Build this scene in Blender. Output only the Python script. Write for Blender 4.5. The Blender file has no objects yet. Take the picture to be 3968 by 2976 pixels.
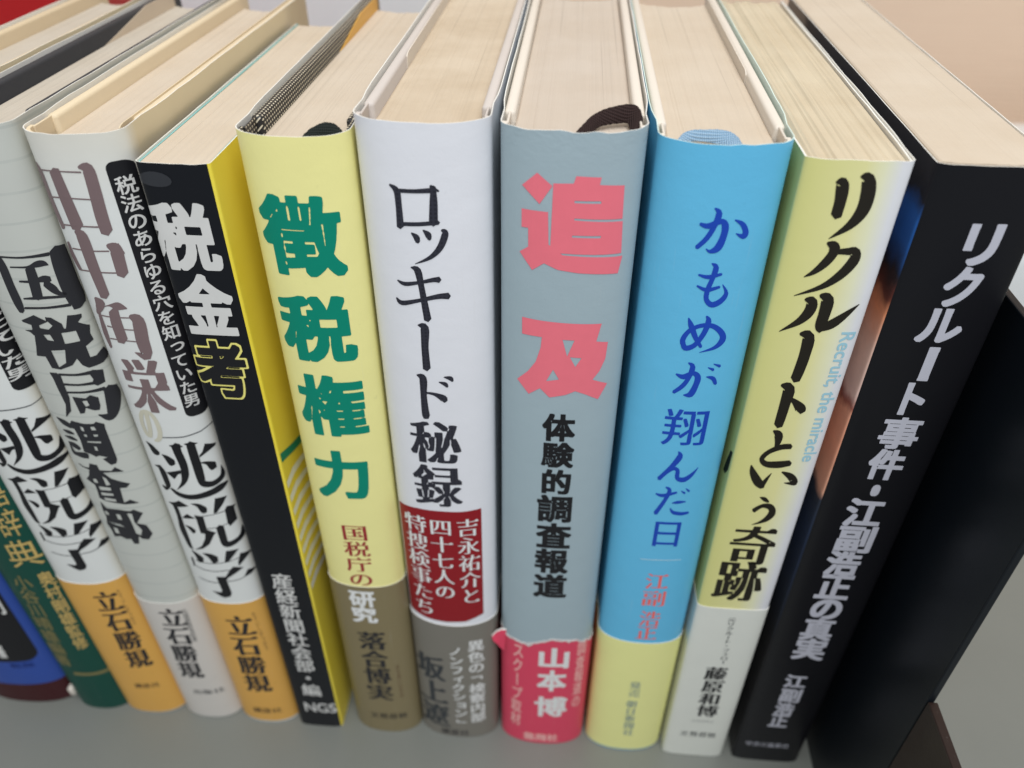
import bpy, bmesh, math, random
from mathutils import Vector, Matrix
random.seed(7)
sc = bpy.context.scene
col = sc.collection

# ------------------------------------------------------------------ camera
cam_data = bpy.data.cameras.new("camera")
cam = bpy.data.objects.new("camera", cam_data)
col.objects.link(cam)
sc.camera = cam
cam_data.sensor_width = 36.0
cam_data.lens = 27.808
cam_data.clip_start = 0.005
cam_data.clip_end = 20.0
_r = ((0.9969, -0.0522, 0.0583), (0.0780, 0.6093, -0.7891), (0.0057, 0.7912, 0.6116))
rm = Matrix(_r)
rm = rm.to_quaternion().to_matrix().to_4x4()
cam.matrix_world = Matrix.Translation((0.0113, -0.1240, 0.2334)) @ rm
cam_data.dof.use_dof = True
cam_data.dof.focus_distance = 0.149
cam_data.dof.aperture_fstop = 13.0

# ------------------------------------------------------------------ light
world = bpy.data.worlds.new("World")
sc.world = world
world.use_nodes = True
bg = world.node_tree.nodes["Background"]
bg.inputs[0].default_value = (0.86, 0.93, 1.0, 1)
bg.inputs[1].default_value = 0.36

def area(name, loc, target, sx, sy, power, colr):
    d = bpy.data.lights.new(name, 'AREA')
    d.shape = 'RECTANGLE'; d.size = sx; d.size_y = sy; d.energy = power; d.color = colr
    o = bpy.data.objects.new(name, d); col.objects.link(o)
    o.location = loc
    o.rotation_euler = (Vector(target) - Vector(loc)).to_track_quat('-Z', 'Y').to_euler()
    return o
area("ceiling_lamp", (0.05, 0.10, 1.15), (0.02, 0.12, 0.1), 0.9, 0.6, 4.8, (1.0, 0.97, 0.92))
area("window_light", (0.10, -0.44, 0.76), (0, 0.0, 0.12), 0.6, 0.5, 5.6, (0.95, 0.97, 1.0))

sc.view_settings.view_transform = 'Standard'
sc.view_settings.look = 'None'
sc.view_settings.exposure = 0.0
sc.view_settings.gamma = 1.0
sc.cycles.use_denoising = True
sc.cycles.max_bounces = 8
sc.cycles.use_adaptive_sampling = False

# ------------------------------------------------------------------ materials
def lin(c):
    c = c / 255.0
    return c / 12.92 if c <= 0.04045 else ((c + 0.055) / 1.055) ** 2.4
def srgb(r, g, b, k=1.0):
    return (min(lin(r) * k, 0.9), min(lin(g) * k, 0.9), min(lin(b) * k, 0.9), 1)

class NB:
    def __init__(s, name, rough=0.5, spec=0.5):
        s.m = bpy.data.materials.new(name); s.m.use_nodes = True
        s.t = s.m.node_tree; s.n = s.t.nodes; s.l = s.t.links
        s.b = s.n["Principled BSDF"]
        s.b.inputs["Roughness"].default_value = rough
        s.b.inputs["Specular IOR Level"].default_value = spec
        s._tc = None
    def new(s, k, **kw):
        n = s.n.new(k)
        for a, v in kw.items(): setattr(n, a, v)
        return n
    def obj(s):
        if not s._tc: s._tc = s.new('ShaderNodeTexCoord')
        return s._tc.outputs['Object']
    def sep(s):
        n = s.new('ShaderNodeSeparateXYZ'); s.l.new(s.obj(), n.inputs[0]); return n.outputs
    def setin(s, sock, v):
        if hasattr(v, 'links'): s.l.new(v, sock)
        else: sock.default_value = v
    def math(s, op, a, b=0.0, clamp=False):
        n = s.new('ShaderNodeMath', operation=op); n.use_clamp = clamp
        s.setin(n.inputs[0], a); s.setin(n.inputs[1], b); return n.outputs[0]
    def noise(s, scale, detail=3, vec=(1, 1, 1), rough=0.55):
        mp = s.new('ShaderNodeMapping'); s.l.new(s.obj(), mp.inputs[0]); mp.inputs['Scale'].default_value = vec
        n = s.new('ShaderNodeTexNoise'); s.l.new(mp.outputs[0], n.inputs['Vector'])
        n.inputs['Scale'].default_value = scale; n.inputs['Detail'].default_value = detail
        n.inputs['Roughness'].default_value = rough
        return n.outputs['Fac']
    def mix(s, f, a, b):
        n = s.new('ShaderNodeMix', data_type='RGBA')
        s.setin(n.inputs[0], f); s.setin(n.inputs[6], a); s.setin(n.inputs[7], b); return n.outputs[2]
    def ramp(s, f, stops, interp='LINEAR'):
        n = s.new('ShaderNodeValToRGB'); s.l.new(f, n.inputs[0]); r = n.color_ramp; r.interpolation = interp
        r.elements[0].position = stops[0][0]; r.elements[0].color = stops[0][1]
        r.elements[1].position = stops[-1][0]; r.elements[1].color = stops[-1][1]
        for p, c in stops[1:-1]:
            e = r.elements.new(p); e.color = c
        return n.outputs[0]
    def color(s, v): s.setin(s.b.inputs['Base Color'], v)
    def bump(s, h, strength, dist):
        n = s.new('ShaderNodeBump'); n.inputs['Strength'].default_value = strength; n.inputs['Distance'].default_value = dist
        s.l.new(h, n.inputs['Height']); s.l.new(n.outputs[0], s.b.inputs['Normal'])
def dark(c, k): return (c[0] * k, c[1] * k, c[2] * k, 1)

def paper(name, c, rough=0.42, var=0.05, fibre=0.0002, spec=0.3, scale=60, crease=0.0):
    m = NB(name, rough, spec)
    f = m.noise(scale, 4)
    f2 = m.noise(900, 2)
    fr = m.math('MULTIPLY', f, 0.8); fr = m.math('ADD', fr, m.math('MULTIPLY', f2, 0.2))
    base = m.mix(m.math('MULTIPLY_ADD', fr, 1.0), dark(c, 1 - var), dark(c, 1 + var * 0.6))
    scuff = m.noise(1.0, 5, (900, 900, 45), 0.7)                 # rubbed streaks and small marks
    sc_ = m.ramp(scuff, [(0.62, (0, 0, 0, 1)), (0.80, (1, 1, 1, 1))])
    spot = m.ramp(m.noise(420, 2), [(0.72, (0, 0, 0, 1)), (0.80, (1, 1, 1, 1))])
    base = m.mix(m.math('MULTIPLY', sc_, 0.16), base, (0.62, 0.60, 0.55, 1))
    base = m.mix(m.math('MULTIPLY', spot, 0.14), base, dark(c, 0.55))
    m.color(base)
    r = m.math('ADD', m.math('MULTIPLY', f, 0.22), rough - 0.13)
    m.setin(m.b.inputs['Roughness'], m.math('ADD', r, m.math('MULTIPLY', sc_, 0.15)))
    g = m.math('ADD', m.math('MULTIPLY', m.noise(2600, 2), 0.12), m.noise(90, 4))
    if crease:                                                   # crumpled paper near the head of the spine
        x, y, z = m.sep()
        k = m.math('MULTIPLY', m.math('DIVIDE', m.math('SUBTRACT', z, 0.1815), 0.006, True), crease * 2.2)
        cr_ = m.math('ABSOLUTE', m.math('SUBTRACT', m.noise(1.0, 2, (330, 330, 420)), 0.5))
        g = m.math('SUBTRACT', g, m.math('MULTIPLY', cr_, k))
        wr = m.math('ABSOLUTE', m.math('SUBTRACT', m.noise(1.0, 1, (60, 60, 22)), 0.5))      # a few long soft dents
        g = m.math('ADD', g, m.math('MULTIPLY', wr, 0.5))
    m.bump(g, 0.55, fibre * 1.6)
    return m.m

def pages(name, c, streak=0.035, dirt=0.0):
    m = NB(name, 0.8, 0.2)
    a = m.noise(1.0, 3, (5200, 9, 9), 0.75)
    b = m.noise(1.0, 4, (420, 10, 10), 0.6)
    g = m.noise(55, 4)
    f = m.math('ADD', m.math('MULTIPLY', a, 0.5), m.math('MULTIPLY', b, 0.5))
    cr = m.ramp(f, [(0.25, dark(c, 1 - streak)), (0.5, c), (0.8, dark(c, 1 + streak * 0.35))])
    gap = m.ramp(m.noise(1.0, 1, (1500, 5, 5)), [(0.24, (0, 0, 0, 1)), (0.29, (1, 1, 1, 1))])   # slightly open leaves
    cr = m.mix(m.math('MULTIPLY', m.math('SUBTRACT', 1.0, gap), 0.5), cr, dark(c, 0.62))
    d = m.ramp(g, [(0.35, (0.78 - dirt, 0.70 - dirt, 0.60 - dirt, 1)), (0.62, (1, 1, 1, 1))])
    mm = m.new('ShaderNodeMix', data_type='RGBA', blend_type='MULTIPLY')
    mm.inputs[0].default_value = 0.25 + dirt
    m.l.new(cr, mm.inputs[6]); m.l.new(d, mm.inputs[7])
    m.color(mm.outputs[2])
    h = m.math('ADD', m.math('MULTIPLY', a, 0.6), m.math('MULTIPLY', b, 1.0))
    m.bump(h, 0.25, 0.00015)
    return m.m

def flat(name, c, rough=0.45, var=0.05, weave=0):
    m = NB(name, rough, 0.25)
    f = m.noise(300, 3)
    a, b = dark(c, 1 - var), dark(c, 1 + var)
    if weave:
        x, y, z = m.sep()
        w1 = m.math('SINE', m.math('MULTIPLY', x, 2 * math.pi / 0.0008))
        w2 = m.math('SINE', m.math('MULTIPLY', z, 2 * math.pi / 0.0008))
        f = m.math('MULTIPLY_ADD', m.math('MAXIMUM', w1, w2), 0.5); f.node.inputs[2].default_value = 0.5
        a, b = dark(c, 0.85), dark(c, 1.7)
    m.color(m.mix(f, a, b))
    return m.m

INK = {
 'green': flat('green_ink', srgb(0, 122, 100, 1.25)), 'darkred': flat('dark_red_ink', srgb(140, 40, 45, 1.3)),
 'white': flat('white_ink', (0.80, 0.80, 0.78, 1)), 'ink': flat('black_ink', (0.022, 0.022, 0.026, 1), weave=0),
 'inkw': flat('woven_black_ink', (0.020, 0.020, 0.028, 1), weave=1),
 'brownink': flat('brown_ink', (0.16, 0.09, 0.05, 1)), 'dark': flat('dark_grey_ink', (0.04, 0.045, 0.05, 1)),
 'black': flat('jet_ink', (0.012, 0.012, 0.014, 1)), 'pink': flat('pink_ink', srgb(222, 110, 122, 1.2)),
 'palepink': flat('pale_pink_ink', srgb(235, 170, 165, 1.2)), 'blueink': flat('blue_ink', srgb(26, 66, 165, 1.2)),
 'coral': flat('coral_ink', srgb(226, 100, 92, 1.25)), 'greyblue': flat('grey_blue_ink', srgb(110, 130, 135, 1.3)),
 'palerule': flat('pale_rule_ink', srgb(160, 195, 205, 1.3)), 'inkbrown': flat('warm_black_ink', (0.018, 0.015, 0.010, 1)),
 'greyprint': flat('grey_ink', (0.3, 0.3, 0.3, 1)), 'greywhite': flat('grey_white_ink', (0.52, 0.52, 0.58, 1)),
 'offwhite': flat('off_white_ink', (0.68, 0.67, 0.64, 1)), 'paleyellow': flat('pale_yellow_ink', srgb(222, 212, 120, 1.2)),
 'taupe': flat('taupe_ink', srgb(116, 98, 98, 1.15)), 'beigeprint': flat('beige_ink', srgb(182, 178, 160, 1.3)),
 'charcoal': flat('charcoal_ink', (0.028, 0.028, 0.032, 1)), 'gold': flat('gold_ink', srgb(176, 150, 90, 1.3), 0.35),
 'golddim': flat('dull_gold_ink', srgb(112, 104, 66, 1.3), 0.35), 'navy': flat('navy_ink', srgb(20, 35, 95, 1.2)),
 'redink': flat('red_ink', srgb(170, 30, 35, 1.2)), 'paleblue': flat('pale_blue_ink', srgb(140, 178, 190, 1.35)),
 'spineblack': flat('spine_black_ink', (0.012, 0.012, 0.014, 1)),
 'yellowprint': flat('yellow_ink', srgb(225, 205, 60, 1.2)), 'stripewhite': flat('stripe_white_ink', (0.88, 0.88, 0.80, 1)), 'smudge': flat('smudge_film', (0.035, 0.037, 0.042, 1), 0.2),
 'deepred': flat('deep_red_ink', srgb(132, 22, 30, 1.25), weave=0),
}

# ------------------------------------------------------------------ object helpers
def link(name, me, parent=None, mats=()):
    o = bpy.data.objects.new(name, me)
    col.objects.link(o)
    for m in mats: me.materials.append(m)
    if parent: o.parent = parent
    return o
def thing(name, label, cat, loc, group=None):
    o = bpy.data.objects.new(name, None); col.objects.link(o)
    o.empty_display_size = 0.02; o.location = loc
    o['label'] = label; o['category'] = cat
    if group: o['group'] = group
    return o
def mesh(name, vs, fs, mi=None, smooth=None):
    me = bpy.data.meshes.new(name); me.from_pydata(vs, [], fs)
    if mi: me.polygons.foreach_set('material_index', mi)
    if smooth is not None: me.polygons.foreach_set('use_smooth', smooth)
    me.update(); return me

def box_bm(x0, x1, y0, y1, z0, z1, bev=0.0, seg=2):
    bm = bmesh.new()
    v = [bm.verts.new(p) for p in [(x0,y0,z0),(x1,y0,z0),(x1,y1,z0),(x0,y1,z0),(x0,y0,z1),(x1,y0,z1),(x1,y1,z1),(x0,y1,z1)]]
    for f in [(3,2,1,0),(4,5,6,7),(0,1,5,4),(1,2,6,5),(2,3,7,6),(3,0,4,7)]: bm.faces.new([v[i] for i in f])
    if bev: bmesh.ops.bevel(bm, geom=bm.edges[:], offset=bev, segments=seg, affect='EDGES', profile=0.5)
    return bm
def bm_obj(name, bm, parent=None, mats=(), smooth=False):
    me = bpy.data.meshes.new(name); bm.to_mesh(me); bm.free()
    if smooth: me.polygons.foreach_set('use_smooth', [True] * len(me.polygons))
    return link(name, me, parent, mats)

# ------------------------------------------------------------------ glyphs
_gc = {}
def raw_glyph(c):
    cu = bpy.data.curves.new('glyph', 'FONT'); cu.body = c; cu.resolution_u = 4; cu.size = 1.0
    o = bpy.data.objects.new('glyph', cu); col.objects.link(o)
    dg = bpy.context.evaluated_depsgraph_get()
    me = bpy.data.meshes.new_from_object(o.evaluated_get(dg))
    bpy.data.objects.remove(o); bpy.data.curves.remove(cu)
    bm = bmesh.new(); bm.from_mesh(me); bpy.data.meshes.remove(me)
    bmesh.ops.remove_doubles(bm, verts=bm.verts[:], dist=1e-5)
    return bm
import numpy as np
NPX = 190                      # raster cells per em used while re-weighting a character
def restyle(bm, dx, dy, gap=0.011):
    """thicken / thin the strokes on a fine raster and trace the result again, so outlines never overlap"""
    pad = 14; xs = [v.co.x for v in bm.verts]; ys = [v.co.y for v in bm.verts]
    x0, y0 = min(xs) - pad / NPX, min(ys) - pad / NPX
    W = int((max(xs) - x0) * NPX) + pad + 2; H = int((max(ys) - y0) * NPX) + pad + 2
    g = np.zeros((H, W), bool)
    for f in bm.faces:
        P = [((v.co.x - x0) * NPX, (v.co.y - y0) * NPX) for v in f.verts]
        for k in range(1, len(P) - 1):
            (ax, ay), (bx_, by_), (cx, cy) = P[0], P[k], P[k + 1]
            i0, i1 = int(min(ax, bx_, cx)), int(max(ax, bx_, cx)) + 2
            j0, j1 = int(min(ay, by_, cy)), int(max(ay, by_, cy)) + 2
            X, Y = np.meshgrid(np.arange(i0, i1), np.arange(j0, j1))
            d1 = (bx_ - ax) * (Y - ay) - (by_ - ay) * (X - ax)
            d2 = (cx - bx_) * (Y - by_) - (cy - by_) * (X - bx_)
            d3 = (ax - cx) * (Y - cy) - (ay - cy) * (X - cx)
            e = 1e-6
            g[j0:j1, i0:i1] |= ((d1 >= -e) & (d2 >= -e) & (d3 >= -e)) | ((d1 <= e) & (d2 <= e) & (d3 <= e))
    def sh(a, i, j, fill):
        r = np.full_like(a, fill); h, w = a.shape
        r[max(j, 0):h + min(j, 0), max(i, 0):w + min(i, 0)] = a[max(-j, 0):h + min(-j, 0), max(-i, 0):w + min(-i, 0)]
        return r
    if dy < 0:
        k = int(round(-dy * NPX)); e = g.copy()
        for j in range(1, k + 1): e &= sh(g, 0, j, False) & sh(g, 0, -j, False)
        g = e
    rx = max(dx, 0.001) * NPX; ry = max(dy, 0.001) * NPX
    R = int(math.ceil(max(rx, ry))) + 3
    d = np.where(g, 0.0, 9.0)
    ax_ = max(rx, 0.7); ay_ = max(ry, 0.7)
    for j in range(-min(R, int(ry * 1.6) + 2), min(R, int(ry * 1.6) + 2) + 1):
        for i in range(-R, R + 1):
            m = (abs(i / ax_) ** 5 + abs(j / ay_) ** 5) ** 0.2
            if 0 < m < 1.7: d = np.minimum(d, np.where(sh(g, i, j, False), m, 9.0))
    d = np.minimum(d, 1.7)
    # keep counters open: stay away from the ridge between neighbouring strokes
    ridge = d.copy(); rr_ = int(ax_ * 0.9) + 1
    for i in range(-rr_, rr_ + 1): ridge = np.maximum(ridge, sh(d, i, 0, 0.0))
    r2 = ridge.copy(); rj = int(ay_ * 0.9) + 1
    for j in range(-rj, rj + 1): r2 = np.maximum(r2, sh(ridge, 0, j, 0.0))
    ridge = r2
    gx = gap * NPX / ax_
    out = (d < 1.0) & (d < ridge - gx)
    out |= g
    a = out.astype(float)
    for _ in range(2):
        a = (a + sh(a, 1, 0, 0.0) + sh(a, -1, 0, 0.0)) / 3; a = (a + sh(a, 0, 1, 0.0) + sh(a, 0, -1, 0.0)) / 3
    # marching squares
    seg = {}
    L_ = 0.45
    b_ = a > L_
    cells = np.argwhere((b_[:-1, :-1] != b_[1:, :-1]) | (b_[:-1, :-1] != b_[:-1, 1:]) | (b_[:-1, :-1] != b_[1:, 1:]) | (b_[1:, :-1] != b_[:-1, 1:]))
    def P_(j, i, e):
        if e == 0: t = (L_ - a[j, i]) / (a[j, i + 1] - a[j, i]); return (i + t, j)
        if e == 1: t = (L_ - a[j, i + 1]) / (a[j + 1, i + 1] - a[j, i + 1]); return (i + 1, j + t)
        if e == 2: t = (L_ - a[j + 1, i]) / (a[j + 1, i + 1] - a[j + 1, i]); return (i + t, j + 1)
        t = (L_ - a[j, i]) / (a[j + 1, i] - a[j, i]); return (i, j + t)
    key = lambda j, i, e: ((j, i, 'h') if e == 0 else (j + 1, i, 'h') if e == 2 else (j, i + 1, 'v') if e == 1 else (j, i, 'v'))
    TB = {1: [(3, 0)], 2: [(0, 1)], 3: [(3, 1)], 4: [(1, 2)], 5: [(3, 2), (1, 0)], 6: [(0, 2)], 7: [(3, 2)], 8: [(2, 3)], 9: [(2, 0)], 10: [(0, 3), (2, 1)], 11: [(2, 1)], 12: [(1, 3)], 13: [(1, 0)], 14: [(0, 3)]}
    nxt = {}; pos = {}
    for j, i in cells:
        c = int(b_[j, i]) + 2 * int(b_[j, i + 1]) + 4 * int(b_[j + 1, i + 1]) + 8 * int(b_[j + 1, i])
        for e0, e1 in TB.get(c, []):
            k0, k1 = key(j, i, e0), key(j, i, e1)
            nxt[k0] = k1; pos[k0] = P_(j, i, e0); pos[k1] = P_(j, i, e1)
    loops = []
    def simp(p, eps):
        if len(p) < 3: return p
        A, B = p[0], p[-1]; L2 = math.hypot(B[0] - A[0], B[1] - A[1]) or 1e-9
        best, bi = 0, 0
        for k in range(1, len(p) - 1):
            dd = abs((B[0] - A[0]) * (A[1] - p[k][1]) - (A[0] - p[k][0]) * (B[1] - A[1])) / L2 if L2 > 1e-6 else math.hypot(p[k][0] - A[0], p[k][1] - A[1])
            if dd > best: best, bi = dd, k
        if best < eps: return [A, B]
        return simp(p[:bi + 1], eps)[:-1] + simp(p[bi:], eps)
    while nxt:
        k0 = next(iter(nxt)); k = k0; lp = []
        while k in nxt:
            lp.append(pos[k]); k = nxt.pop(k)
        if len(lp) < 8: continue
        h = len(lp) // 2
        q = simp(lp[:h + 1], 0.28)[:-1] + simp(lp[h:] + [lp[0]], 0.28)[:-1]
        if len(q) >= 3: loops.append([(x0 + x / NPX, y0 + y / NPX) for x, y in q])
    return loops
def serifs(bm, size):
    """small triangles on the right end of horizontal strokes, as in a ming typeface"""
    add = []
    for e in bm.edges:
        if len(e.link_faces) != 1: continue
        a, b = e.verts[0].co, e.verts[1].co
        if a.y > b.y: a, b = b, a
        h = b.y - a.y
        if not (0.02 < h < 0.095 and abs(a.x - b.x) < 0.02): continue
        f = e.link_faces[0]
        if f.calc_center_median().x > (a.x + b.x) / 2 - 1e-4: continue
        ok = 0
        for v in e.verts:
            for e2 in v.link_edges:
                if e2 is e or len(e2.link_faces) != 1: continue
                o = e2.other_vert(v).co
                if o.x < v.co.x - 0.06 and abs(o.y - v.co.y) < 0.03: ok += 1
        if ok == 2: add.append((b.x, b.y, a.y))
    for x, yt, yb in add:
        s = size
        v = [bm.verts.new(p) for p in [(x + 0.01, yb, 0), (x + 0.005, yt + s * 0.25, 0), (x - s * 0.55, yt + s * 0.75, 0), (x - s * 1.5, yt, 0), (x - s * 1.2, yb, 0)]]
        bm.faces.new(v)
ROT = set('ー「」（）〜')
SMALL = set('っッゃゅょャュョァィゥェォ')
STY = {'G': (0.040, 0.034, 0), 'H': (0.046, 0.036, 0), 'M': (0.026, -0.016, 0.085), 'T': (0.0, 0.0, 0), 'K': (0.014, -0.002, 0.0),
       'W': (0.046, -0.004, 0.08), 'X': (0.068, -0.018, 0.12), 'R': (0.018, 0.014, 0), 'O': (0.062, 0.062, 0), 'P': (0.036, 0.036, 0), 'B': (0.030, 0.026, 0)}
def glyph(c, sty):
    key = (c, sty)
    if key in _gc: return _gc[key]
    bm = raw_glyph(c)
    if not bm.verts:
        _gc[key] = ([], [], (0, 0, 1, 1)); bm.free(); return _gc[key]
    if c in ROT:
        for v in bm.verts: v.co = Vector((v.co.y + 0.12, 0.88 - v.co.x, 0))
        if c in '「」':
            pass
    dx, dy, sf = STY[sty]
    if 0 and len(bm.verts) > 200 and dx > 0.02: k_ = max(0.55, 1 - (len(bm.verts) - 200) / 500); dx *= k_; dy *= k_ if dy > 0 else 1   # dense characters keep their counters
    if sf and c not in ROT: serifs(bm, sf)
    if dx or dy:
        vs, fs = poly_tri(restyle(bm, dx, dy))
        xs = [p[0] for p in vs]; ys = [p[1] for p in vs]; bm.free()
        _gc[key] = (vs, fs, (min(xs), min(ys), max(xs), max(ys)))
        return _gc[key]
    for v in bm.verts: v.co.z = 0
    bm.verts.index_update()
    vs = [(v.co.x, v.co.y) for v in bm.verts]
    fs = [[v.index for v in f.verts] for f in bm.faces]
    xs = [p[0] for p in vs]; ys = [p[1] for p in vs]
    bm.free()
    _gc[key] = (vs, fs, (min(xs), min(ys), max(xs), max(ys)))
    return _gc[key]

def poly_tri(loops):
    cu = bpy.data.curves.new('outline', 'CURVE'); cu.dimensions = '2D'; cu.fill_mode = 'BOTH'
    for lp in loops:
        s = cu.splines.new('POLY'); s.points.add(len(lp) - 1)
        for p, q in zip(s.points, lp): p.co = (q[0], q[1], 0, 1)
        s.use_cyclic_u = True
    o = bpy.data.objects.new('outline', cu); col.objects.link(o)
    me = bpy.data.meshes.new_from_object(o.evaluated_get(bpy.context.evaluated_depsgraph_get()))
    bpy.data.objects.remove(o); bpy.data.curves.remove(cu)
    vs = [(v.co.x, v.co.y) for v in me.vertices]; fs = [list(p.vertices) for p in me.polygons]
    bpy.data.meshes.remove(me)
    return vs, fs

class Flat2D:
    """collects 2-D print (book-local millimetres) and lays it on a spine"""
    def __init__(s): s.v = []; s.f = []; s.h = []
    def add(s, vs, fs, lift=0.0):
        k = len(s.v); s.v += vs; s.h += [lift] * len(vs); s.f += [[i + k for i in f] for f in fs]
    def glyph_box(s, c, sty, xt, zt, xb, zb, w):
        vs, fs, (x0, y0, x1, y1) = glyph(c, sty)
        if not vs: return
        out = []
        for x, y in vs:
            t = (y1 - y) / (y1 - y0); u = (x - x0) / (x1 - x0) - 0.5
            out.append((xt + (xb - xt) * t + u * w, zt + (zb - zt) * t))
        s.add(out, fs)
    def column(s, text, sty, xt, zt, xb, zb, w):
        n = len(text); cell = (zt - zb) / n
        for i, c in enumerate(text):
            vs, fs, bb = glyph(c, sty)
            if not vs: continue
            sx = w / 0.95; sy = cell * 0.98 / 0.95
            f0 = (i + 0.5) / n
            cx = xt + (xb - xt) * f0; cz = zt - cell * (i + 0.5)
            ox, oy = 0.5, 0.38
            if c in SMALL: ox -= 0.10; oy -= 0.10
            if c in ROT: ox, oy = (bb[0] + bb[2]) / 2, (bb[1] + bb[3]) / 2
            if c == '・': ox, oy = (bb[0] + bb[2]) / 2, (bb[1] + bb[3]) / 2
            s.add([(cx + (x - ox) * sx, cz + (y - oy) * sy) for x, y in vs], fs)
    def row(s, text, sty, xc, zt, zb, w):
        n = len(text); cell = w / n; h = zt - zb
        ncjk = sum(ord(c) > 255 for c in text)
        if ncjk == 0:
            vs, fs, bb = glyph_line(text, sty)
            s.add([(xc + ((x - bb[0]) / (bb[2] - bb[0]) - 0.5) * w, zb + (y - bb[1]) / (bb[3] - bb[1]) * h) for x, y in vs], fs); return
        for i, c in enumerate(text):
            vs, fs, bb = glyph(c, sty)
            if not vs: continue
            cx = xc - w / 2 + cell * (i + 0.5); e = min(cell * 0.95, 99) ; hh = h / 0.95
            s.add([(cx + (x - 0.5) * e, (zt + zb) / 2 + (y - 0.38) * hh) for x, y in vs], fs)
def glyph_line(text, sty):
    bm = raw_glyph(text); dx, dy, _ = STY[sty]
    if dx or dy:
        vs, fs = poly_tri(restyle(bm, dx, dy)); bm.free()
        xs = [p[0] for p in vs]; ys = [p[1] for p in vs]; return vs, fs, (min(xs), min(ys), max(xs), max(ys))
    bm.verts.index_update()
    vs = [(v.co.x, v.co.y) for v in bm.verts]; fs = [[v.index for v in f.verts] for f in bm.faces]
    xs = [p[0] for p in vs]; ys = [p[1] for p in vs]; bm.free()
    return vs, fs, (min(xs), min(ys), max(xs), max(ys))

# ------------------------------------------------------------------ book outline
class Outline:
    """plan of a book's outside: sides and rounded spine, in book-local metres"""
    def __init__(s, w, depth, bulge, a, q, groove=0.0, n=34, flare=0.0):
        s.w = w; s.bulge = bulge
        pts = []
        ys = [depth + (bulge + 0.0008 - depth) * (k / 14.0) ** 0.6 for k in range(15)]
        def g(y):
            t = max(0.0, min(1.0, (y - bulge - 0.001) / 0.012)); t = t * t * (3 - 2 * t)
            return groove * math.exp(-((y - bulge - 0.0065) / 0.0028) ** 2) - flare * t
        for y in ys: pts.append((-w / 2 + g(y), y))
        for k in range(n + 1):
            u = math.sin((k / n - 0.5) * math.pi)
            au = abs(u)
            y = bulge * (1 - (1 - min(au, 1) ** a) ** q)
            pts.append((u * w / 2, y))
        s.i0, s.i1 = 15, 15 + n
        for y in reversed(ys): pts.append((w / 2 - g(y), y))
        s.p = pts
        s.nrm = []
        for i, p in enumerate(pts):
            a_ = pts[max(i - 1, 0)]; b_ = pts[min(i + 1, len(pts) - 1)]
            t = Vector((b_[0] - a_[0], b_[1] - a_[1])).normalized()
            s.nrm.append((t.y, -t.x))
    def off(s, d):
        return [(p[0] + n[0] * d, p[1] + n[1] * d) for p, n in zip(s.p, s.nrm)]
    def spine_map(s, d):
        """polyline of the spine part offset outwards by d, for laying print"""
        q = s.off(d)[s.i0:s.i1 + 1]
        return q

def shell(name, ol, d_out, thick, z0, z1, parent, mats, top=None, bottom=None, i0=0, i1=None, nz=10, puff=None, rim=1):
    """thin sheet folded round the outline; rim faces use material slot 1"""
    i1 = len(ol.p) - 1 if i1 is None else i1
    A = ol.off(d_out)[i0:i1 + 1]; B = ol.off(d_out - thick)[i0:i1 + 1]
    n = len(A); vs = []; fs = []; mi = []; sm = []
    tz = [z1 + (top(A[i], i + i0) if top else 0) for i in range(n)]
    bz = [z0 + (bottom(A[i], i + i0) if bottom else 0) for i in range(n)]
    def grid(P, flip, m):
        k = len(vs)
        for j in range(nz + 1):
            for i in range(n):
                t = j / nz
                x, y = P[i]
                z = bz[i] + (tz[i] - bz[i]) * t
                if puff:
                    dxn = puff(x, y, z); nn = ol.nrm[i + i0]; x += nn[0] * dxn; y += nn[1] * dxn
                vs.append((x, y, z))
        for j in range(nz):
            for i in range(n - 1):
                a = k + j * n + i; q = [a, a + 1, a + 1 + n, a + n]
                fs.append(q[::-1] if flip else q); mi.append(m); sm.append(True)
        return k
    ka = grid(A, False, 0); kb = grid(B, True, rim)
    def dupv(i): vs.append(vs[i]); return len(vs) - 1
    for lvl, fl in ((nz, False), (0, True)):
        oa = [dupv(ka + lvl * n + i) for i in range(n)]; ob = [dupv(kb + lvl * n + i) for i in range(n)]
        for i in range(n - 1):
            q = [oa[i], oa[i + 1], ob[i + 1], ob[i]]; fs.append(q[::-1] if fl else q); mi.append(rim); sm.append(False)
    for i, fl in ((0, False), (n - 1, True)):
        for j in range(nz):
            q = [ka + j * n + i, ka + (j + 1) * n + i, kb + (j + 1) * n + i, kb + j * n + i]
            fs.append(q[::-1] if fl else q); mi.append(rim); sm.append(False)
    return link(name, mesh(name, vs, fs, mi, sm), parent, mats)

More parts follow.
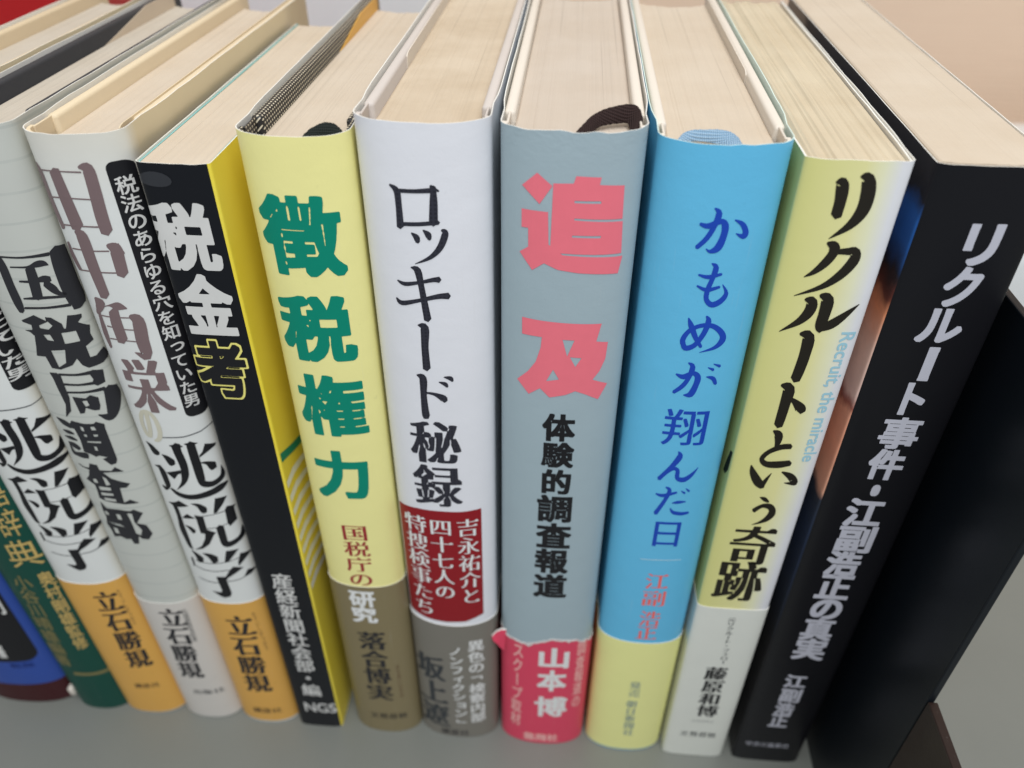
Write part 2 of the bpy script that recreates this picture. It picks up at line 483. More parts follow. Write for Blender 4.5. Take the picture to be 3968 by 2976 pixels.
def lay_print(name, flat2d, ol, d, parent, mat):
    """cut the flat print at the spine's facets and wrap it round the spine"""
    line = ol.spine_map(d)
    bm = bmesh.new()
    vv = [bm.verts.new((x / 1000.0, z / 1000.0, h)) for (x, z), h in zip(flat2d.v, flat2d.h)]
    for f in flat2d.f:
        try: bm.faces.new([vv[i] for i in f])
        except ValueError: pass
    bm.normal_update()
    bmesh.ops.reverse_faces(bm, faces=[f for f in bm.faces if f.normal.z < 0])
    xs = [p[0] for p in line]
    lo = min(v.co.x for v in bm.verts); hi = max(v.co.x for v in bm.verts)
    for x in xs[1:-1]:
        if lo < x < hi:
            bmesh.ops.bisect_plane(bm, geom=bm.verts[:] + bm.edges[:] + bm.faces[:], dist=1e-8, plane_co=(x, 0, 0), plane_no=(1, 0, 0))
    # anything past the spine's edge is turned round on to the side
    xl, xr = xs[1], xs[-2]
    for v in bm.verts:
        x, z, hh = v.co.x, v.co.y, v.co.z
        if x <= xl:
            i = 0; e = xl - x; v.co = Vector((line[0][0] , line[1][1] + e * 1.4, z)); continue
        if x >= xr:
            e = x - xr; v.co = Vector((line[-1][0], line[-2][1] + e * 1.4, z)); continue
        i = max(k for k in range(len(xs) - 1) if xs[k] <= x)
        t = (x - xs[i]) / (xs[i + 1] - xs[i])
        y = line[i][1] + (line[i + 1][1] - line[i][1]) * t
        v.co = Vector((x, y - hh, z))
    me = bpy.data.meshes.new(name); bm.to_mesh(me); bm.free()
    return link(name, me, parent, (mat,))

def page_block(ol, inset, z1, depth, parent, mat, n=60, ridge=0.00007, concave=0.003, leftf=None, tilt=0.0, front_gap=0.0012, seed=1, name='page_block'):
    rnd = random.Random(seed)
    w = ol.w / 2 - inset
    base = ol.spine_map(0)
    def yf(x):
        for i in range(len(base) - 1):
            if base[i][0] <= x <= base[i + 1][0]:
                t = (x - base[i][0]) / max(1e-9, base[i + 1][0] - base[i][0]); return base[i][1] + (base[i + 1][1] - base[i][1]) * t
        return ol.bulge
    ny = 10; vs = []; fs = []; sm = []
    ph = [rnd.uniform(0, 6.28) for _ in range(6)]
    hcol = [rnd.uniform(-1, 1) for _ in range(n + 1)]
    big = [math.sin(i * 0.31 + ph[0]) * 0.6 + math.sin(i * 0.83 + ph[1]) * 0.4 for i in range(n + 1)]
    for j in range(ny + 1):
        for i in range(n + 1):
            u = 2 * i / n - 1
            x = u * w
            t = j / ny
            yb = depth - concave * (1 - u * u)
            y = yf(x) + front_gap + (yb - yf(x) - front_gap) * t
            if leftf: x = x + (leftf(y) * (1 - u) / 2)
            z = z1 + ridge * (hcol[i] * 0.6 + big[i]) + ridge * 0.5 * math.sin(7 * t + i * 0.7 + ph[2]) + tilt * u - (0.0002 if i in (0, n) else 0)
            vs.append((x, y, z))
    for j in range(ny):
        for i in range(n):
            a = j * (n + 1) + i; fs.append([a, a + 1, a + n + 2, a + n + 1]); sm.append(False)
    # walls
    ring = [i for i in range(n + 1)] + [(j * (n + 1) + n) for j in range(1, ny + 1)] + [ny * (n + 1) + i for i in range(n - 1, -1, -1)] + [j * (n + 1) for j in range(ny - 1, 0, -1)]
    k = len(vs)
    for r in ring: vs.append(vs[r])
    k2 = len(vs)
    for r in ring: vs.append((vs[r][0], vs[r][1], 0.003))
    m = len(ring)
    for i in range(m):
        fs.append([k + (i + 1) % m, k + i, k2 + i, k2 + (i + 1) % m]); sm.append(True)
    fs.append([k2 + i for i in range(m)]); sm.append(False)
    return link(name, mesh(name, vs, fs, None, sm), parent, (mat,))

def ribbon(name, pts, width, parent, mat, thick=0.0003, wdir=None, ws=None):
    rr = random.Random(len(name) + len(pts))
    """woven band along pts; pts = [(x, y, z)], wdir = [(x, y, z)] across the band"""
    vs = []; fs = []
    n = 14 * (len(pts) - 1)
    def cr(P, t):
        i = min(int(t), len(P) - 2); f = t - i
        g = lambda k: Vector(P[max(0, min(len(P) - 1, k))])
        a, b, c, d = g(i - 1), g(i), g(i + 1), g(i + 2)
        return 0.5 * ((2 * b) + (c - a) * f + (2 * a - 5 * b + 4 * c - d) * f * f + (3 * b - a - 3 * c + d) * f ** 3)
    for k in range(n + 1):
        t = (len(pts) - 1) * k / n
        p = cr(pts, t); k_ = cr([(q, 0, 0) for q in ws], t).x if ws else 1.0
        w = cr(wdir, t).normalized() * width * (k_ + rr.uniform(-0.05, 0.05)) / 2
        tan = (cr(pts, min(t + 0.02, len(pts) - 1)) - cr(pts, max(t - 0.02, 0))).normalized()
        nn = tan.cross(w).normalized() * thick / 2
        for q in (p - w + nn, p + w + nn, p + w - nn, p - w - nn): vs.append(tuple(q))
    for k in range(n):
        a = 4 * k
        for e in range(4): fs.append([a + e, a + (e + 1) % 4, a + 4 + (e + 1) % 4, a + 4 + e])
    fs.append([0, 3, 2, 1]); e = 4 * n; fs.append([e, e + 1, e + 2, e + 3])
    o = link(name, mesh(name, vs, fs, None, [True] * len(fs)), parent, (mat,))
    md = o.modifiers.new('edges', 'BEVEL'); md.width = thick * 0.3; md.segments = 1
    return o

# print on the spines: book, part, text, style, ink, top x z, bottom x z, width (millimetres on the spine)
L = [
(6, 'title_print', '徴', 'H', 'green', -0.23, 175.71, -0.23, 159.79, 14.8),
(6, 'title_print', '税', 'H', 'green', -0.33, 155.68, -0.33, 140.29, 14.65),
(6, 'title_print', '権', 'H', 'green', 0.04, 137.01, 0.04, 120.63, 14.06),
(6, 'title_print', '力', 'H', 'green', -0.42, 116.4, -0.42, 101.56, 12.31),
(6, 'subtitle_print', '国税庁の', 'sM', 'darkred', 0.36, 92.93, -0.09, 69.87, 6.3),
(6, 'band_title_print', '研究', 'sG', 'white', -0.55, 68.48, -0.85, 55.1, 6.58),
(6, 'author_print', '落合博実', 'sW', 'ink', 0.09, 51.16, -0.21, 17.5, 7.27),
(6, 'reading_print', 'おちあいひろみ', 'sT', 'brownink', 5.86, 35.36, 5.94, 18.66, 1.15),
(6, 'publisher_print', '文藝春秋', 'hM', 'ink', 1.2, 10.54, 1.2, 7.33, 11.39),
(7, 'title_print', '秘', 'W', 'ink', -0.74, 126.28, -0.74, 114.42, 11.05),
(7, 'title_print', '録', 'W', 'ink', -0.89, 113.71, -0.89, 100.99, 10.96),
(7, 'subtitle_print', '吉永祐介と', 'sM', 'white', 5.38, 97.15, 5.65, 65.39, 5.08),
(7, 'subtitle_print', '四十七人の', 'sM', 'white', -0.87, 96.93, -0.87, 67.23, 5.29),
(7, 'subtitle_print', '特捜検事たち', 'sM', 'white', -7.07, 97.24, -6.63, 59.48, 5.37),
(7, 'band_title_print', '異色の「検察内部', 'sR', 'white', 6.27, 49.75, 6.19, 8.56, 4.37),
(7, 'band_title_print', 'ノンフィクション」', 'sR', 'white', 0.62, 47.19, 1.28, 7.12, 4.07),
(7, 'author_print', '坂上遼', 'sW', 'dark', -6.83, 41.36, -6.39, 5.01, 8.02),
(7, 'publisher_print', '講談社', 'hM', 'ink', -0.99, 4.43, -0.99, 1.1, 8.85),
(8, 'subtitle_print', '体', 'H', 'black', 0.19, 130.24, 0.19, 122.74, 6.8),
(8, 'subtitle_print', '験', 'H', 'black', 0.24, 122.52, 0.24, 115.26, 6.88),
(8, 'subtitle_print', '的', 'H', 'black', 0.28, 114.67, 0.28, 107.21, 6.31),
(8, 'subtitle_print', '調', 'H', 'black', 0.18, 106.75, 0.18, 98.08, 7.86),
(8, 'subtitle_print', '査', 'H', 'black', 0.35, 97.82, 0.35, 89.18, 8.08),
(8, 'subtitle_print', '報', 'H', 'black', 0.19, 88.87, 0.19, 80.01, 7.98),
(8, 'subtitle_print', '道', 'H', 'black', 0.21, 79.7, 0.21, 70.62, 8.19),
(8, 'title_print', 'POLY', 'p1', 'pink', [[(-8.2, 174.52), (-3.64, 174.47), (-3.35, 168.34), (-3.04, 168.13), (-2.96, 177.55), (-2.93, 179.66), (0.43, 179.79), (0.8, 181.09), (4.96, 180.89), (4.75, 179.6), (8.89, 179.23), (9.08, 173.18), (0.89, 173.57), (0.84, 173.2), (9.17, 172.7), (9.47, 166.52), (-1.19, 166.81), (-0.85, 166.46), (1.83, 166.33), (9.74, 165.92), (9.21, 162.5), (2.02, 163.0), (-1.6, 163.52), (-4.05, 164.61), (-6.14, 162.98), (-8.46, 166.25), (-6.93, 167.5), (-7.0, 171.11), (-8.16, 171.09)], [(0.72, 176.77), (5.19, 176.72), (5.23, 176.24), (0.75, 176.35)], [(0.67, 170.36), (5.67, 170.28), (5.55, 169.84), (0.63, 169.97)]]),
(8, 'title_print', 'POLY', 'p2', 'pink', [[(-5.67, 181.28), (-3.07, 179.19), (-5.14, 175.79), (-8.18, 178.8)]]),
(8, 'title_print', 'POLY', 'p3', 'pink', [[(-7.82, 152.67), (-4.95, 152.53), (0.3, 152.29), (7.12, 152.1), (6.38, 148.13), (8.63, 147.68), (8.43, 143.81), (7.49, 140.98), (6.26, 139.04), (9.28, 137.61), (7.7, 133.92), (5.11, 135.44), (3.05, 136.31), (1.1, 135.27), (-2.04, 134.43), (-3.98, 136.54), (-6.24, 134.69), (-8.61, 137.81), (-6.5, 140.29), (-5.01, 142.88), (-4.13, 146.35), (-3.96, 148.82), (-7.77, 148.89)], [(-0.02, 148.55), (2.24, 148.47), (1.02, 144.69)], [(1.56, 144.57), (3.81, 144.37), (2.73, 142.26)], [(-1.55, 141.39), (-0.3, 139.08), (-2.83, 138.46)]]),
(8, 'author_print', '山', 'G', 'white', 2.33, 49.62, 2.33, 40.13, 8.2),
(8, 'author_print', '本', 'G', 'white', 2.11, 39.32, 2.11, 28.99, 8.12),
(8, 'author_print', '博', 'G', 'white', 2.24, 26.0, 2.24, 15.6, 9.36),
(8, 'band_title_print', '調査報道の', 'sR', 'palepink', 9.58, 51.29, 9.34, 19.06, 2.38),
(8, 'band_title_print', 'スクープ取材', 'sR', 'palepink', -7.36, 49.68, -7.83, 8.36, 2.99),
(8, 'publisher_print', '悠飛社', 'hG', 'palepink', -0.15, 5.68, -0.15, 1.8, 10.59),
(9, 'title_print', '翔', 'K', 'blueink', 1.08, 133.17, 1.08, 123.58, 8.77),
(9, 'title_print', '日', 'K', 'blueink', 1.34, 100.42, 1.34, 92.23, 5.79),
(9, 'author_print', '江', 'M', 'coral', 1.19, 82.32, 1.19, 76.76, 5.42),
(9, 'author_print', '副', 'M', 'coral', 1.09, 75.98, 1.09, 70.06, 5.6),
(9, 'author_print', '浩', 'M', 'coral', 1.06, 67.9, 1.06, 61.81, 5.17),
(9, 'author_print', '正', 'M', 'coral', 0.87, 61.66, 0.87, 56.2, 5.35),
(9, 'publisher_print', '発売', 'sM', 'greyblue', 0.36, 36.87, 0.54, 29.05, 3.1),
(9, 'publisher_print', '朝日新聞社', 'sM', 'greyblue', 0.23, 27.47, 0.85, 8.56, 2.94),
(9, 'rule_line', 'POLY', 'p4', 'palerule', [[(-3.67, 87.43), (0.98, 87.66), (5.91, 87.59), (5.94, 87.34), (1.01, 87.37), (-3.64, 87.14)]]),
(10, 'title_print', '奇', 'W', 'inkbrown', 0.15, 100.84, 0.15, 88.03, 10.2),
(10, 'title_print', '跡', 'W', 'inkbrown', -0.5, 88.95, -0.5, 74.49, 11.38),
(10, 'band_title_print', '元リクルート・フェロー', 'sM', 'dark', 0.24, 67.95, 1.31, 47.9, 1.95),
(10, 'author_print', '藤原和博', 'sW', 'black', 0.09, 46.52, 0.8, 21.91, 5.55),
(10, 'publisher_print', '文藝春秋', 'hM', 'dark', 0.04, 13.77, 0.04, 10.84, 10.63),
(10, 'reading_print', 'ふじはらかずひろ', 'hT', 'greyprint', 0.21, 20.38, 0.21, 18.79, 6.25),
(11, 'title_print', 'リ', 'H', 'greywhite', 1.65, 175.56, 1.65, 167.78, 5.49),
(11, 'title_print', 'ク', 'H', 'greywhite', 1.18, 167.55, 1.18, 159.55, 6.02),
(11, 'title_print', 'ル', 'H', 'greywhite', 0.38, 159.18, 0.38, 151.93, 7.63),
(11, 'title_print', 'ー', 'H', 'greywhite', 0.88, 150.93, 0.88, 143.17, 2.03),
(11, 'title_print', 'ト', 'H', 'greywhite', 0.83, 142.68, 0.83, 134.76, 4.21),
(11, 'title_print', '事', 'H', 'greywhite', 0.76, 134.16, 0.76, 125.87, 7.76),
(11, 'title_print', '件', 'H', 'greywhite', 0.55, 125.73, 0.55, 117.19, 7.11),
(11, 'title_print', '・', 'H', 'greywhite', 0.53, 115.69, 0.53, 112.38, 1.8),
(11, 'title_print', '江', 'H', 'greywhite', 0.11, 111.48, 0.11, 102.84, 8.01),
(11, 'title_print', '副', 'H', 'greywhite', 0.37, 103.02, 0.37, 94.24, 8.24),
(11, 'title_print', '浩', 'H', 'greywhite', -0.1, 94.88, -0.1, 85.95, 7.73),
(11, 'title_print', '正', 'H', 'greywhite', 0.09, 86.39, 0.09, 77.37, 7.94),
(11, 'title_print', 'の', 'H', 'greywhite', 0.29, 77.26, 0.29, 69.37, 7.31),
(11, 'title_print', '真', 'H', 'greywhite', 0.16, 69.89, 0.16, 60.69, 7.77),
(11, 'title_print', '実', 'H', 'greywhite', 0.23, 61.41, 0.23, 52.3, 8.02),
(11, 'author_print', '江', 'G', 'greywhite', -0.12, 45.14, -0.12, 39.18, 5.75),
(11, 'author_print', '副', 'G', 'greywhite', -0.02, 38.63, -0.02, 32.01, 5.64),
(11, 'author_print', '浩', 'G', 'greywhite', -0.19, 31.74, -0.19, 25.56, 5.23),
(11, 'author_print', '正', 'G', 'greywhite', -0.39, 25.7, -0.39, 19.13, 5.2),
(11, 'publisher_print', '中央公論新社', 'hM', 'greywhite', -0.99, 10.47, -0.99, 7.88, 12.53),
(5, 'title_print', '税', 'G', 'offwhite', -1.25, 173.58, -1.25, 159.94, 12.5),
(5, 'title_print', '金', 'G', 'offwhite', -0.2, 159.3, -0.2, 145.62, 10.55),
(5, 'outlined_title_print', '考', 'O', 'paleyellow', -0.8, 144.66, -0.8, 129.51, 11.53),
(5, 'author_print', '産経新聞社会部・編', 'sR', 'offwhite', -0.06, 73.02, -0.08, 16.66, 5.6),
(5, 'publisher_print', 'NGS', 'hR', 'offwhite', 1.22, 12.91, 1.22, 7.97, 9.6),
(4, 'title_print', '栄', 'X', 'taupe', -0.73, 138.46, -0.79, 124.47, 9.57),
(4, 'title_print', 'の', 'X', 'beigeprint', -3.25, 124.96, -3.3, 115.8, 5.05),
(4, 'title_panel_print', 'POLY', 'p0', 'black', [[(9.1, 178.73), (9.01, 179.23), (8.72, 179.65), (8.3, 179.93), (7.8, 180.03), (6.64, 180.03), (6.15, 179.93), (5.73, 179.65), (5.44, 179.23), (5.34, 178.73), (5.34, 124.2), (5.44, 123.7), (5.73, 123.28), (6.15, 123.0), (6.64, 122.9), (7.8, 122.9), (8.3, 123.0), (8.72, 123.28), (9.01, 123.7), (9.1, 124.2)]]),
(4, 'subtitle_print', '税法のあらゆる穴を知っていた男', 'sR', 'offwhite', 7.44, 177.33, 7.17, 125.49, 2.74),
(4, 'author_print', '立石勝規', 'sW', 'ink', 1.75, 53.96, 0.71, 16.8, 7.41),
(4, 'reading_print', 'たていしかつのり', 'sT', 'brownink', 6.04, 54.86, 6.57, 36.92, 0.97),
(4, 'publisher_print', '講談社', 'hM', 'ink', 0.98, 8.13, 0.98, 5.26, 9.05),
(4, 'rule_line', 'POLY', 'p5', 'dark', [[(-1.21, 117.5), (3.5, 117.79), (7.05, 118.6), (9.81, 119.98), (9.79, 119.75), (7.0, 118.35), (3.44, 117.52), (-1.27, 117.26)]]),
(3, 'author_print', '立石勝規', 'sW', 'ink', 1.93, 54.94, -0.09, 21.7, 6.78),
(3, 'reading_print', '元国税担当記者', 'sT', 'dark', 5.46, 54.08, 5.11, 39.51, 1.29),
(3, 'publisher_print', '出版社', 'hM', 'dark', 2.71, 15.64, 2.71, 13.2, 9.33),
(2, 'title_panel_print', 'POLY', 'p0', 'black', [[(11.61, 173.7), (11.51, 174.2), (11.23, 174.62), (10.81, 174.9), (10.31, 175.0), (8.43, 175.0), (7.93, 174.9), (7.51, 174.62), (7.23, 174.2), (7.13, 173.7), (7.13, 127.96), (7.23, 127.46), (7.51, 127.04), (7.93, 126.76), (8.43, 126.66), (10.31, 126.66), (10.81, 126.76), (11.23, 127.04), (11.51, 127.46), (11.61, 127.96)]]),
(2, 'subtitle_print', '税務署の裏側まで知っていた男', 'sR', 'offwhite', 9.32, 172, 9.32, 129.24, 4.2),
(2, 'author_print', '立石勝規', 'sW', 'ink', 4.15, 59.83, 4.21, 24.37, 6.27),
(2, 'reading_print', 'たていしかつのり', 'sT', 'brownink', 7.77, 59.39, 7.73, 43.48, 0.86),
(2, 'publisher_print', '講談社', 'hM', 'ink', 2.87, 16.33, 2.87, 13.89, 7.57),
(2, 'rule_line', 'POLY', 'p6', 'dark', [[(1.27, 122.28), (5.8, 122.43), (8.58, 122.41), (12.21, 123.69), (12.12, 123.46), (8.51, 122.17), (5.72, 122.18), (1.15, 122.01)]]),
(1, 'title_print', '語', 'T', 'gold', 5.77, 98.32, 5.64, 90.05, 3.63),
(1, 'title_print', '辞', 'T', 'gold', 4.98, 89.21, 4.81, 79.5, 4.7),
(1, 'title_print', '典', 'T', 'gold', 4.14, 77.97, 3.95, 67.88, 7.58),
(1, 'author_print', '奥村剛雄監修', 'sR', 'gold', 6.07, 65.1, 5.08, 30.91, 3.29),
(1, 'author_print', '小谷川晴雄編著', 'sR', 'golddim', -0.06, 64.6, -3.23, 22.63, 4.88),
(1, 'rule_line', 'POLY', 'p0', 'golddim', [[(-1.63, 19.68), (4.23, 19.27), (7.99, 19.07), (7.88, 17.85), (3.85, 18.06), (-1.97, 18.09)]]),
(0, 'title_print', '門', 'G', 'offwhite', 10.1, 51.19, 9.98, 44.04, 3.1),
(0, 'author_print', '著', 'G', 'offwhite', 3.23, 30.87, 3.08, 24.12, 2.76),
(0, 'publisher_print', '明石書店', 'hM', 'navy', 6.65, 21.3, 6.65, 18.81, 6.87),
(10, 'title_print', 'POLY', 'p1', 'inkbrown', [[(-3.08, 181.81), (-2.96, 182.0), (-2.76, 182.29), (-2.4, 182.55), (-1.69, 182.46), (-1.07, 181.8), (-0.86, 181.29), (-0.77, 180.88), (-0.7, 180.46), (-0.64, 179.96), (-0.61, 179.36), (-0.6, 178.72), (-0.6, 178.09), (-0.61, 177.42), (-0.63, 176.73), (-0.66, 176.12), (-0.68, 175.7), (-1.6, 175.29), (-2.49, 176.19), (-2.48, 176.62), (-2.48, 177.23), (-2.48, 177.88), (-2.51, 178.49), (-2.57, 179.05), (-2.66, 179.65), (-2.75, 180.2), (-2.82, 180.67), (-2.86, 181.06), (-2.87, 181.32), (-2.81, 181.33), (-2.44, 181.03), (-2.15, 181.07), (-2.36, 181.26), (-2.7, 181.4), (-2.95, 181.5), (-3.1, 181.64)]]),
(10, 'title_print', 'POLY', 'p2', 'inkbrown', [[(0.54, 182.96), (0.7, 183.15), (1.0, 183.43), (1.58, 183.58), (2.46, 183.14), (2.99, 182.41), (3.29, 181.7), (3.48, 180.95), (3.6, 180.18), (3.67, 179.36), (3.68, 178.45), (3.61, 177.5), (3.41, 176.59), (3.08, 175.77), (2.66, 175.03), (2.14, 174.35), (1.53, 173.71), (0.73, 173.09), (-0.21, 172.51), (-1.08, 172.02), (-1.69, 171.68), (-1.77, 171.71), (-1.78, 171.8), (-1.33, 172.34), (-0.69, 173.12), (-0.04, 173.97), (0.46, 174.76), (0.79, 175.48), (1.05, 176.19), (1.23, 176.9), (1.34, 177.58), (1.38, 178.28), (1.35, 179.05), (1.28, 179.81), (1.21, 180.49), (1.11, 181.07), (1.0, 181.57), (0.92, 181.92), (1.01, 181.96), (1.34, 181.91), (1.25, 182.16), (0.91, 182.4), (0.64, 182.58), (0.48, 182.77)]]),
(10, 'title_print', 'POLY', 'p3', 'inkbrown', [[(-1.71, 171.19), (-1.46, 171.26), (-1.07, 171.36), (-0.54, 171.33), (0.09, 170.96), (0.49, 170.31), (0.6, 169.7), (0.55, 169.15), (0.41, 168.62), (0.21, 168.09), (-0.05, 167.53), (-0.36, 166.99), (-0.71, 166.49), (-1.1, 166.03), (-1.53, 165.6), (-1.97, 165.21), (-2.42, 164.88), (-2.89, 164.62), (-3.38, 164.43), (-3.81, 164.29), (-4.1, 164.2), (-4.18, 164.24), (-4.18, 164.33), (-3.97, 164.57), (-3.68, 164.9), (-3.35, 165.28), (-3.05, 165.68), (-2.76, 166.11), (-2.46, 166.58), (-2.17, 167.08), (-1.91, 167.56), (-1.66, 168.06), (-1.42, 168.56), (-1.23, 169.04), (-1.14, 169.41), (-1.17, 169.67), (-1.27, 169.82), (-1.33, 169.84), (-1.22, 169.71), (-1.1, 169.75), (-1.26, 170.06), (-1.55, 170.4), (-1.77, 170.65), (-1.9, 170.98)]]),
(10, 'title_print', 'POLY', 'p4', 'inkbrown', [[(-0.31, 169.76), (0.08, 169.84), (0.65, 169.95), (1.27, 170.07), (1.78, 170.17), (2.16, 170.27), (2.55, 170.39), (3.07, 170.42), (3.85, 169.97), (4.26, 169.21), (4.38, 168.54), (4.36, 167.86), (4.2, 167.18), (3.91, 166.48), (3.51, 165.73), (3.02, 164.97), (2.47, 164.27), (1.86, 163.64), (1.19, 163.04), (0.43, 162.48), (-0.45, 161.97), (-1.58, 161.48), (-2.89, 161.03), (-4.1, 160.64), (-4.93, 160.35), (-4.99, 160.39), (-4.99, 160.47), (-4.23, 160.92), (-3.14, 161.54), (-1.97, 162.23), (-1.02, 162.89), (-0.32, 163.53), (0.27, 164.18), (0.77, 164.85), (1.23, 165.52), (1.65, 166.22), (2.02, 166.95), (2.31, 167.64), (2.51, 168.21), (2.62, 168.64), (2.65, 168.98), (2.66, 169.15), (2.79, 168.99), (3.11, 168.81), (3.0, 168.85), (2.63, 168.85), (2.16, 168.86), (1.6, 168.88), (0.96, 168.89), (0.36, 168.88), (-0.06, 168.88), (-0.41, 169.3)]]),
(10, 'title_print', 'POLY', 'p5', 'inkbrown', [[(-2.88, 160.08), (-2.65, 160.21), (-2.26, 160.4), (-1.65, 160.43), (-0.84, 159.79), (-0.51, 158.88), (-0.47, 158.12), (-0.57, 157.37), (-0.79, 156.67), (-1.11, 156.05), (-1.53, 155.47), (-2.04, 154.92), (-2.66, 154.41), (-3.47, 153.91), (-4.44, 153.43), (-5.32, 152.99), (-5.93, 152.65), (-5.99, 152.68), (-5.99, 152.76), (-5.51, 153.31), (-4.81, 154.05), (-4.08, 154.85), (-3.52, 155.55), (-3.15, 156.16), (-2.88, 156.75), (-2.68, 157.3), (-2.55, 157.78), (-2.49, 158.25), (-2.49, 158.69), (-2.52, 159.01), (-2.41, 158.91), (-2.08, 158.73), (-2.21, 158.98), (-2.56, 159.25), (-2.83, 159.45), (-3.02, 159.79)]]),
(10, 'title_print', 'POLY', 'p6', 'inkbrown', [[(-0.46, 161.09), (-0.2, 161.2), (0.26, 161.35), (1.0, 161.26), (1.88, 160.4), (2.2, 159.34), (2.24, 158.41), (2.2, 157.53), (2.16, 156.75), (2.12, 155.99), (2.06, 155.24), (1.98, 154.59), (1.92, 154.12), (1.85, 153.84), (1.77, 153.65), (1.71, 153.48), (1.68, 153.31), (1.22, 152.83), (0.57, 153.29), (0.47, 153.44), (0.31, 153.69), (0.15, 154.1), (0.04, 154.64), (0.01, 155.27), (0.03, 155.96), (0.06, 156.66), (0.05, 157.36), (0.02, 158.13), (-0.03, 158.94), (-0.08, 159.56), (-0.04, 159.67), (0.25, 159.5), (0.19, 159.75), (-0.16, 160.07), (-0.45, 160.31), (-0.66, 160.75)]]),
(10, 'title_print', 'POLY', 'p0', 'inkbrown', [[(0.49, 154.32), (0.83, 154.55), (1.29, 154.87), (1.78, 155.22), (2.23, 155.56), (2.64, 155.89), (3.06, 156.25), (3.52, 156.65), (4.04, 157.09), (4.68, 157.65), (5.43, 158.28), (6.14, 158.83), (6.65, 159.19), (6.73, 159.16), (6.76, 159.08), (6.44, 158.52), (5.99, 157.69), (5.49, 156.78), (5.02, 155.99), (4.61, 155.38), (4.22, 154.83), (3.79, 154.35), (3.31, 153.92), (2.72, 153.58), (2.07, 153.34), (1.51, 153.18), (1.12, 153.06), (0.52, 153.55)]]),
(10, 'title_print', 'POLY', 'p1', 'inkbrown', [[(-2.16, 152.77), (-1.89, 152.96), (-1.42, 153.25), (-0.61, 153.3), (0.41, 152.38), (0.77, 151.15), (0.84, 149.98), (0.81, 148.82), (0.78, 147.77), (0.76, 146.79), (0.7, 145.8), (0.62, 144.88), (0.55, 144.05), (0.46, 143.29), (0.35, 142.58), (0.25, 142.01), (0.19, 141.61), (-0.83, 141.27), (-1.65, 142.43), (-1.61, 142.85), (-1.56, 143.43), (-1.51, 144.11), (-1.46, 144.84), (-1.41, 145.64), (-1.36, 146.53), (-1.32, 147.44), (-1.32, 148.36), (-1.35, 149.4), (-1.41, 150.47), (-1.48, 151.33), (-1.45, 151.57), (-1.1, 151.36), (-1.23, 151.62), (-1.68, 151.89), (-2.04, 152.09), (-2.27, 152.43)]]),
(10, 'title_print', 'POLY', 'p2', 'inkbrown', [[(-2.97, 140.85), (-2.68, 141.0), (-2.2, 141.23), (-1.42, 141.2), (-0.47, 140.26), (-0.15, 139.03), (-0.16, 138.01), (-0.25, 137.04), (-0.31, 136.13), (-0.34, 135.14), (-0.37, 134.07), (-0.41, 133.03), (-0.45, 132.15), (-0.5, 131.44), (-0.55, 130.86), (-0.6, 130.42), (-0.63, 130.1), (-1.55, 129.66), (-2.38, 130.74), (-2.38, 131.06), (-2.38, 131.51), (-2.38, 132.08), (-2.38, 132.77), (-2.38, 133.64), (-2.37, 134.67), (-2.38, 135.74), (-2.39, 136.74), (-2.41, 137.74), (-2.42, 138.67), (-2.45, 139.34), (-2.38, 139.38), (-2.06, 139.18), (-2.19, 139.49), (-2.6, 139.85), (-2.93, 140.11), (-3.13, 140.51)]]),
(10, 'title_print', 'POLY', 'p3', 'inkbrown', [[(-1.31, 137.93), (-1.01, 137.84), (-0.57, 137.7), (-0.06, 137.52), (0.45, 137.29), (0.98, 136.99), (1.54, 136.65), (2.06, 136.28), (2.5, 135.86), (2.83, 135.27), (2.94, 134.64), (2.87, 134.33), (2.81, 134.25), (2.15, 133.62), (1.29, 134.36), (1.2, 134.52), (1.1, 134.54), (1.08, 134.34), (1.07, 134.29), (0.91, 134.61), (0.62, 135.13), (0.3, 135.7), (-0.01, 136.19), (-0.35, 136.62), (-0.75, 137.04), (-1.12, 137.4), (-1.38, 137.66), (-1.42, 137.84)]]),
(10, 'title_print', 'POLY', 'p4', 'inkbrown', [[(-2.07, 129.15), (-1.81, 129.17), (-1.39, 129.2), (-0.83, 129.04), (-0.25, 128.45), (0.04, 127.61), (0.08, 126.89), (0.02, 126.26), (-0.06, 125.73), (-0.16, 125.24), (-0.31, 124.81), (-0.46, 124.48), (-0.57, 124.26), (-0.85, 124.17), (-1.07, 124.52), (-1.1, 124.82), (-1.13, 125.22), (-1.19, 125.65), (-1.27, 126.06), (-1.38, 126.54), (-1.51, 127.06), (-1.63, 127.44), (-1.63, 127.51), (-1.57, 127.59), (-1.71, 127.97), (-1.97, 128.4), (-2.17, 128.71), (-2.23, 129.0)]]),
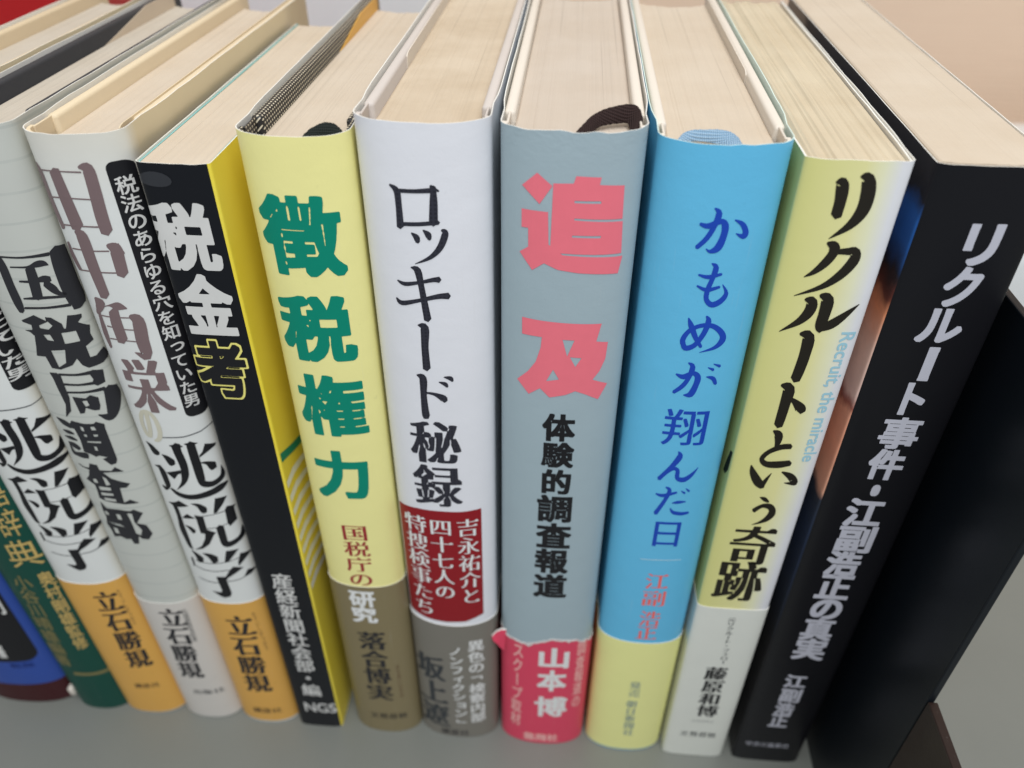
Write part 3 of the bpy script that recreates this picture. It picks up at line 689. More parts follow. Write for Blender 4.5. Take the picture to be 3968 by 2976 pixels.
(10, 'title_print', 'POLY', 'p5', 'inkbrown', [[(2.34, 124.33), (1.99, 124.29), (1.51, 124.24), (0.98, 124.15), (0.48, 123.99), (-0.05, 123.75), (-0.64, 123.42), (-1.2, 123.04), (-1.65, 122.64), (-1.98, 122.21), (-2.24, 121.73), (-2.39, 121.31), (-2.4, 121.09), (-2.36, 121.03), (-2.24, 120.9), (-2.02, 120.73), (-1.75, 120.62), (-1.37, 120.58), (-0.84, 120.61), (-0.23, 120.7), (0.36, 120.78), (0.98, 120.88), (1.65, 121.01), (2.26, 121.13), (2.69, 121.22), (3.32, 120.56), (3.2, 119.68), (2.79, 119.52), (2.2, 119.28), (1.51, 119.03), (0.84, 118.87), (0.18, 118.8), (-0.51, 118.78), (-1.19, 118.84), (-1.83, 119.01), (-2.4, 119.36), (-2.89, 119.85), (-3.26, 120.5), (-3.43, 121.27), (-3.32, 121.97), (-3.06, 122.56), (-2.71, 123.12), (-2.3, 123.63), (-1.81, 124.12), (-1.24, 124.6), (-0.64, 125.03), (-0.05, 125.37), (0.55, 125.58), (1.15, 125.68), (1.66, 125.72), (2.0, 125.76), (2.48, 125.08)]]),
(10, 'title_print', 'POLY', 'p6', 'inkbrown', [[(-4.58, 119.26), (-4.38, 118.96), (-4.1, 118.55), (-3.78, 118.1), (-3.46, 117.66), (-3.1, 117.15), (-2.67, 116.55), (-2.26, 115.96), (-1.94, 115.5), (-1.69, 115.12), (-1.43, 114.72), (-1.17, 114.33), (-0.96, 114.03), (-0.83, 112.92), (-1.54, 112.59), (-1.8, 112.73), (-2.19, 112.94), (-2.68, 113.31), (-3.18, 113.86), (-3.6, 114.56), (-3.99, 115.34), (-4.32, 116.13), (-4.58, 116.88), (-4.74, 117.59), (-4.8, 118.26), (-4.81, 118.79), (-4.82, 119.16), (-4.73, 119.31)]]),
(10, 'title_print', 'POLY', 'p0', 'inkbrown', [[(-1.85, 113.98), (-1.75, 114.26), (-1.6, 114.66), (-1.43, 115.12), (-1.23, 115.57), (-0.97, 116.04), (-0.68, 116.55), (-0.4, 117.0), (-0.21, 117.31), (-0.14, 117.31), (-0.09, 117.21), (-0.18, 116.8), (-0.3, 116.21), (-0.44, 115.57), (-0.55, 115.0), (-0.65, 114.5), (-0.75, 114.01), (-0.84, 113.58), (-0.9, 113.27), (-1.47, 113.28)]]),
(10, 'title_print', 'POLY', 'p1', 'inkbrown', [[(1.95, 117.99), (2.33, 117.95), (2.89, 117.88), (3.51, 117.75), (4.1, 117.5), (4.6, 117.11), (5.05, 116.63), (5.44, 116.05), (5.77, 115.22), (5.64, 114.31), (5.22, 114.08), (4.84, 114.1), (4.49, 114.16), (4.11, 114.25), (3.69, 114.37), (3.31, 114.49), (3.05, 114.57), (2.97, 114.69), (3.01, 114.8), (3.25, 114.85), (3.6, 114.91), (3.95, 115.01), (4.19, 115.16), (4.33, 115.37), (4.4, 115.6), (4.28, 115.66), (4.19, 115.18), (4.22, 114.98), (4.07, 115.17), (3.83, 115.48), (3.58, 115.8), (3.22, 116.22), (2.72, 116.75), (2.23, 117.24), (1.89, 117.58), (1.82, 117.84)]]),
(10, 'title_print', 'POLY', 'p2', 'inkbrown', [[(-1.09, 110.17), (-0.88, 110.18), (-0.59, 110.21), (-0.25, 110.2), (0.07, 110.09), (0.37, 109.85), (0.64, 109.53), (0.86, 109.22), (1.01, 109.01), (1.08, 108.64), (0.86, 108.5), (0.66, 108.57), (0.39, 108.66), (0.1, 108.77), (-0.14, 108.9), (-0.39, 109.12), (-0.67, 109.4), (-0.93, 109.69), (-1.11, 109.88), (-1.16, 110.05)]]),
(10, 'title_print', 'POLY', 'p3', 'inkbrown', [[(-2.07, 106.35), (-1.78, 106.66), (-1.36, 107.11), (-0.86, 107.59), (-0.36, 107.95), (0.15, 108.17), (0.68, 108.29), (1.23, 108.29), (1.79, 108.1), (2.32, 107.63), (2.74, 106.98), (3.02, 106.23), (3.13, 105.42), (3.05, 104.68), (2.83, 104.07), (2.55, 103.54), (2.21, 103.08), (1.82, 102.69), (1.37, 102.38), (0.91, 102.12), (0.46, 101.89), (-0.01, 101.69), (-0.49, 101.53), (-0.93, 101.4), (-1.23, 101.31), (-1.29, 101.37), (-1.28, 101.46), (-1.01, 101.65), (-0.63, 101.91), (-0.22, 102.22), (0.15, 102.57), (0.47, 102.98), (0.78, 103.43), (1.04, 103.9), (1.24, 104.34), (1.4, 104.8), (1.52, 105.26), (1.58, 105.64), (1.58, 105.83), (1.55, 105.95), (1.5, 106.13), (1.45, 106.28), (1.4, 106.4), (1.21, 106.57), (0.85, 106.77), (0.43, 106.89), (0.04, 106.87), (-0.34, 106.6), (-0.74, 106.12), (-1.11, 105.61), (-1.37, 105.25), (-1.92, 105.57)]]),
(7, 'title_print', 'POLY', 'p4', 'ink', [[(-5.34, 178.36), (-5.06, 178.3), (-4.63, 178.22), (-4.15, 177.99), (-3.76, 177.51), (-3.59, 176.82), (-3.56, 176.04), (-3.57, 175.21), (-3.56, 174.37), (-3.54, 173.43), (-3.52, 172.37), (-3.51, 171.4), (-3.5, 170.72), (-4.16, 170.12), (-4.82, 170.47), (-4.79, 171.15), (-4.75, 172.13), (-4.71, 173.19), (-4.69, 174.14), (-4.7, 174.98), (-4.71, 175.78), (-4.75, 176.46), (-4.82, 176.94), (-4.92, 177.27), (-5.11, 177.58), (-5.36, 177.85), (-5.55, 178.05), (-5.52, 178.25)]]),
(7, 'title_print', 'POLY', 'p5', 'ink', [[(2.51, 178.3), (2.55, 177.83), (2.6, 177.15), (2.65, 176.34), (2.68, 175.49), (2.66, 174.49), (2.61, 173.36), (2.56, 172.3), (2.53, 171.57), (1.71, 170.96), (0.96, 171.55), (1.02, 172.29), (1.11, 173.34), (1.21, 174.47), (1.3, 175.45), (1.39, 176.29), (1.48, 177.09), (1.56, 177.77), (1.62, 178.25), (2.07, 178.56)]]),
(7, 'title_print', 'POLY', 'p6', 'ink', [[(-4.64, 177.63), (-3.99, 177.67), (-3.07, 177.69), (-2.06, 177.71), (-1.14, 177.75), (-0.25, 177.84), (0.66, 177.96), (1.47, 178.07), (2.03, 178.14), (2.34, 177.69), (2.03, 177.2), (1.47, 177.17), (0.65, 177.12), (-0.28, 177.06), (-1.19, 177.02), (-2.14, 177.0), (-3.16, 176.97), (-4.1, 176.93), (-4.75, 176.89), (-4.91, 177.25)]]),
(7, 'title_print', 'POLY', 'p0', 'ink', [[(1.75, 178.65), (3.04, 177.67), (3.04, 177.44), (2.83, 177.34), (1.45, 178.17), (1.47, 178.49)]]),
(7, 'title_print', 'POLY', 'p1', 'ink', [[(-4.07, 171.5), (-3.46, 171.54), (-2.61, 171.59), (-1.65, 171.64), (-0.76, 171.7), (0.16, 171.81), (1.14, 171.94), (2.02, 172.06), (2.63, 172.13), (2.91, 171.75), (2.66, 171.31), (2.04, 171.25), (1.16, 171.15), (0.16, 171.03), (-0.78, 170.93), (-1.71, 170.87), (-2.68, 170.82), (-3.55, 170.77), (-4.16, 170.72), (-4.33, 171.09)]]),
(7, 'title_print', 'POLY', 'p2', 'ink', [[(-2.2, 169.66), (-1.97, 169.59), (-1.63, 169.5), (-1.26, 169.35), (-0.96, 169.1), (-0.81, 168.74), (-0.79, 168.39), (-0.82, 168.12), (-0.84, 167.95), (-1.19, 167.56), (-1.62, 167.74), (-1.67, 167.9), (-1.75, 168.09), (-1.83, 168.26), (-1.87, 168.38), (-1.94, 168.6), (-2.09, 168.92), (-2.24, 169.24), (-2.35, 169.46), (-2.32, 169.6)]]),
(7, 'title_print', 'POLY', 'p3', 'ink', [[(-0.08, 170.32), (0.15, 170.25), (0.5, 170.14), (0.86, 169.98), (1.16, 169.73), (1.3, 169.36), (1.3, 169.0), (1.25, 168.73), (1.21, 168.55), (0.95, 168.24), (0.62, 168.38), (0.53, 168.53), (0.41, 168.71), (0.29, 168.87), (0.22, 168.99), (0.15, 169.21), (0.01, 169.55), (-0.13, 169.89), (-0.23, 170.13), (-0.21, 170.26)]]),
(7, 'title_print', 'POLY', 'p4', 'ink', [[(3.2, 170.51), (3.37, 170.52), (3.68, 170.52), (4.11, 170.23), (4.29, 169.6), (4.17, 168.9), (3.91, 168.13), (3.56, 167.31), (3.14, 166.58), (2.68, 165.97), (2.15, 165.43), (1.57, 164.95), (0.93, 164.52), (0.17, 164.15), (-0.68, 163.83), (-1.46, 163.58), (-1.99, 163.39), (-2.05, 163.43), (-2.03, 163.51), (-1.52, 163.81), (-0.8, 164.24), (-0.04, 164.72), (0.59, 165.2), (1.07, 165.68), (1.5, 166.19), (1.88, 166.71), (2.2, 167.25), (2.49, 167.88), (2.77, 168.61), (2.98, 169.27), (3.11, 169.67), (3.19, 169.69), (3.25, 169.76), (3.13, 169.94), (3.02, 170.1), (3.0, 170.36)]]),
(7, 'title_print', 'POLY', 'p5', 'ink', [[(-5.54, 159.76), (-5.29, 159.69), (-4.94, 159.59), (-4.55, 159.52), (-4.15, 159.51), (-3.63, 159.57), (-2.97, 159.68), (-2.27, 159.82), (-1.58, 159.97), (-0.9, 160.16), (-0.19, 160.38), (0.47, 160.6), (1.03, 160.77), (1.48, 160.88), (1.83, 160.95), (2.09, 161.0), (2.25, 161.03), (2.6, 160.37), (2.15, 159.73), (1.98, 159.77), (1.76, 159.83), (1.48, 159.88), (1.1, 159.87), (0.56, 159.77), (-0.1, 159.62), (-0.83, 159.44), (-1.53, 159.27), (-2.23, 159.09), (-2.96, 158.88), (-3.67, 158.7), (-4.32, 158.64), (-4.86, 158.78), (-5.25, 159.05), (-5.52, 159.33), (-5.7, 159.52), (-5.68, 159.67)]]),
(7, 'title_print', 'POLY', 'p6', 'ink', [[(-6.06, 155.9), (-5.86, 155.74), (-5.61, 155.52), (-5.32, 155.39), (-5.0, 155.38), (-4.44, 155.48), (-3.65, 155.68), (-2.75, 155.92), (-1.86, 156.17), (-0.96, 156.46), (-0.02, 156.79), (0.89, 157.1), (1.69, 157.34), (2.38, 157.49), (2.97, 157.57), (3.44, 157.62), (3.76, 157.65), (4.16, 156.95), (3.73, 156.25), (3.4, 156.28), (2.95, 156.32), (2.4, 156.34), (1.78, 156.28), (1.01, 156.14), (0.1, 155.91), (-0.86, 155.64), (-1.77, 155.39), (-2.67, 155.09), (-3.58, 154.75), (-4.45, 154.45), (-5.23, 154.33), (-5.82, 154.55), (-6.12, 155.0), (-6.22, 155.43), (-6.29, 155.7), (-6.21, 155.86)]]),
(7, 'title_print', 'POLY', 'p0', 'ink', [[(-2.81, 162.8), (-2.55, 162.88), (-2.14, 163.01), (-1.59, 162.95), (-1.1, 162.49), (-0.87, 161.73), (-0.77, 160.83), (-0.72, 159.86), (-0.63, 158.89), (-0.5, 157.84), (-0.36, 156.69), (-0.21, 155.57), (-0.08, 154.58), (0.03, 153.73), (0.13, 152.96), (0.22, 152.32), (0.28, 151.86), (-0.36, 151.09), (-1.14, 151.44), (-1.18, 151.9), (-1.23, 152.55), (-1.3, 153.34), (-1.38, 154.21), (-1.45, 155.22), (-1.54, 156.37), (-1.63, 157.52), (-1.73, 158.57), (-1.86, 159.54), (-2.0, 160.46), (-2.14, 161.22), (-2.25, 161.71), (-2.3, 161.95), (-2.43, 162.18), (-2.68, 162.39), (-2.88, 162.54), (-2.91, 162.68)]]),
(7, 'title_print', 'POLY', 'p1', 'ink', [[(-2.37, 150.41), (-2.1, 150.57), (-1.63, 150.81), (-0.93, 150.75), (-0.38, 150.02), (-0.29, 148.95), (-0.4, 147.74), (-0.56, 146.45), (-0.66, 145.23), (-0.65, 143.92), (-0.61, 142.48), (-0.56, 141.16), (-0.53, 140.23), (-1.3, 139.41), (-2.1, 139.91), (-2.1, 140.85), (-2.09, 142.18), (-2.09, 143.66), (-2.08, 145.04), (-2.04, 146.34), (-2.0, 147.63), (-1.97, 148.7), (-1.97, 149.31), (-1.89, 149.45), (-1.92, 149.7), (-2.19, 149.94), (-2.42, 150.13), (-2.47, 150.28)]]),
(7, 'title_print', 'POLY', 'p2', 'ink', [[(-3.4, 138.44), (-3.11, 138.54), (-2.63, 138.69), (-2.0, 138.56), (-1.52, 137.85), (-1.42, 136.79), (-1.51, 135.6), (-1.66, 134.36), (-1.73, 133.2), (-1.7, 132.03), (-1.64, 130.8), (-1.56, 129.66), (-1.49, 128.82), (-1.44, 128.41), (-1.42, 128.33), (-1.41, 128.31), (-1.36, 128.17), (-1.74, 127.02), (-2.67, 126.91), (-2.72, 126.97), (-2.86, 127.19), (-3.0, 127.64), (-3.07, 128.29), (-3.09, 129.23), (-3.08, 130.42), (-3.05, 131.71), (-3.04, 132.94), (-3.02, 134.17), (-3.0, 135.41), (-3.0, 136.45), (-3.01, 137.07), (-2.98, 137.31), (-3.06, 137.61), (-3.3, 137.9), (-3.5, 138.13), (-3.52, 138.3)]]),
(7, 'title_print', 'POLY', 'p3', 'ink', [[(-1.8, 134.19), (-1.49, 134.18), (-1.03, 134.18), (-0.51, 134.15), (0.02, 134.08), (0.56, 133.97), (1.15, 133.82), (1.7, 133.64), (2.13, 133.38), (2.43, 132.93), (2.49, 132.33), (2.38, 132.03), (2.32, 131.95), (1.81, 131.54), (1.37, 131.98), (1.33, 132.13), (1.26, 132.15), (1.25, 131.94), (1.23, 131.92), (1.0, 132.18), (0.63, 132.58), (0.19, 132.99), (-0.22, 133.3), (-0.66, 133.48), (-1.14, 133.59), (-1.58, 133.66), (-1.89, 133.7), (-1.96, 133.95)]]),
(7, 'title_print', 'POLY', 'p4', 'ink', [[(0.98, 136.97), (1.24, 136.97), (1.63, 136.98), (2.04, 136.95), (2.39, 136.84), (2.63, 136.58), (2.75, 136.27), (2.78, 136.03), (2.8, 135.89), (2.66, 135.53), (2.36, 135.55), (2.27, 135.66), (2.16, 135.77), (2.05, 135.85), (1.96, 135.93), (1.76, 136.11), (1.45, 136.35), (1.13, 136.58), (0.92, 136.74), (0.89, 136.87)]]),
(7, 'title_print', 'POLY', 'p5', 'ink', [[(2.03, 138.26), (2.29, 138.31), (2.69, 138.38), (3.11, 138.41), (3.49, 138.33), (3.76, 138.05), (3.87, 137.7), (3.89, 137.45), (3.89, 137.3), (3.73, 136.97), (3.44, 137.03), (3.35, 137.14), (3.24, 137.26), (3.15, 137.31), (3.09, 137.34), (2.9, 137.49), (2.57, 137.7), (2.23, 137.89), (1.99, 138.03), (1.95, 138.15)]]),
(9, 'title_print', 'POLY', 'p6', 'blueink', [[(-2.55, 173.72), (-2.3, 173.68), (-1.97, 173.63), (-1.64, 173.61), (-1.36, 173.65), (-0.99, 173.82), (-0.48, 174.1), (0.06, 174.39), (0.56, 174.57), (1.04, 174.58), (1.5, 174.39), (1.86, 174.03), (2.09, 173.61), (2.22, 173.11), (2.26, 172.57), (2.24, 172.0), (2.19, 171.42), (2.11, 170.79), (2.0, 170.08), (1.83, 169.39), (1.56, 168.8), (1.17, 168.39), (0.72, 168.16), (0.29, 168.08), (-0.11, 168.07), (-0.47, 168.2), (-0.72, 168.45), (-0.89, 168.68), (-1.0, 168.83), (-1.0, 168.94), (-0.91, 168.96), (-0.75, 168.88), (-0.55, 168.77), (-0.36, 168.73), (-0.23, 168.78), (-0.05, 168.93), (0.17, 169.13), (0.35, 169.38), (0.5, 169.65), (0.65, 170.05), (0.83, 170.6), (0.99, 171.21), (1.08, 171.76), (1.11, 172.25), (1.08, 172.71), (1.03, 173.08), (0.97, 173.33), (0.93, 173.46), (0.95, 173.53), (0.95, 173.58), (0.83, 173.62), (0.51, 173.5), (0.03, 173.2), (-0.51, 172.86), (-1.08, 172.65), (-1.63, 172.68), (-2.1, 172.86), (-2.44, 173.06), (-2.66, 173.18), (-2.75, 173.5)]]),
(9, 'title_print', 'POLY', 'p0', 'blueink', [[(-0.57, 176.52), (-0.36, 176.47), (-0.02, 176.39), (0.4, 176.13), (0.71, 175.58), (0.73, 174.95), (0.61, 174.32), (0.42, 173.68), (0.22, 173.06), (0.03, 172.45), (-0.2, 171.82), (-0.46, 171.2), (-0.77, 170.61), (-1.15, 170.04), (-1.59, 169.5), (-1.99, 169.04), (-2.27, 168.72), (-2.71, 168.81), (-2.83, 169.31), (-2.57, 169.65), (-2.2, 170.12), (-1.81, 170.65), (-1.49, 171.17), (-1.24, 171.7), (-1.0, 172.28), (-0.79, 172.88), (-0.62, 173.46), (-0.49, 174.07), (-0.38, 174.68), (-0.33, 175.21), (-0.31, 175.52), (-0.28, 175.64), (-0.36, 175.85), (-0.54, 176.1), (-0.69, 176.29), (-0.7, 176.45)]]),
(9, 'title_print', 'POLY', 'p1', 'blueink', [[(3.06, 174.5), (3.34, 174.44), (3.76, 174.35), (4.24, 174.19), (4.71, 173.9), (5.1, 173.48), (5.4, 173.01), (5.64, 172.52), (5.78, 172.05), (5.8, 171.6), (5.68, 171.21), (5.43, 170.92), (5.0, 170.8), (4.54, 170.99), (4.15, 171.3), (3.83, 171.61), (3.62, 171.81), (3.58, 171.92), (3.66, 171.96), (3.92, 171.9), (4.3, 171.81), (4.63, 171.76), (4.73, 171.81), (4.68, 171.85), (4.71, 171.92), (4.74, 172.03), (4.74, 172.13), (4.67, 172.34), (4.52, 172.67), (4.34, 173.0), (4.17, 173.26), (3.95, 173.52), (3.61, 173.82), (3.26, 174.1), (3.01, 174.29), (2.97, 174.42)]]),
(9, 'title_print', 'POLY', 'p2', 'blueink', [[(0.53, 166.2), (0.73, 166.19), (1.05, 166.17), (1.48, 165.95), (1.81, 165.4), (1.85, 164.76), (1.74, 164.11), (1.58, 163.47), (1.44, 162.85), (1.32, 162.27), (1.19, 161.69), (1.08, 161.14), (1.01, 160.64), (0.97, 160.15), (0.95, 159.68), (0.98, 159.28), (1.05, 159.0), (1.2, 158.75), (1.41, 158.52), (1.62, 158.37), (1.75, 158.32), (1.95, 158.36), (2.28, 158.51), (2.63, 158.73), (2.92, 158.98), (3.17, 159.27), (3.39, 159.6), (3.55, 159.94), (3.62, 160.2), (3.58, 160.55), (3.39, 161.05), (3.15, 161.55), (2.99, 161.9), (3.01, 161.99), (3.1, 161.98), (3.35, 161.69), (3.73, 161.26), (4.11, 160.72), (4.36, 160.11), (4.35, 159.51), (4.19, 158.98), (3.94, 158.52), (3.64, 158.13), (3.29, 157.77), (2.85, 157.45), (2.37, 157.22), (1.84, 157.15), (1.3, 157.34), (0.85, 157.72), (0.5, 158.17), (0.24, 158.69), (0.11, 159.24), (0.07, 159.8), (0.08, 160.36), (0.13, 160.91), (0.23, 161.48), (0.37, 162.06), (0.52, 162.62), (0.63, 163.18), (0.72, 163.8), (0.8, 164.45), (0.85, 165.01), (0.86, 165.32), (0.89, 165.39), (0.81, 165.58), (0.62, 165.81), (0.46, 165.99), (0.43, 166.13)]]),
(9, 'title_print', 'POLY', 'p3', 'blueink', [[(-1.41, 163.94), (-1.1, 163.9), (-0.68, 163.83), (-0.21, 163.79), (0.23, 163.8), (0.75, 163.89), (1.38, 164.04), (1.98, 164.19), (2.4, 164.29), (2.64, 164.09), (2.6, 163.81), (2.2, 163.64), (1.63, 163.38), (0.99, 163.13), (0.37, 162.99), (-0.21, 163.05), (-0.74, 163.24), (-1.17, 163.45), (-1.46, 163.58), (-1.53, 163.79)]]),
(9, 'title_print', 'POLY', 'p4', 'blueink', [[(-1.32, 161.7), (-0.99, 161.57), (-0.53, 161.39), (-0.04, 161.24), (0.39, 161.18), (0.87, 161.25), (1.48, 161.41), (2.06, 161.59), (2.47, 161.71), (2.71, 161.52), (2.68, 161.22), (2.3, 161.04), (1.75, 160.75), (1.12, 160.48), (0.48, 160.36), (-0.14, 160.51), (-0.69, 160.82), (-1.13, 161.15), (-1.43, 161.36), (-1.47, 161.58)]]),
(9, 'title_print', 'POLY', 'p5', 'blueink', [[(-1.82, 154.75), (-1.63, 154.51), (-1.36, 154.18), (-1.06, 153.77), (-0.76, 153.29), (-0.47, 152.69), (-0.17, 151.97), (0.13, 151.25), (0.41, 150.62), (0.7, 150.06), (0.99, 149.51), (1.26, 149.03), (1.45, 148.68), (1.37, 148.28), (1.02, 148.29), (0.78, 148.59), (0.43, 149.01), (0.04, 149.53), (-0.34, 150.11), (-0.71, 150.76), (-1.07, 151.48), (-1.4, 152.19), (-1.65, 152.81), (-1.82, 153.37), (-1.91, 153.9), (-1.97, 154.34), (-2.01, 154.64), (-1.95, 154.77)]]),
(9, 'title_print', 'POLY', 'p6', 'blueink', [[(1.32, 155.4), (1.49, 155.31), (1.77, 155.15), (2.11, 154.77), (2.3, 154.17), (2.29, 153.49), (2.17, 152.74), (1.97, 151.96), (1.74, 151.21), (1.45, 150.46), (1.1, 149.69), (0.72, 148.97), (0.3, 148.37), (-0.17, 147.93), (-0.69, 147.62), (-1.2, 147.45), (-1.78, 147.49), (-2.27, 147.97), (-2.48, 148.56), (-2.58, 149.05), (-2.65, 149.35), (-2.34, 149.84), (-1.84, 149.61), (-1.74, 149.3), (-1.62, 148.88), (-1.5, 148.61), (-1.52, 148.61), (-1.41, 148.62), (-1.08, 148.7), (-0.69, 148.88), (-0.34, 149.18), (-0.01, 149.66), (0.32, 150.31), (0.62, 151.04), (0.87, 151.74), (1.04, 152.43), (1.16, 153.17), (1.23, 153.83), (1.27, 154.29), (1.3, 154.51), (1.29, 154.71), (1.21, 154.97), (1.13, 155.19), (1.16, 155.37)]]),
(9, 'title_print', 'POLY', 'p0', 'blueink', [[(-1.99, 147.77), (-2.16, 148.03), (-2.43, 148.44), (-2.7, 149.0), (-2.81, 149.7), (-2.69, 150.38), (-2.46, 151.02), (-2.14, 151.64), (-1.76, 152.18), (-1.31, 152.63), (-0.79, 153.03), (-0.23, 153.35), (0.34, 153.59), (0.93, 153.74), (1.55, 153.82), (2.19, 153.8), (2.82, 153.67), (3.44, 153.37), (4.04, 152.96), (4.58, 152.47), (5.02, 151.96), (5.35, 151.42), (5.59, 150.83), (5.67, 150.21), (5.59, 149.65), (5.36, 149.16), (5.02, 148.7), (4.57, 148.29), (4.04, 147.95), (3.33, 147.68), (2.48, 147.46), (1.7, 147.26), (1.16, 147.11), (1.12, 147.15), (1.12, 147.21), (1.62, 147.48), (2.33, 147.85), (3.06, 148.26), (3.62, 148.66), (3.97, 149.08), (4.22, 149.53), (4.38, 149.96), (4.46, 150.32), (4.46, 150.57), (4.42, 150.76), (4.33, 150.97), (4.18, 151.23), (3.91, 151.59), (3.53, 152.0), (3.11, 152.37), (2.69, 152.63), (2.22, 152.78), (1.69, 152.85), (1.14, 152.84), (0.62, 152.73), (0.12, 152.53), (-0.36, 152.24), (-0.8, 151.87), (-1.16, 151.48), (-1.43, 151.02), (-1.65, 150.49), (-1.79, 149.97), (-1.84, 149.6), (-1.8, 149.33), (-1.66, 148.99), (-1.46, 148.62), (-1.3, 148.33), (-1.49, 147.78)]]),
(9, 'title_print', 'POLY', 'p1', 'blueink', [[(-2.43, 141.98), (-2.15, 141.93), (-1.77, 141.86), (-1.39, 141.83), (-1.13, 141.87), (-0.85, 142.01), (-0.44, 142.29), (0.04, 142.59), (0.53, 142.77), (1.03, 142.75), (1.49, 142.56), (1.92, 142.19), (2.25, 141.63), (2.38, 140.99), (2.37, 140.37), (2.28, 139.78), (2.17, 139.21), (2.06, 138.57), (1.92, 137.85), (1.7, 137.14), (1.35, 136.55), (0.8, 136.31), (0.27, 136.41), (-0.13, 136.6), (-0.4, 136.72), (-0.47, 136.84), (-0.42, 136.96), (-0.18, 137.09), (0.15, 137.26), (0.4, 137.48), (0.49, 137.68), (0.61, 137.99), (0.79, 138.52), (0.97, 139.14), (1.1, 139.71), (1.17, 140.23), (1.2, 140.71), (1.18, 141.07), (1.15, 141.24), (1.13, 141.34), (1.05, 141.51), (0.9, 141.67), (0.73, 141.74), (0.48, 141.62), (0.1, 141.29), (-0.35, 140.91), (-0.9, 140.69), (-1.47, 140.81), (-1.94, 141.12), (-2.29, 141.43), (-2.52, 141.64), (-2.56, 141.85)]]),
(9, 'title_print', 'POLY', 'p2', 'blueink', [[(-0.47, 144.8), (-0.24, 144.76), (0.12, 144.71), (0.58, 144.43), (0.91, 143.76), (0.92, 142.98), (0.77, 142.18), (0.55, 141.37), (0.33, 140.66), (0.12, 140.06), (-0.1, 139.52), (-0.36, 139.02), (-0.67, 138.55), (-1.06, 138.08), (-1.51, 137.65), (-1.92, 137.3), (-2.19, 137.05), (-2.59, 137.2), (-2.63, 137.72), (-2.37, 138.01), (-2.01, 138.42), (-1.63, 138.87), (-1.32, 139.3), (-1.07, 139.71), (-0.84, 140.14), (-0.64, 140.6), (-0.46, 141.13), (-0.31, 141.81), (-0.18, 142.59), (-0.11, 143.29), (-0.08, 143.7), (-0.06, 143.81), (-0.15, 144.05), (-0.38, 144.33), (-0.55, 144.54), (-0.58, 144.71)]]),
(9, 'title_print', 'POLY', 'p3', 'blueink', [[(3.37, 141.55), (3.62, 141.58), (4.0, 141.63), (4.44, 141.6), (4.92, 141.38), (5.29, 140.91), (5.51, 140.4), (5.64, 139.97), (5.72, 139.7), (5.53, 139.32), (5.1, 139.53), (4.97, 139.79), (4.79, 140.14), (4.62, 140.44), (4.53, 140.58), (4.36, 140.75), (4.01, 140.98), (3.64, 141.19), (3.38, 141.33), (3.32, 141.45)]]),
(9, 'title_print', 'POLY', 'p4', 'blueink', [[(3.34, 143.77), (4.5, 143.45), (4.65, 142.99), (4.38, 142.77), (3.31, 143.6), (3.28, 143.7)]]),
(9, 'title_print', 'POLY', 'p5', 'blueink', [[(4.31, 144.57), (5.62, 144.23), (5.8, 143.77), (5.54, 143.54), (4.29, 144.4), (4.26, 144.5)]]),
(9, 'title_print', 'POLY', 'p6', 'blueink', [[(0.68, 121.98), (0.88, 121.87), (1.22, 121.66), (1.6, 121.1), (1.69, 120.23), (1.45, 119.41), (1.03, 118.58), (0.54, 117.73), (0.04, 116.87), (-0.52, 115.93), (-1.15, 114.92), (-1.73, 113.99), (-2.13, 113.33), (-2.65, 113.42), (-2.8, 114.12), (-2.4, 114.79), (-1.83, 115.74), (-1.23, 116.76), (-0.72, 117.7), (-0.3, 118.59), (0.07, 119.5), (0.37, 120.3), (0.55, 120.8), (0.63, 120.95), (0.68, 121.17), (0.61, 121.53), (0.54, 121.82), (0.57, 121.96)]]),
(9, 'title_print', 'POLY', 'p0', 'blueink', [[(-2.37, 114.81), (-1.98, 115.32), (-1.39, 116.07), (-0.77, 116.81), (-0.22, 117.31), (0.27, 117.51), (0.73, 117.47), (1.15, 117.21), (1.51, 116.71), (1.67, 116.01), (1.69, 115.31), (1.7, 114.77), (1.73, 114.6), (1.81, 114.57), (2.03, 114.47), (2.3, 114.43), (2.56, 114.45), (2.85, 114.56), (3.19, 114.81), (3.57, 115.13), (3.94, 115.48), (4.33, 115.91), (4.75, 116.44), (5.12, 116.93), (5.38, 117.27), (5.45, 117.25), (5.47, 117.17), (5.32, 116.71), (5.11, 116.04), (4.84, 115.3), (4.54, 114.67), (4.21, 114.16), (3.83, 113.7), (3.42, 113.32), (2.95, 113.08), (2.45, 113.02), (1.93, 113.15), (1.44, 113.43), (0.99, 113.98), (0.79, 114.76), (0.78, 115.48), (0.79, 116.04), (0.76, 116.26), (0.72, 116.33), (0.61, 116.44), (0.43, 116.49), (0.16, 116.41), (-0.3, 116.0), (-0.89, 115.31), (-1.47, 114.57), (-1.87, 114.05), (-2.27, 114.23)]]),
(9, 'title_print', 'POLY', 'p1', 'blueink', [[(-2.53, 109.36), (-2.26, 109.31), (-1.91, 109.25), (-1.51, 109.22), (-1.08, 109.26), (-0.44, 109.45), (0.39, 109.73), (1.18, 110.01), (1.73, 110.19), (1.97, 109.95), (1.92, 109.6), (1.39, 109.33), (0.64, 108.91), (-0.19, 108.49), (-0.92, 108.25), (-1.52, 108.29), (-2.01, 108.53), (-2.36, 108.79), (-2.6, 108.96), (-2.64, 109.19)]]),
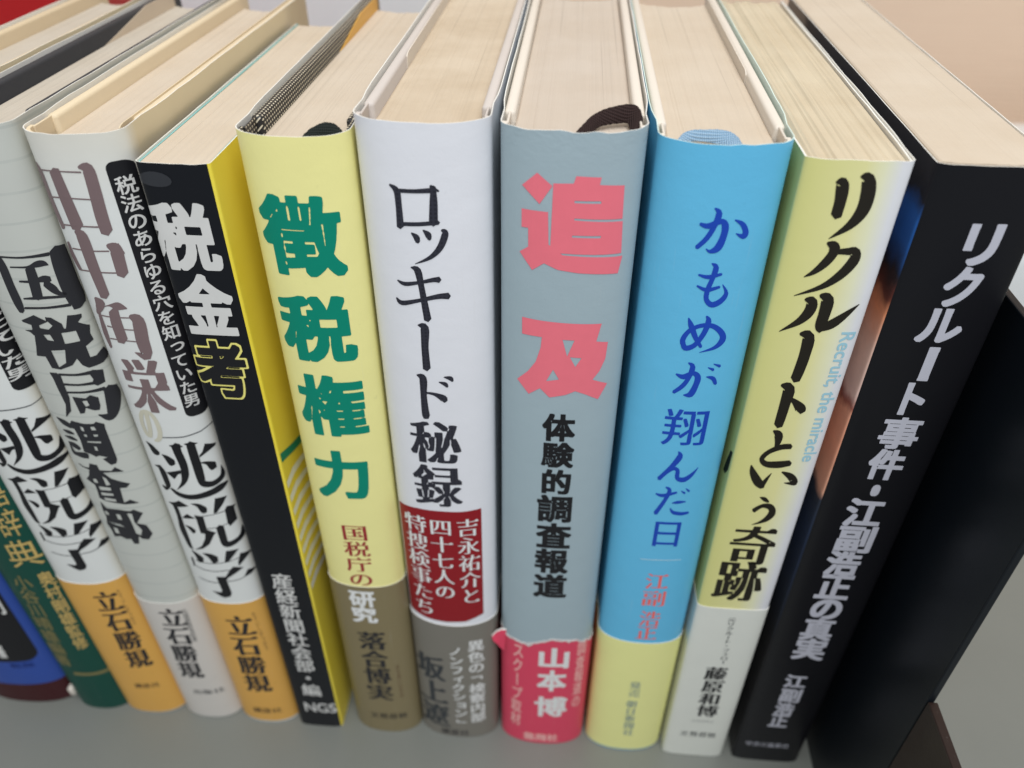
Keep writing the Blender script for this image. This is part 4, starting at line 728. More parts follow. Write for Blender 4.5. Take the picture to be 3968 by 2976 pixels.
(9, 'title_print', 'POLY', 'p2', 'blueink', [[(-0.62, 111.54), (-0.41, 111.5), (-0.06, 111.44), (0.38, 111.15), (0.67, 110.42), (0.64, 109.61), (0.46, 108.78), (0.2, 107.89), (-0.08, 106.97), (-0.43, 105.88), (-0.86, 104.65), (-1.27, 103.51), (-1.55, 102.72), (-2.12, 102.66), (-2.39, 103.43), (-2.08, 104.21), (-1.64, 105.32), (-1.18, 106.5), (-0.82, 107.53), (-0.56, 108.42), (-0.36, 109.28), (-0.24, 110.0), (-0.19, 110.41), (-0.17, 110.51), (-0.28, 110.73), (-0.52, 110.98), (-0.71, 111.17), (-0.75, 111.41)]]),
(9, 'title_print', 'POLY', 'p3', 'blueink', [[(1.24, 106.72), (1.44, 106.86), (1.72, 107.05), (2.05, 107.24), (2.42, 107.36), (2.85, 107.38), (3.34, 107.33), (3.8, 107.25), (4.12, 107.19), (4.23, 107.03), (4.19, 106.87), (3.89, 106.79), (3.48, 106.65), (3.02, 106.52), (2.62, 106.42), (2.25, 106.4), (1.87, 106.42), (1.54, 106.45), (1.3, 106.47), (1.22, 106.58)]]),
(9, 'title_print', 'POLY', 'p4', 'blueink', [[(1.11, 105.05), (1.28, 104.83), (1.5, 104.54), (1.73, 104.3), (1.94, 104.17), (2.27, 104.06), (2.72, 103.95), (3.22, 103.85), (3.67, 103.78), (4.08, 103.76), (4.51, 103.77), (4.91, 103.8), (5.19, 103.82), (5.44, 103.52), (5.4, 103.16), (5.14, 103.06), (4.77, 102.9), (4.32, 102.75), (3.84, 102.69), (3.32, 102.72), (2.76, 102.81), (2.21, 102.96), (1.72, 103.22), (1.34, 103.67), (1.13, 104.2), (1.03, 104.64), (0.96, 104.93), (1.01, 105.06)]]),
(9, 'title_print', 'POLY', 'p5', 'blueink', [[(2.81, 110.48), (3.68, 110.03), (3.77, 109.58), (3.51, 109.42), (2.75, 110.26), (2.73, 110.41)]]),
(9, 'title_print', 'POLY', 'p6', 'blueink', [[(3.74, 111.19), (4.59, 110.53), (4.63, 110.09), (4.34, 110.01), (3.65, 111.0), (3.64, 111.15)]]),
(4, 'title_print', 'POLY', 'p0', 'taupe', [[(-7.82, 179.12), (-7.61, 178.94), (-7.3, 178.7), (-7.01, 178.28), (-6.8, 177.6), (-6.73, 176.56), (-6.73, 175.25), (-6.74, 173.81), (-6.72, 172.44), (-6.63, 171.02), (-6.51, 169.51), (-6.4, 168.15), (-6.32, 167.19), (-6.89, 166.63), (-7.58, 166.49), (-7.74, 167.41), (-7.98, 168.71), (-8.23, 170.17), (-8.4, 171.57), (-8.45, 172.97), (-8.42, 174.43), (-8.37, 175.78), (-8.34, 176.84), (-8.35, 177.59), (-8.36, 178.12), (-8.38, 178.51), (-8.4, 178.79), (-8.14, 179.02)]]),
(4, 'title_print', 'POLY', 'p1', 'taupe', [[(-2.73, 178.95), (-2.66, 178.09), (-2.56, 176.84), (-2.45, 175.42), (-2.33, 174.03), (-2.21, 172.57), (-2.07, 170.97), (-1.94, 169.51), (-1.86, 168.48), (-3.12, 167.13), (-4.62, 167.18), (-4.67, 168.24), (-4.74, 169.73), (-4.82, 171.37), (-4.88, 172.88), (-4.92, 174.33), (-4.94, 175.8), (-4.96, 177.09), (-4.98, 177.98), (-3.83, 178.98)]]),
(4, 'title_print', 'POLY', 'p2', 'taupe', [[(1.14, 179.66), (1.46, 179.84), (2.0, 180.12), (2.77, 180.21), (3.42, 179.73), (3.65, 178.89), (3.69, 177.95), (3.65, 176.92), (3.61, 175.85), (3.56, 174.63), (3.48, 173.26), (3.4, 171.9), (3.34, 170.74), (3.3, 169.76), (3.28, 168.87), (3.28, 168.12), (3.27, 167.58), (2.17, 166.4), (0.99, 166.78), (0.96, 167.3), (0.92, 168.05), (0.9, 168.98), (0.92, 170.04), (1.0, 171.27), (1.12, 172.66), (1.24, 174.03), (1.33, 175.24), (1.4, 176.32), (1.46, 177.3), (1.49, 178.06), (1.52, 178.46), (1.63, 178.61), (1.57, 178.82), (1.26, 178.98), (0.99, 179.1), (0.9, 179.36)]]),
(4, 'title_print', 'POLY', 'p3', 'taupe', [[(3.17, 179.95), (3.56, 178.24), (3.52, 178.11), (3.39, 178.07), (1.81, 178.64), (2.23, 179.61)]]),
(4, 'title_print', 'POLY', 'p4', 'taupe', [[(-7.01, 178.14), (-6.04, 178.31), (-4.8, 178.44), (-3.56, 178.52), (-2.47, 178.56), (-1.43, 178.58), (-0.36, 178.6), (0.58, 178.61), (1.21, 178.6), (1.26, 178.46), (1.11, 178.32), (0.47, 178.33), (-0.46, 178.34), (-1.53, 178.34), (-2.58, 178.32), (-3.68, 178.28), (-4.95, 178.18), (-6.21, 178.02), (-7.22, 177.83), (-7.24, 177.96)]]),
(4, 'title_print', 'POLY', 'p5', 'taupe', [[(-6.69, 173.17), (-5.68, 173.35), (-4.39, 173.5), (-3.09, 173.58), (-1.95, 173.61), (-0.84, 173.6), (0.31, 173.58), (1.31, 173.54), (1.99, 173.5), (2.02, 173.38), (1.9, 173.27), (1.22, 173.31), (0.21, 173.34), (-0.94, 173.36), (-2.05, 173.36), (-3.21, 173.33), (-4.53, 173.24), (-5.83, 173.08), (-6.86, 172.88), (-6.88, 173.0)]]),
(4, 'title_print', 'POLY', 'p6', 'taupe', [[(-6.31, 167.89), (-5.43, 168.03), (-4.29, 168.14), (-3.13, 168.19), (-2.09, 168.22), (-1.1, 168.24), (-0.08, 168.26), (0.82, 168.28), (1.44, 168.28), (1.48, 168.12), (1.33, 167.97), (0.72, 167.98), (-0.18, 167.98), (-1.2, 167.98), (-2.2, 167.96), (-3.25, 167.93), (-4.44, 167.85), (-5.61, 167.72), (-6.52, 167.56), (-6.53, 167.7)]]),
(4, 'title_print', 'POLY', 'p0', 'taupe', [[(-6.85, 164.11), (-6.8, 163.62), (-6.74, 162.93), (-6.66, 162.16), (-6.56, 161.44), (-6.43, 160.7), (-6.27, 159.9), (-6.12, 159.18), (-6.02, 158.67), (-6.41, 158.21), (-6.93, 158.08), (-7.12, 158.53), (-7.41, 159.17), (-7.71, 159.9), (-7.9, 160.63), (-7.91, 161.45), (-7.82, 162.34), (-7.7, 163.14), (-7.63, 163.69), (-7.23, 164.03)]]),
(4, 'title_print', 'POLY', 'p1', 'taupe', [[(-6.3, 163.04), (-5.49, 163.14), (-4.43, 163.2), (-3.33, 163.22), (-2.33, 163.23), (-1.32, 163.27), (-0.26, 163.32), (0.68, 163.37), (1.32, 163.4), (1.37, 163.25), (1.23, 163.11), (0.59, 163.09), (-0.35, 163.05), (-1.42, 163.0), (-2.44, 162.96), (-3.47, 162.95), (-4.59, 162.92), (-5.67, 162.84), (-6.51, 162.72), (-6.51, 162.86)]]),
(4, 'title_print', 'POLY', 'p2', 'taupe', [[(-6.31, 158.5), (-5.31, 158.66), (-4.03, 158.77), (-2.75, 158.79), (-1.67, 158.78), (-0.7, 158.79), (0.26, 158.81), (1.09, 158.83), (1.66, 158.84), (1.7, 158.68), (1.56, 158.54), (1.0, 158.54), (0.16, 158.53), (-0.8, 158.51), (-1.79, 158.51), (-2.89, 158.51), (-4.18, 158.48), (-5.49, 158.35), (-6.5, 158.17), (-6.51, 158.31)]]),
(4, 'title_print', 'POLY', 'p3', 'taupe', [[(1.56, 164.8), (1.91, 164.89), (2.45, 165.01), (3.11, 164.95), (3.67, 164.43), (3.86, 163.61), (3.84, 162.79), (3.76, 162.02), (3.69, 161.35), (3.66, 160.65), (3.61, 159.9), (3.56, 159.24), (3.53, 158.78), (2.37, 157.63), (1.25, 158.14), (1.27, 158.6), (1.29, 159.26), (1.31, 159.99), (1.34, 160.71), (1.37, 161.44), (1.4, 162.14), (1.42, 162.68), (1.47, 162.92), (1.57, 163.1), (1.51, 163.45), (1.31, 163.8), (1.15, 164.06), (1.17, 164.49)]]),
(4, 'title_print', 'POLY', 'p4', 'taupe', [[(3.49, 164.88), (4.03, 162.83), (4.0, 162.72), (3.9, 162.69), (2.15, 163.5), (2.56, 164.53)]]),
(4, 'title_print', 'POLY', 'p5', 'taupe', [[(-3.77, 167.23), (-3.43, 167.31), (-2.87, 167.4), (-2.23, 167.15), (-1.81, 166.43), (-1.67, 165.21), (-1.67, 163.65), (-1.72, 161.94), (-1.73, 160.3), (-1.7, 158.61), (-1.66, 156.78), (-1.63, 155.12), (-1.6, 153.95), (-2.65, 152.76), (-3.84, 152.85), (-3.92, 153.99), (-4.04, 155.63), (-4.16, 157.44), (-4.25, 159.15), (-4.28, 160.82), (-4.27, 162.53), (-4.26, 164.05), (-4.26, 165.13), (-4.23, 165.7), (-4.17, 166.05), (-4.23, 166.34), (-4.33, 166.58), (-4.2, 166.96)]]),
(4, 'title_print', 'POLY', 'p6', 'taupe', [[(-5.02, 152.77), (-4.64, 152.72), (-4.07, 152.63), (-3.56, 152.34), (-3.36, 151.65), (-3.77, 150.72), (-4.43, 149.94), (-5.1, 149.31), (-5.55, 148.88), (-6.28, 148.51), (-6.48, 148.87), (-6.29, 149.34), (-6.07, 149.96), (-5.94, 150.46), (-5.94, 150.59), (-5.81, 150.81), (-5.66, 151.35), (-5.58, 151.93), (-5.53, 152.35), (-5.33, 152.64)]]),
(4, 'title_print', 'POLY', 'p0', 'taupe', [[(-4.67, 150.59), (-4.27, 150.76), (-3.73, 150.99), (-3.14, 151.23), (-2.58, 151.45), (-2.04, 151.69), (-1.47, 151.94), (-0.92, 152.13), (-0.42, 152.17), (0.03, 151.97), (0.42, 151.61), (0.74, 151.23), (0.96, 150.97), (0.96, 150.81), (0.81, 150.7), (0.41, 150.62), (-0.17, 150.5), (-0.78, 150.39), (-1.29, 150.37), (-1.66, 150.5), (-1.97, 150.74), (-2.3, 150.97), (-2.68, 151.08), (-3.18, 150.99), (-3.75, 150.77), (-4.29, 150.5), (-4.69, 150.31), (-4.78, 150.4)]]),
(4, 'title_print', 'POLY', 'p1', 'taupe', [[(-5.34, 149.0), (-5.34, 148.21), (-5.33, 147.08), (-5.34, 145.82), (-5.36, 144.67), (-5.42, 143.59), (-5.5, 142.47), (-5.58, 141.48), (-5.64, 140.79), (-5.99, 140.39), (-6.36, 140.32), (-6.47, 140.92), (-6.63, 141.76), (-6.76, 142.76), (-6.8, 143.81), (-6.69, 145.05), (-6.48, 146.45), (-6.26, 147.71), (-6.12, 148.58), (-5.71, 148.97)]]),
(4, 'title_print', 'POLY', 'p2', 'taupe', [[(-0.95, 150.43), (-0.98, 149.98), (-1.04, 149.36), (-1.09, 148.64), (-1.12, 147.85), (-1.14, 146.85), (-1.14, 145.63), (-1.13, 144.47), (-1.13, 143.66), (-2.33, 142.27), (-3.64, 142.42), (-3.66, 143.23), (-3.69, 144.4), (-3.7, 145.66), (-3.67, 146.76), (-3.57, 147.7), (-3.42, 148.55), (-3.28, 149.24), (-3.18, 149.7), (-1.94, 150.76)]]),
(4, 'title_print', 'POLY', 'p3', 'taupe', [[(1.21, 149.47), (1.58, 149.54), (2.19, 149.63), (2.93, 149.39), (3.45, 148.54), (3.56, 147.32), (3.46, 145.97), (3.29, 144.64), (3.15, 143.56), (3.1, 142.58), (3.07, 141.48), (2.95, 140.34), (2.17, 138.79), (0.83, 138.54), (0.19, 139.15), (-0.33, 139.81), (-0.67, 140.24), (-0.65, 140.35), (-0.55, 140.42), (0.05, 140.38), (0.88, 140.3), (1.58, 140.37), (1.17, 140.3), (0.7, 139.84), (0.58, 140.48), (0.45, 141.52), (0.41, 142.72), (0.53, 144.03), (0.71, 145.37), (0.87, 146.53), (0.96, 147.21), (1.06, 147.51), (1.07, 147.91), (0.89, 148.32), (0.72, 148.63), (0.78, 149.13)]]),
(4, 'title_print', 'POLY', 'p4', 'taupe', [[(-5.18, 148.65), (1.67, 148.83), (1.7, 148.7), (1.58, 148.58), (-5.32, 148.35), (-5.34, 148.48)]]),
(4, 'title_print', 'POLY', 'p5', 'taupe', [[(-4.75, 146.28), (-4.16, 146.26), (-3.37, 146.2), (-2.52, 146.1), (-1.7, 146.01), (-0.86, 145.98), (0.06, 145.95), (0.88, 145.94), (1.44, 145.91), (1.47, 145.78), (1.35, 145.65), (0.79, 145.68), (-0.04, 145.69), (-0.96, 145.71), (-1.83, 145.75), (-2.66, 145.82), (-3.53, 145.92), (-4.34, 145.97), (-4.93, 145.98), (-4.92, 146.13)]]),
(4, 'title_print', 'POLY', 'p6', 'taupe', [[(-5.18, 143.17), (-4.54, 143.24), (-3.69, 143.29), (-2.78, 143.29), (-1.93, 143.27), (-1.06, 143.24), (-0.13, 143.2), (0.69, 143.16), (1.25, 143.11), (1.28, 142.97), (1.15, 142.85), (0.59, 142.89), (-0.23, 142.93), (-1.16, 142.97), (-2.04, 142.99), (-2.91, 143.01), (-3.84, 143.0), (-4.7, 142.94), (-5.35, 142.86), (-5.35, 143.01)]]),
(4, 'series_title_print', 'POLY', 'p0', 'black', [[(-6.12, 115.06), (-5.85, 114.99), (-5.47, 114.88), (-5.08, 114.72), (-4.73, 114.5), (-4.45, 114.2), (-4.2, 113.87), (-3.98, 113.55), (-3.81, 113.32), (-3.68, 113.13), (-3.56, 112.95), (-3.45, 112.77), (-3.35, 112.64), (-3.55, 111.9), (-4.24, 111.43), (-4.41, 111.45), (-4.68, 111.47), (-4.99, 111.55), (-5.27, 111.77), (-5.44, 112.14), (-5.55, 112.6), (-5.63, 113.07), (-5.72, 113.49), (-5.84, 113.89), (-6.0, 114.31), (-6.14, 114.67), (-6.24, 114.92), (-6.2, 115.0)]]),
(4, 'series_title_print', 'POLY', 'p1', 'black', [[(-2.96, 112.12), (-2.71, 112.1), (-2.36, 112.07), (-1.98, 112.0), (-1.61, 111.85), (-1.28, 111.62), (-0.97, 111.33), (-0.69, 111.06), (-0.5, 110.87), (-0.42, 110.77), (-0.4, 110.7), (-0.37, 110.61), (-0.32, 110.53), (-0.45, 109.43), (-1.37, 108.75), (-1.45, 108.74), (-1.61, 108.74), (-1.84, 108.83), (-2.05, 109.05), (-2.21, 109.41), (-2.34, 109.86), (-2.46, 110.32), (-2.56, 110.72), (-2.68, 111.08), (-2.82, 111.45), (-2.95, 111.78), (-3.04, 112.0), (-3.02, 112.07)]]),
(4, 'series_title_print', 'POLY', 'p2', 'black', [[(-4.52, 108.34), (-4.35, 108.07), (-4.1, 107.67), (-3.85, 107.19), (-3.67, 106.65), (-3.58, 106.06), (-3.55, 105.44), (-3.55, 104.81), (-3.56, 104.24), (-3.55, 103.7), (-3.53, 103.14), (-3.57, 102.55), (-3.74, 101.85), (-4.16, 101.12), (-4.66, 100.58), (-5.06, 100.25), (-5.31, 100.05), (-5.67, 99.95), (-5.59, 100.36), (-5.39, 100.67), (-5.15, 101.06), (-5.03, 101.33), (-5.05, 101.42), (-5.07, 101.62), (-5.09, 102.02), (-5.14, 102.52), (-5.17, 103.07), (-5.2, 103.64), (-5.22, 104.23), (-5.25, 104.81), (-5.27, 105.36), (-5.29, 105.96), (-5.3, 106.61), (-5.32, 107.19), (-5.34, 107.61), (-4.97, 108.16)]]),
(4, 'series_title_print', 'POLY', 'p3', 'black', [[(-6.17, 101.44), (-4.82, 101.27), (-5.1, 100.53), (-5.79, 100.06), (-6.34, 101.22), (-6.29, 101.35)]]),
(4, 'series_title_print', 'POLY', 'p4', 'black', [[(-6.13, 107.83), (-4.58, 108.38), (-4.62, 107.83), (-5.19, 107.29), (-6.22, 107.67), (-6.21, 107.75)]]),
(4, 'series_title_print', 'POLY', 'p5', 'black', [[(-3.56, 101.41), (-3.29, 101.2), (-2.92, 100.88), (-2.5, 100.55), (-2.05, 100.29), (-1.57, 100.1), (-1.04, 99.92), (-0.48, 99.79), (0.09, 99.72), (0.68, 99.74), (1.3, 99.81), (1.95, 99.93), (2.61, 100.09), (3.31, 100.29), (4.04, 100.54), (4.75, 100.78), (5.38, 101.01), (5.94, 101.25), (6.45, 101.51), (6.93, 101.76), (7.35, 101.92), (7.73, 102.0), (8.1, 102.03), (8.41, 102.03), (8.64, 102.04), (8.81, 101.83), (8.77, 101.49), (8.61, 101.23), (8.38, 100.86), (8.06, 100.45), (7.68, 100.1), (7.23, 99.84), (6.72, 99.61), (6.14, 99.39), (5.5, 99.19), (4.81, 98.99), (4.04, 98.78), (3.24, 98.57), (2.45, 98.4), (1.7, 98.26), (0.96, 98.16), (0.24, 98.11), (-0.45, 98.16), (-1.12, 98.3), (-1.73, 98.53), (-2.3, 98.81), (-2.8, 99.13), (-3.23, 99.56), (-3.57, 100.08), (-3.82, 100.56), (-4.0, 100.88), (-3.85, 101.23)]]),
(4, 'series_title_print', 'POLY', 'p6', 'black', [[(-0.27, 115.19), (0.01, 115.26), (0.4, 115.36), (0.83, 115.44), (1.23, 115.47), (1.62, 115.4), (2.03, 115.26), (2.38, 115.11), (2.63, 115.0), (2.65, 114.88), (2.56, 114.78), (2.27, 114.74), (1.85, 114.67), (1.38, 114.6), (0.95, 114.57), (0.57, 114.62), (0.19, 114.71), (-0.13, 114.82), (-0.36, 114.89), (-0.38, 115.04)]]),
(4, 'series_title_print', 'POLY', 'p0', 'black', [[(2.22, 115.57), (2.18, 115.2), (2.11, 114.7), (2.05, 114.13), (2.03, 113.58), (2.06, 113.0), (2.13, 112.34), (2.21, 111.64), (2.26, 110.96), (2.28, 110.32), (2.3, 109.71), (2.28, 109.08), (2.24, 108.43), (2.17, 107.76), (2.08, 107.09), (1.93, 106.4), (1.72, 105.73), (1.45, 105.09), (1.11, 104.45), (0.7, 103.82), (0.21, 103.18), (-0.42, 102.54), (-1.14, 101.92), (-1.81, 101.35), (-2.29, 100.94), (-2.34, 100.94), (-2.33, 101.0), (-1.95, 101.57), (-1.41, 102.36), (-0.89, 103.19), (-0.52, 103.86), (-0.34, 104.38), (-0.21, 104.85), (-0.12, 105.33), (-0.01, 105.81), (0.1, 106.3), (0.21, 106.8), (0.31, 107.33), (0.38, 107.84), (0.4, 108.34), (0.4, 108.83), (0.37, 109.37), (0.34, 109.94), (0.3, 110.56), (0.24, 111.23), (0.17, 111.93), (0.11, 112.61), (0.07, 113.26), (0.04, 113.87), (0.01, 114.37), (-0.0, 114.71), (1.16, 115.97)]]),
(4, 'series_title_print', 'POLY', 'p1', 'black', [[(-3.5, 106.44), (0.29, 107.61), (0.16, 106.53), (-0.66, 106.22), (-2.0, 104.5)]]),
(4, 'series_title_print', 'POLY', 'p2', 'black', [[(3.16, 115.69), (3.4, 115.74), (3.75, 115.8), (4.12, 115.86), (4.47, 115.87), (4.82, 115.81), (5.2, 115.72), (5.54, 115.61), (5.78, 115.53), (5.81, 115.43), (5.76, 115.35), (5.51, 115.29), (5.14, 115.18), (4.72, 115.09), (4.33, 115.04), (3.97, 115.1), (3.62, 115.21), (3.31, 115.32), (3.09, 115.4), (3.06, 115.54)]]),
(4, 'series_title_print', 'POLY', 'p3', 'black', [[(5.24, 115.73), (5.24, 115.14), (5.24, 114.3), (5.24, 113.34), (5.24, 112.41), (5.25, 111.48), (5.25, 110.49), (5.25, 109.5), (5.24, 108.58), (5.22, 107.74), (5.19, 106.97), (5.15, 106.29), (5.13, 105.63), (5.07, 104.97), (5.0, 104.44), (4.95, 104.18), (4.92, 104.11), (5.02, 103.96), (5.31, 103.76), (5.68, 103.61), (6.03, 103.53), (6.35, 103.53), (6.7, 103.62), (7.04, 103.77), (7.34, 103.93), (7.58, 104.11), (7.78, 104.29), (7.92, 104.48), (8.05, 104.71), (8.18, 105.19), (8.31, 105.92), (8.41, 106.66), (8.48, 107.18), (8.51, 107.21), (8.54, 107.17), (8.6, 106.65), (8.7, 105.88), (8.76, 105.02), (8.73, 104.23), (8.56, 103.6), (8.3, 103.14), (8.0, 102.82), (7.68, 102.56), (7.31, 102.3), (6.88, 102.08), (6.41, 101.91), (5.91, 101.83), (5.4, 101.83), (4.85, 101.91), (4.29, 102.08), (3.76, 102.47), (3.42, 103.18), (3.31, 103.94), (3.29, 104.58), (3.27, 105.15), (3.25, 105.8), (3.25, 106.52), (3.26, 107.27), (3.27, 108.06), (3.28, 108.95), (3.28, 109.93), (3.29, 110.94), (3.31, 111.89), (3.33, 112.86), (3.37, 113.84), (3.41, 114.69), (3.43, 115.29), (4.37, 116.28)]]),
(4, 'series_title_print', 'POLY', 'p4', 'black', [[(7.04, 114.77), (8.74, 113.84), (8.56, 113.25), (7.05, 112.33), (5.38, 111.23), (5.35, 111.77), (6.16, 112.66)]]),
(4, 'series_title_print', 'POLY', 'p5', 'black', [[(5.03, 109.71), (5.29, 109.73), (5.67, 109.75), (6.08, 109.75), (6.47, 109.68), (6.84, 109.52), (7.18, 109.31), (7.47, 109.12), (7.65, 109.0), (7.76, 108.89), (7.82, 108.76), (7.86, 108.64), (7.89, 108.55), (7.83, 107.13), (6.98, 106.71), (6.92, 106.74), (6.82, 106.79), (6.69, 106.9), (6.55, 107.14), (6.42, 107.53), (6.33, 107.97), (6.25, 108.4), (6.13, 108.75), (5.9, 109.03), (5.57, 109.28), (5.24, 109.47), (5.01, 109.6), (5.0, 109.66)]]),
(4, 'series_title_print', 'POLY', 'p6', 'black', [[(-6.28, 95.73), (-4.6, 96.25), (-2.89, 97.3), (-0.91, 95.78), (-3.36, 95.03), (-5.16, 95.03)]]),
(4, 'series_title_print', 'POLY', 'p0', 'black', [[(-3.95, 95.91), (-3.93, 95.27), (-3.9, 94.33), (-3.87, 93.26), (-3.86, 92.2), (-3.89, 91.15), (-3.94, 90.06), (-3.98, 89.02), (-4.0, 88.08), (-3.99, 87.25), (-3.97, 86.47), (-3.94, 85.69), (-3.92, 84.85), (-3.92, 83.91), (-3.93, 82.93), (-3.93, 82.02), (-3.93, 81.32), (-3.91, 80.85), (-3.87, 80.51), (-3.81, 80.25), (-3.76, 80.04), (-3.78, 79.96), (-3.85, 79.91), (-4.04, 79.9), (-4.33, 79.87), (-4.68, 79.96), (-4.97, 80.3), (-5.15, 80.94), (-5.29, 81.76), (-5.4, 82.66), (-5.49, 83.5), (-5.6, 84.24), (-5.71, 84.97), (-5.77, 85.78), (-5.77, 86.72), (-5.66, 87.83), (-5.46, 89.03), (-5.27, 90.2), (-5.15, 91.27), (-5.13, 92.31), (-5.15, 93.36), (-5.2, 94.27), (-5.23, 94.91), (-4.58, 95.79)]]),
(4, 'series_title_print', 'POLY', 'p1', 'black', [[(-3.57, 88.75), (-3.27, 88.7), (-2.85, 88.62), (-2.42, 88.49), (-2.05, 88.29), (-1.78, 88.01), (-1.56, 87.69), (-1.4, 87.39), (-1.28, 87.2), (-1.64, 86.3), (-2.32, 86.04), (-2.41, 86.28), (-2.53, 86.6), (-2.66, 86.95), (-2.81, 87.27), (-3.0, 87.62), (-3.25, 88.01), (-3.49, 88.36), (-3.66, 88.6), (-3.64, 88.69)]]),
(4, 'series_title_print', 'POLY', 'p2', 'black', [[(-3.72, 91.31), (-2.06, 92.96), (-0.29, 91.58), (-3.05, 91.21)]]),
(4, 'series_title_print', 'POLY', 'p3', 'black', [[(-0.07, 96.71), (0.27, 96.76), (0.76, 96.81), (1.3, 96.83), (1.79, 96.75), (2.22, 96.53), (2.59, 96.24), (2.89, 95.96), (3.1, 95.75), (3.22, 95.56), (3.28, 95.35), (3.32, 95.17), (3.34, 95.04), (3.07, 93.84), (2.21, 93.47), (2.11, 93.5), (1.98, 93.56), (1.82, 93.67), (1.66, 93.9), (1.51, 94.3), (1.41, 94.77), (1.3, 95.23), (1.16, 95.61), (0.9, 95.92), (0.52, 96.21), (0.15, 96.44), (-0.12, 96.6), (-0.12, 96.66)]]),
(4, 'series_title_print', 'POLY', 'p4', 'black', [[(5.68, 98.02), (8.03, 97.74), (6.82, 95.6), (5.1, 93.27), (4.4, 93.22)]]),
(4, 'series_title_print', 'POLY', 'p5', 'black', [[(-0.3, 92.82), (1.81, 92.38), (1.67, 87.78), (3.6, 86.61), (2.88, 85.87), (1.09, 82.55), (-1.03, 80.65), (-3.33, 79.84), (-1.13, 81.61), (0.39, 84.42), (0.85, 86.23), (-0.22, 86.49), (-0.08, 91.14)]]),
(4, 'series_title_print', 'POLY', 'p6', 'black', [[(1.53, 92.56), (1.99, 92.64), (2.62, 92.73), (3.33, 92.82), (4.03, 92.92), (4.8, 93.08), (5.63, 93.24), (6.36, 93.36), (6.85, 93.41), (6.9, 93.31), (6.85, 93.2), (6.36, 93.15), (5.63, 93.05), (4.79, 92.9), (4.02, 92.75), (3.31, 92.65), (2.59, 92.55), (1.96, 92.46), (1.51, 92.38), (1.48, 92.46)]]),
(4, 'series_title_print', 'POLY', 'p0', 'black', [[(1.77, 88.23), (2.2, 88.28), (2.8, 88.32), (3.46, 88.36), (4.1, 88.44), (4.78, 88.61), (5.5, 88.81), (6.14, 88.97), (6.57, 89.06), (6.61, 88.98), (6.58, 88.89), (6.15, 88.8), (5.51, 88.63), (4.78, 88.43), (4.09, 88.27), (3.44, 88.18), (2.77, 88.13), (2.17, 88.09), (1.74, 88.04), (1.71, 88.13)]]),
(4, 'series_title_print', 'POLY', 'p1', 'black', [[(6.84, 93.58), (7.43, 94.59), (8.91, 93.85), (8.52, 93.28), (8.5, 89.23), (6.93, 87.93), (6.61, 89.12), (6.81, 92.69)]]),
(4, 'series_title_print', 'POLY', 'p2', 'black', [[(5.66, 88.5), (5.64, 87.9), (5.63, 87.03), (5.61, 86.09), (5.6, 85.24), (5.57, 84.49), (5.54, 83.83), (5.53, 83.39), (5.52, 83.25), (5.49, 83.2), (5.51, 83.09), (5.64, 82.96), (5.88, 82.89), (6.24, 82.92), (6.7, 83.05), (7.16, 83.23), (7.53, 83.43), (7.8, 83.64), (8.0, 83.87), (8.15, 84.09), (8.27, 84.31), (8.43, 84.74), (8.59, 85.42), (8.72, 86.12), (8.81, 86.61), (8.85, 86.64), (8.87, 86.6), (8.93, 86.07), (9.02, 85.28), (9.07, 84.4), (9.01, 83.57), (8.81, 82.94), (8.52, 82.52), (8.2, 82.22), (7.85, 81.96), (7.41, 81.69), (6.9, 81.43), (6.36, 81.2), (5.87, 81.04), (5.41, 80.97), (4.96, 81.0), (4.49, 81.25), (4.09, 81.81), (3.89, 82.6), (3.85, 83.41), (3.85, 84.15), (3.86, 84.86), (3.86, 85.71), (3.88, 86.68), (3.9, 87.56), (3.91, 88.16), (4.82, 89.16)]]),
(4, 'series_title_print', 'POLY', 'p3', 'black', [[(-4.54, 79.36), (-4.26, 79.21), (-3.85, 78.98), (-3.43, 78.7), (-3.05, 78.4), (-2.73, 78.1), (-2.43, 77.79), (-2.18, 77.49), (-2.0, 77.25), (-1.91, 77.05), (-1.9, 76.86), (-1.9, 76.69), (-1.9, 76.56), (-2.29, 75.41), (-3.16, 74.95), (-3.25, 74.97), (-3.39, 74.99), (-3.55, 75.08), (-3.69, 75.32), (-3.78, 75.72), (-3.83, 76.23), (-3.88, 76.78), (-3.96, 77.3), (-4.11, 77.83), (-4.31, 78.39), (-4.51, 78.88), (-4.65, 79.22), (-4.61, 79.31)]]),
(4, 'series_title_print', 'POLY', 'p4', 'black', [[(-1.62, 78.89), (-1.24, 78.92), (-0.68, 78.95), (-0.08, 78.93), (0.46, 78.83), (0.92, 78.61), (1.33, 78.34), (1.66, 78.07), (1.88, 77.88), (1.97, 77.76), (1.99, 77.64), (1.97, 77.54), (1.98, 77.46), (1.73, 75.94), (0.65, 75.23), (0.59, 75.21), (0.48, 75.2), (0.33, 75.26), (0.17, 75.46), (0.02, 75.85), (-0.11, 76.34), (-0.25, 76.84), (-0.42, 77.29), (-0.69, 77.71), (-1.06, 78.14), (-1.42, 78.51), (-1.68, 78.77), (-1.68, 78.84)]]),
(4, 'series_title_print', 'POLY', 'p5', 'black', [[(4.4, 79.74), (7.21, 79.52), (4.18, 75.69), (3.25, 75.69)]]),
(4, 'series_title_print', 'POLY', 'p6', 'black', [[(7.17, 77.81), (9.29, 76.93), (6.16, 73.47), (6.22, 74.77), (6.79, 76.51)]]),
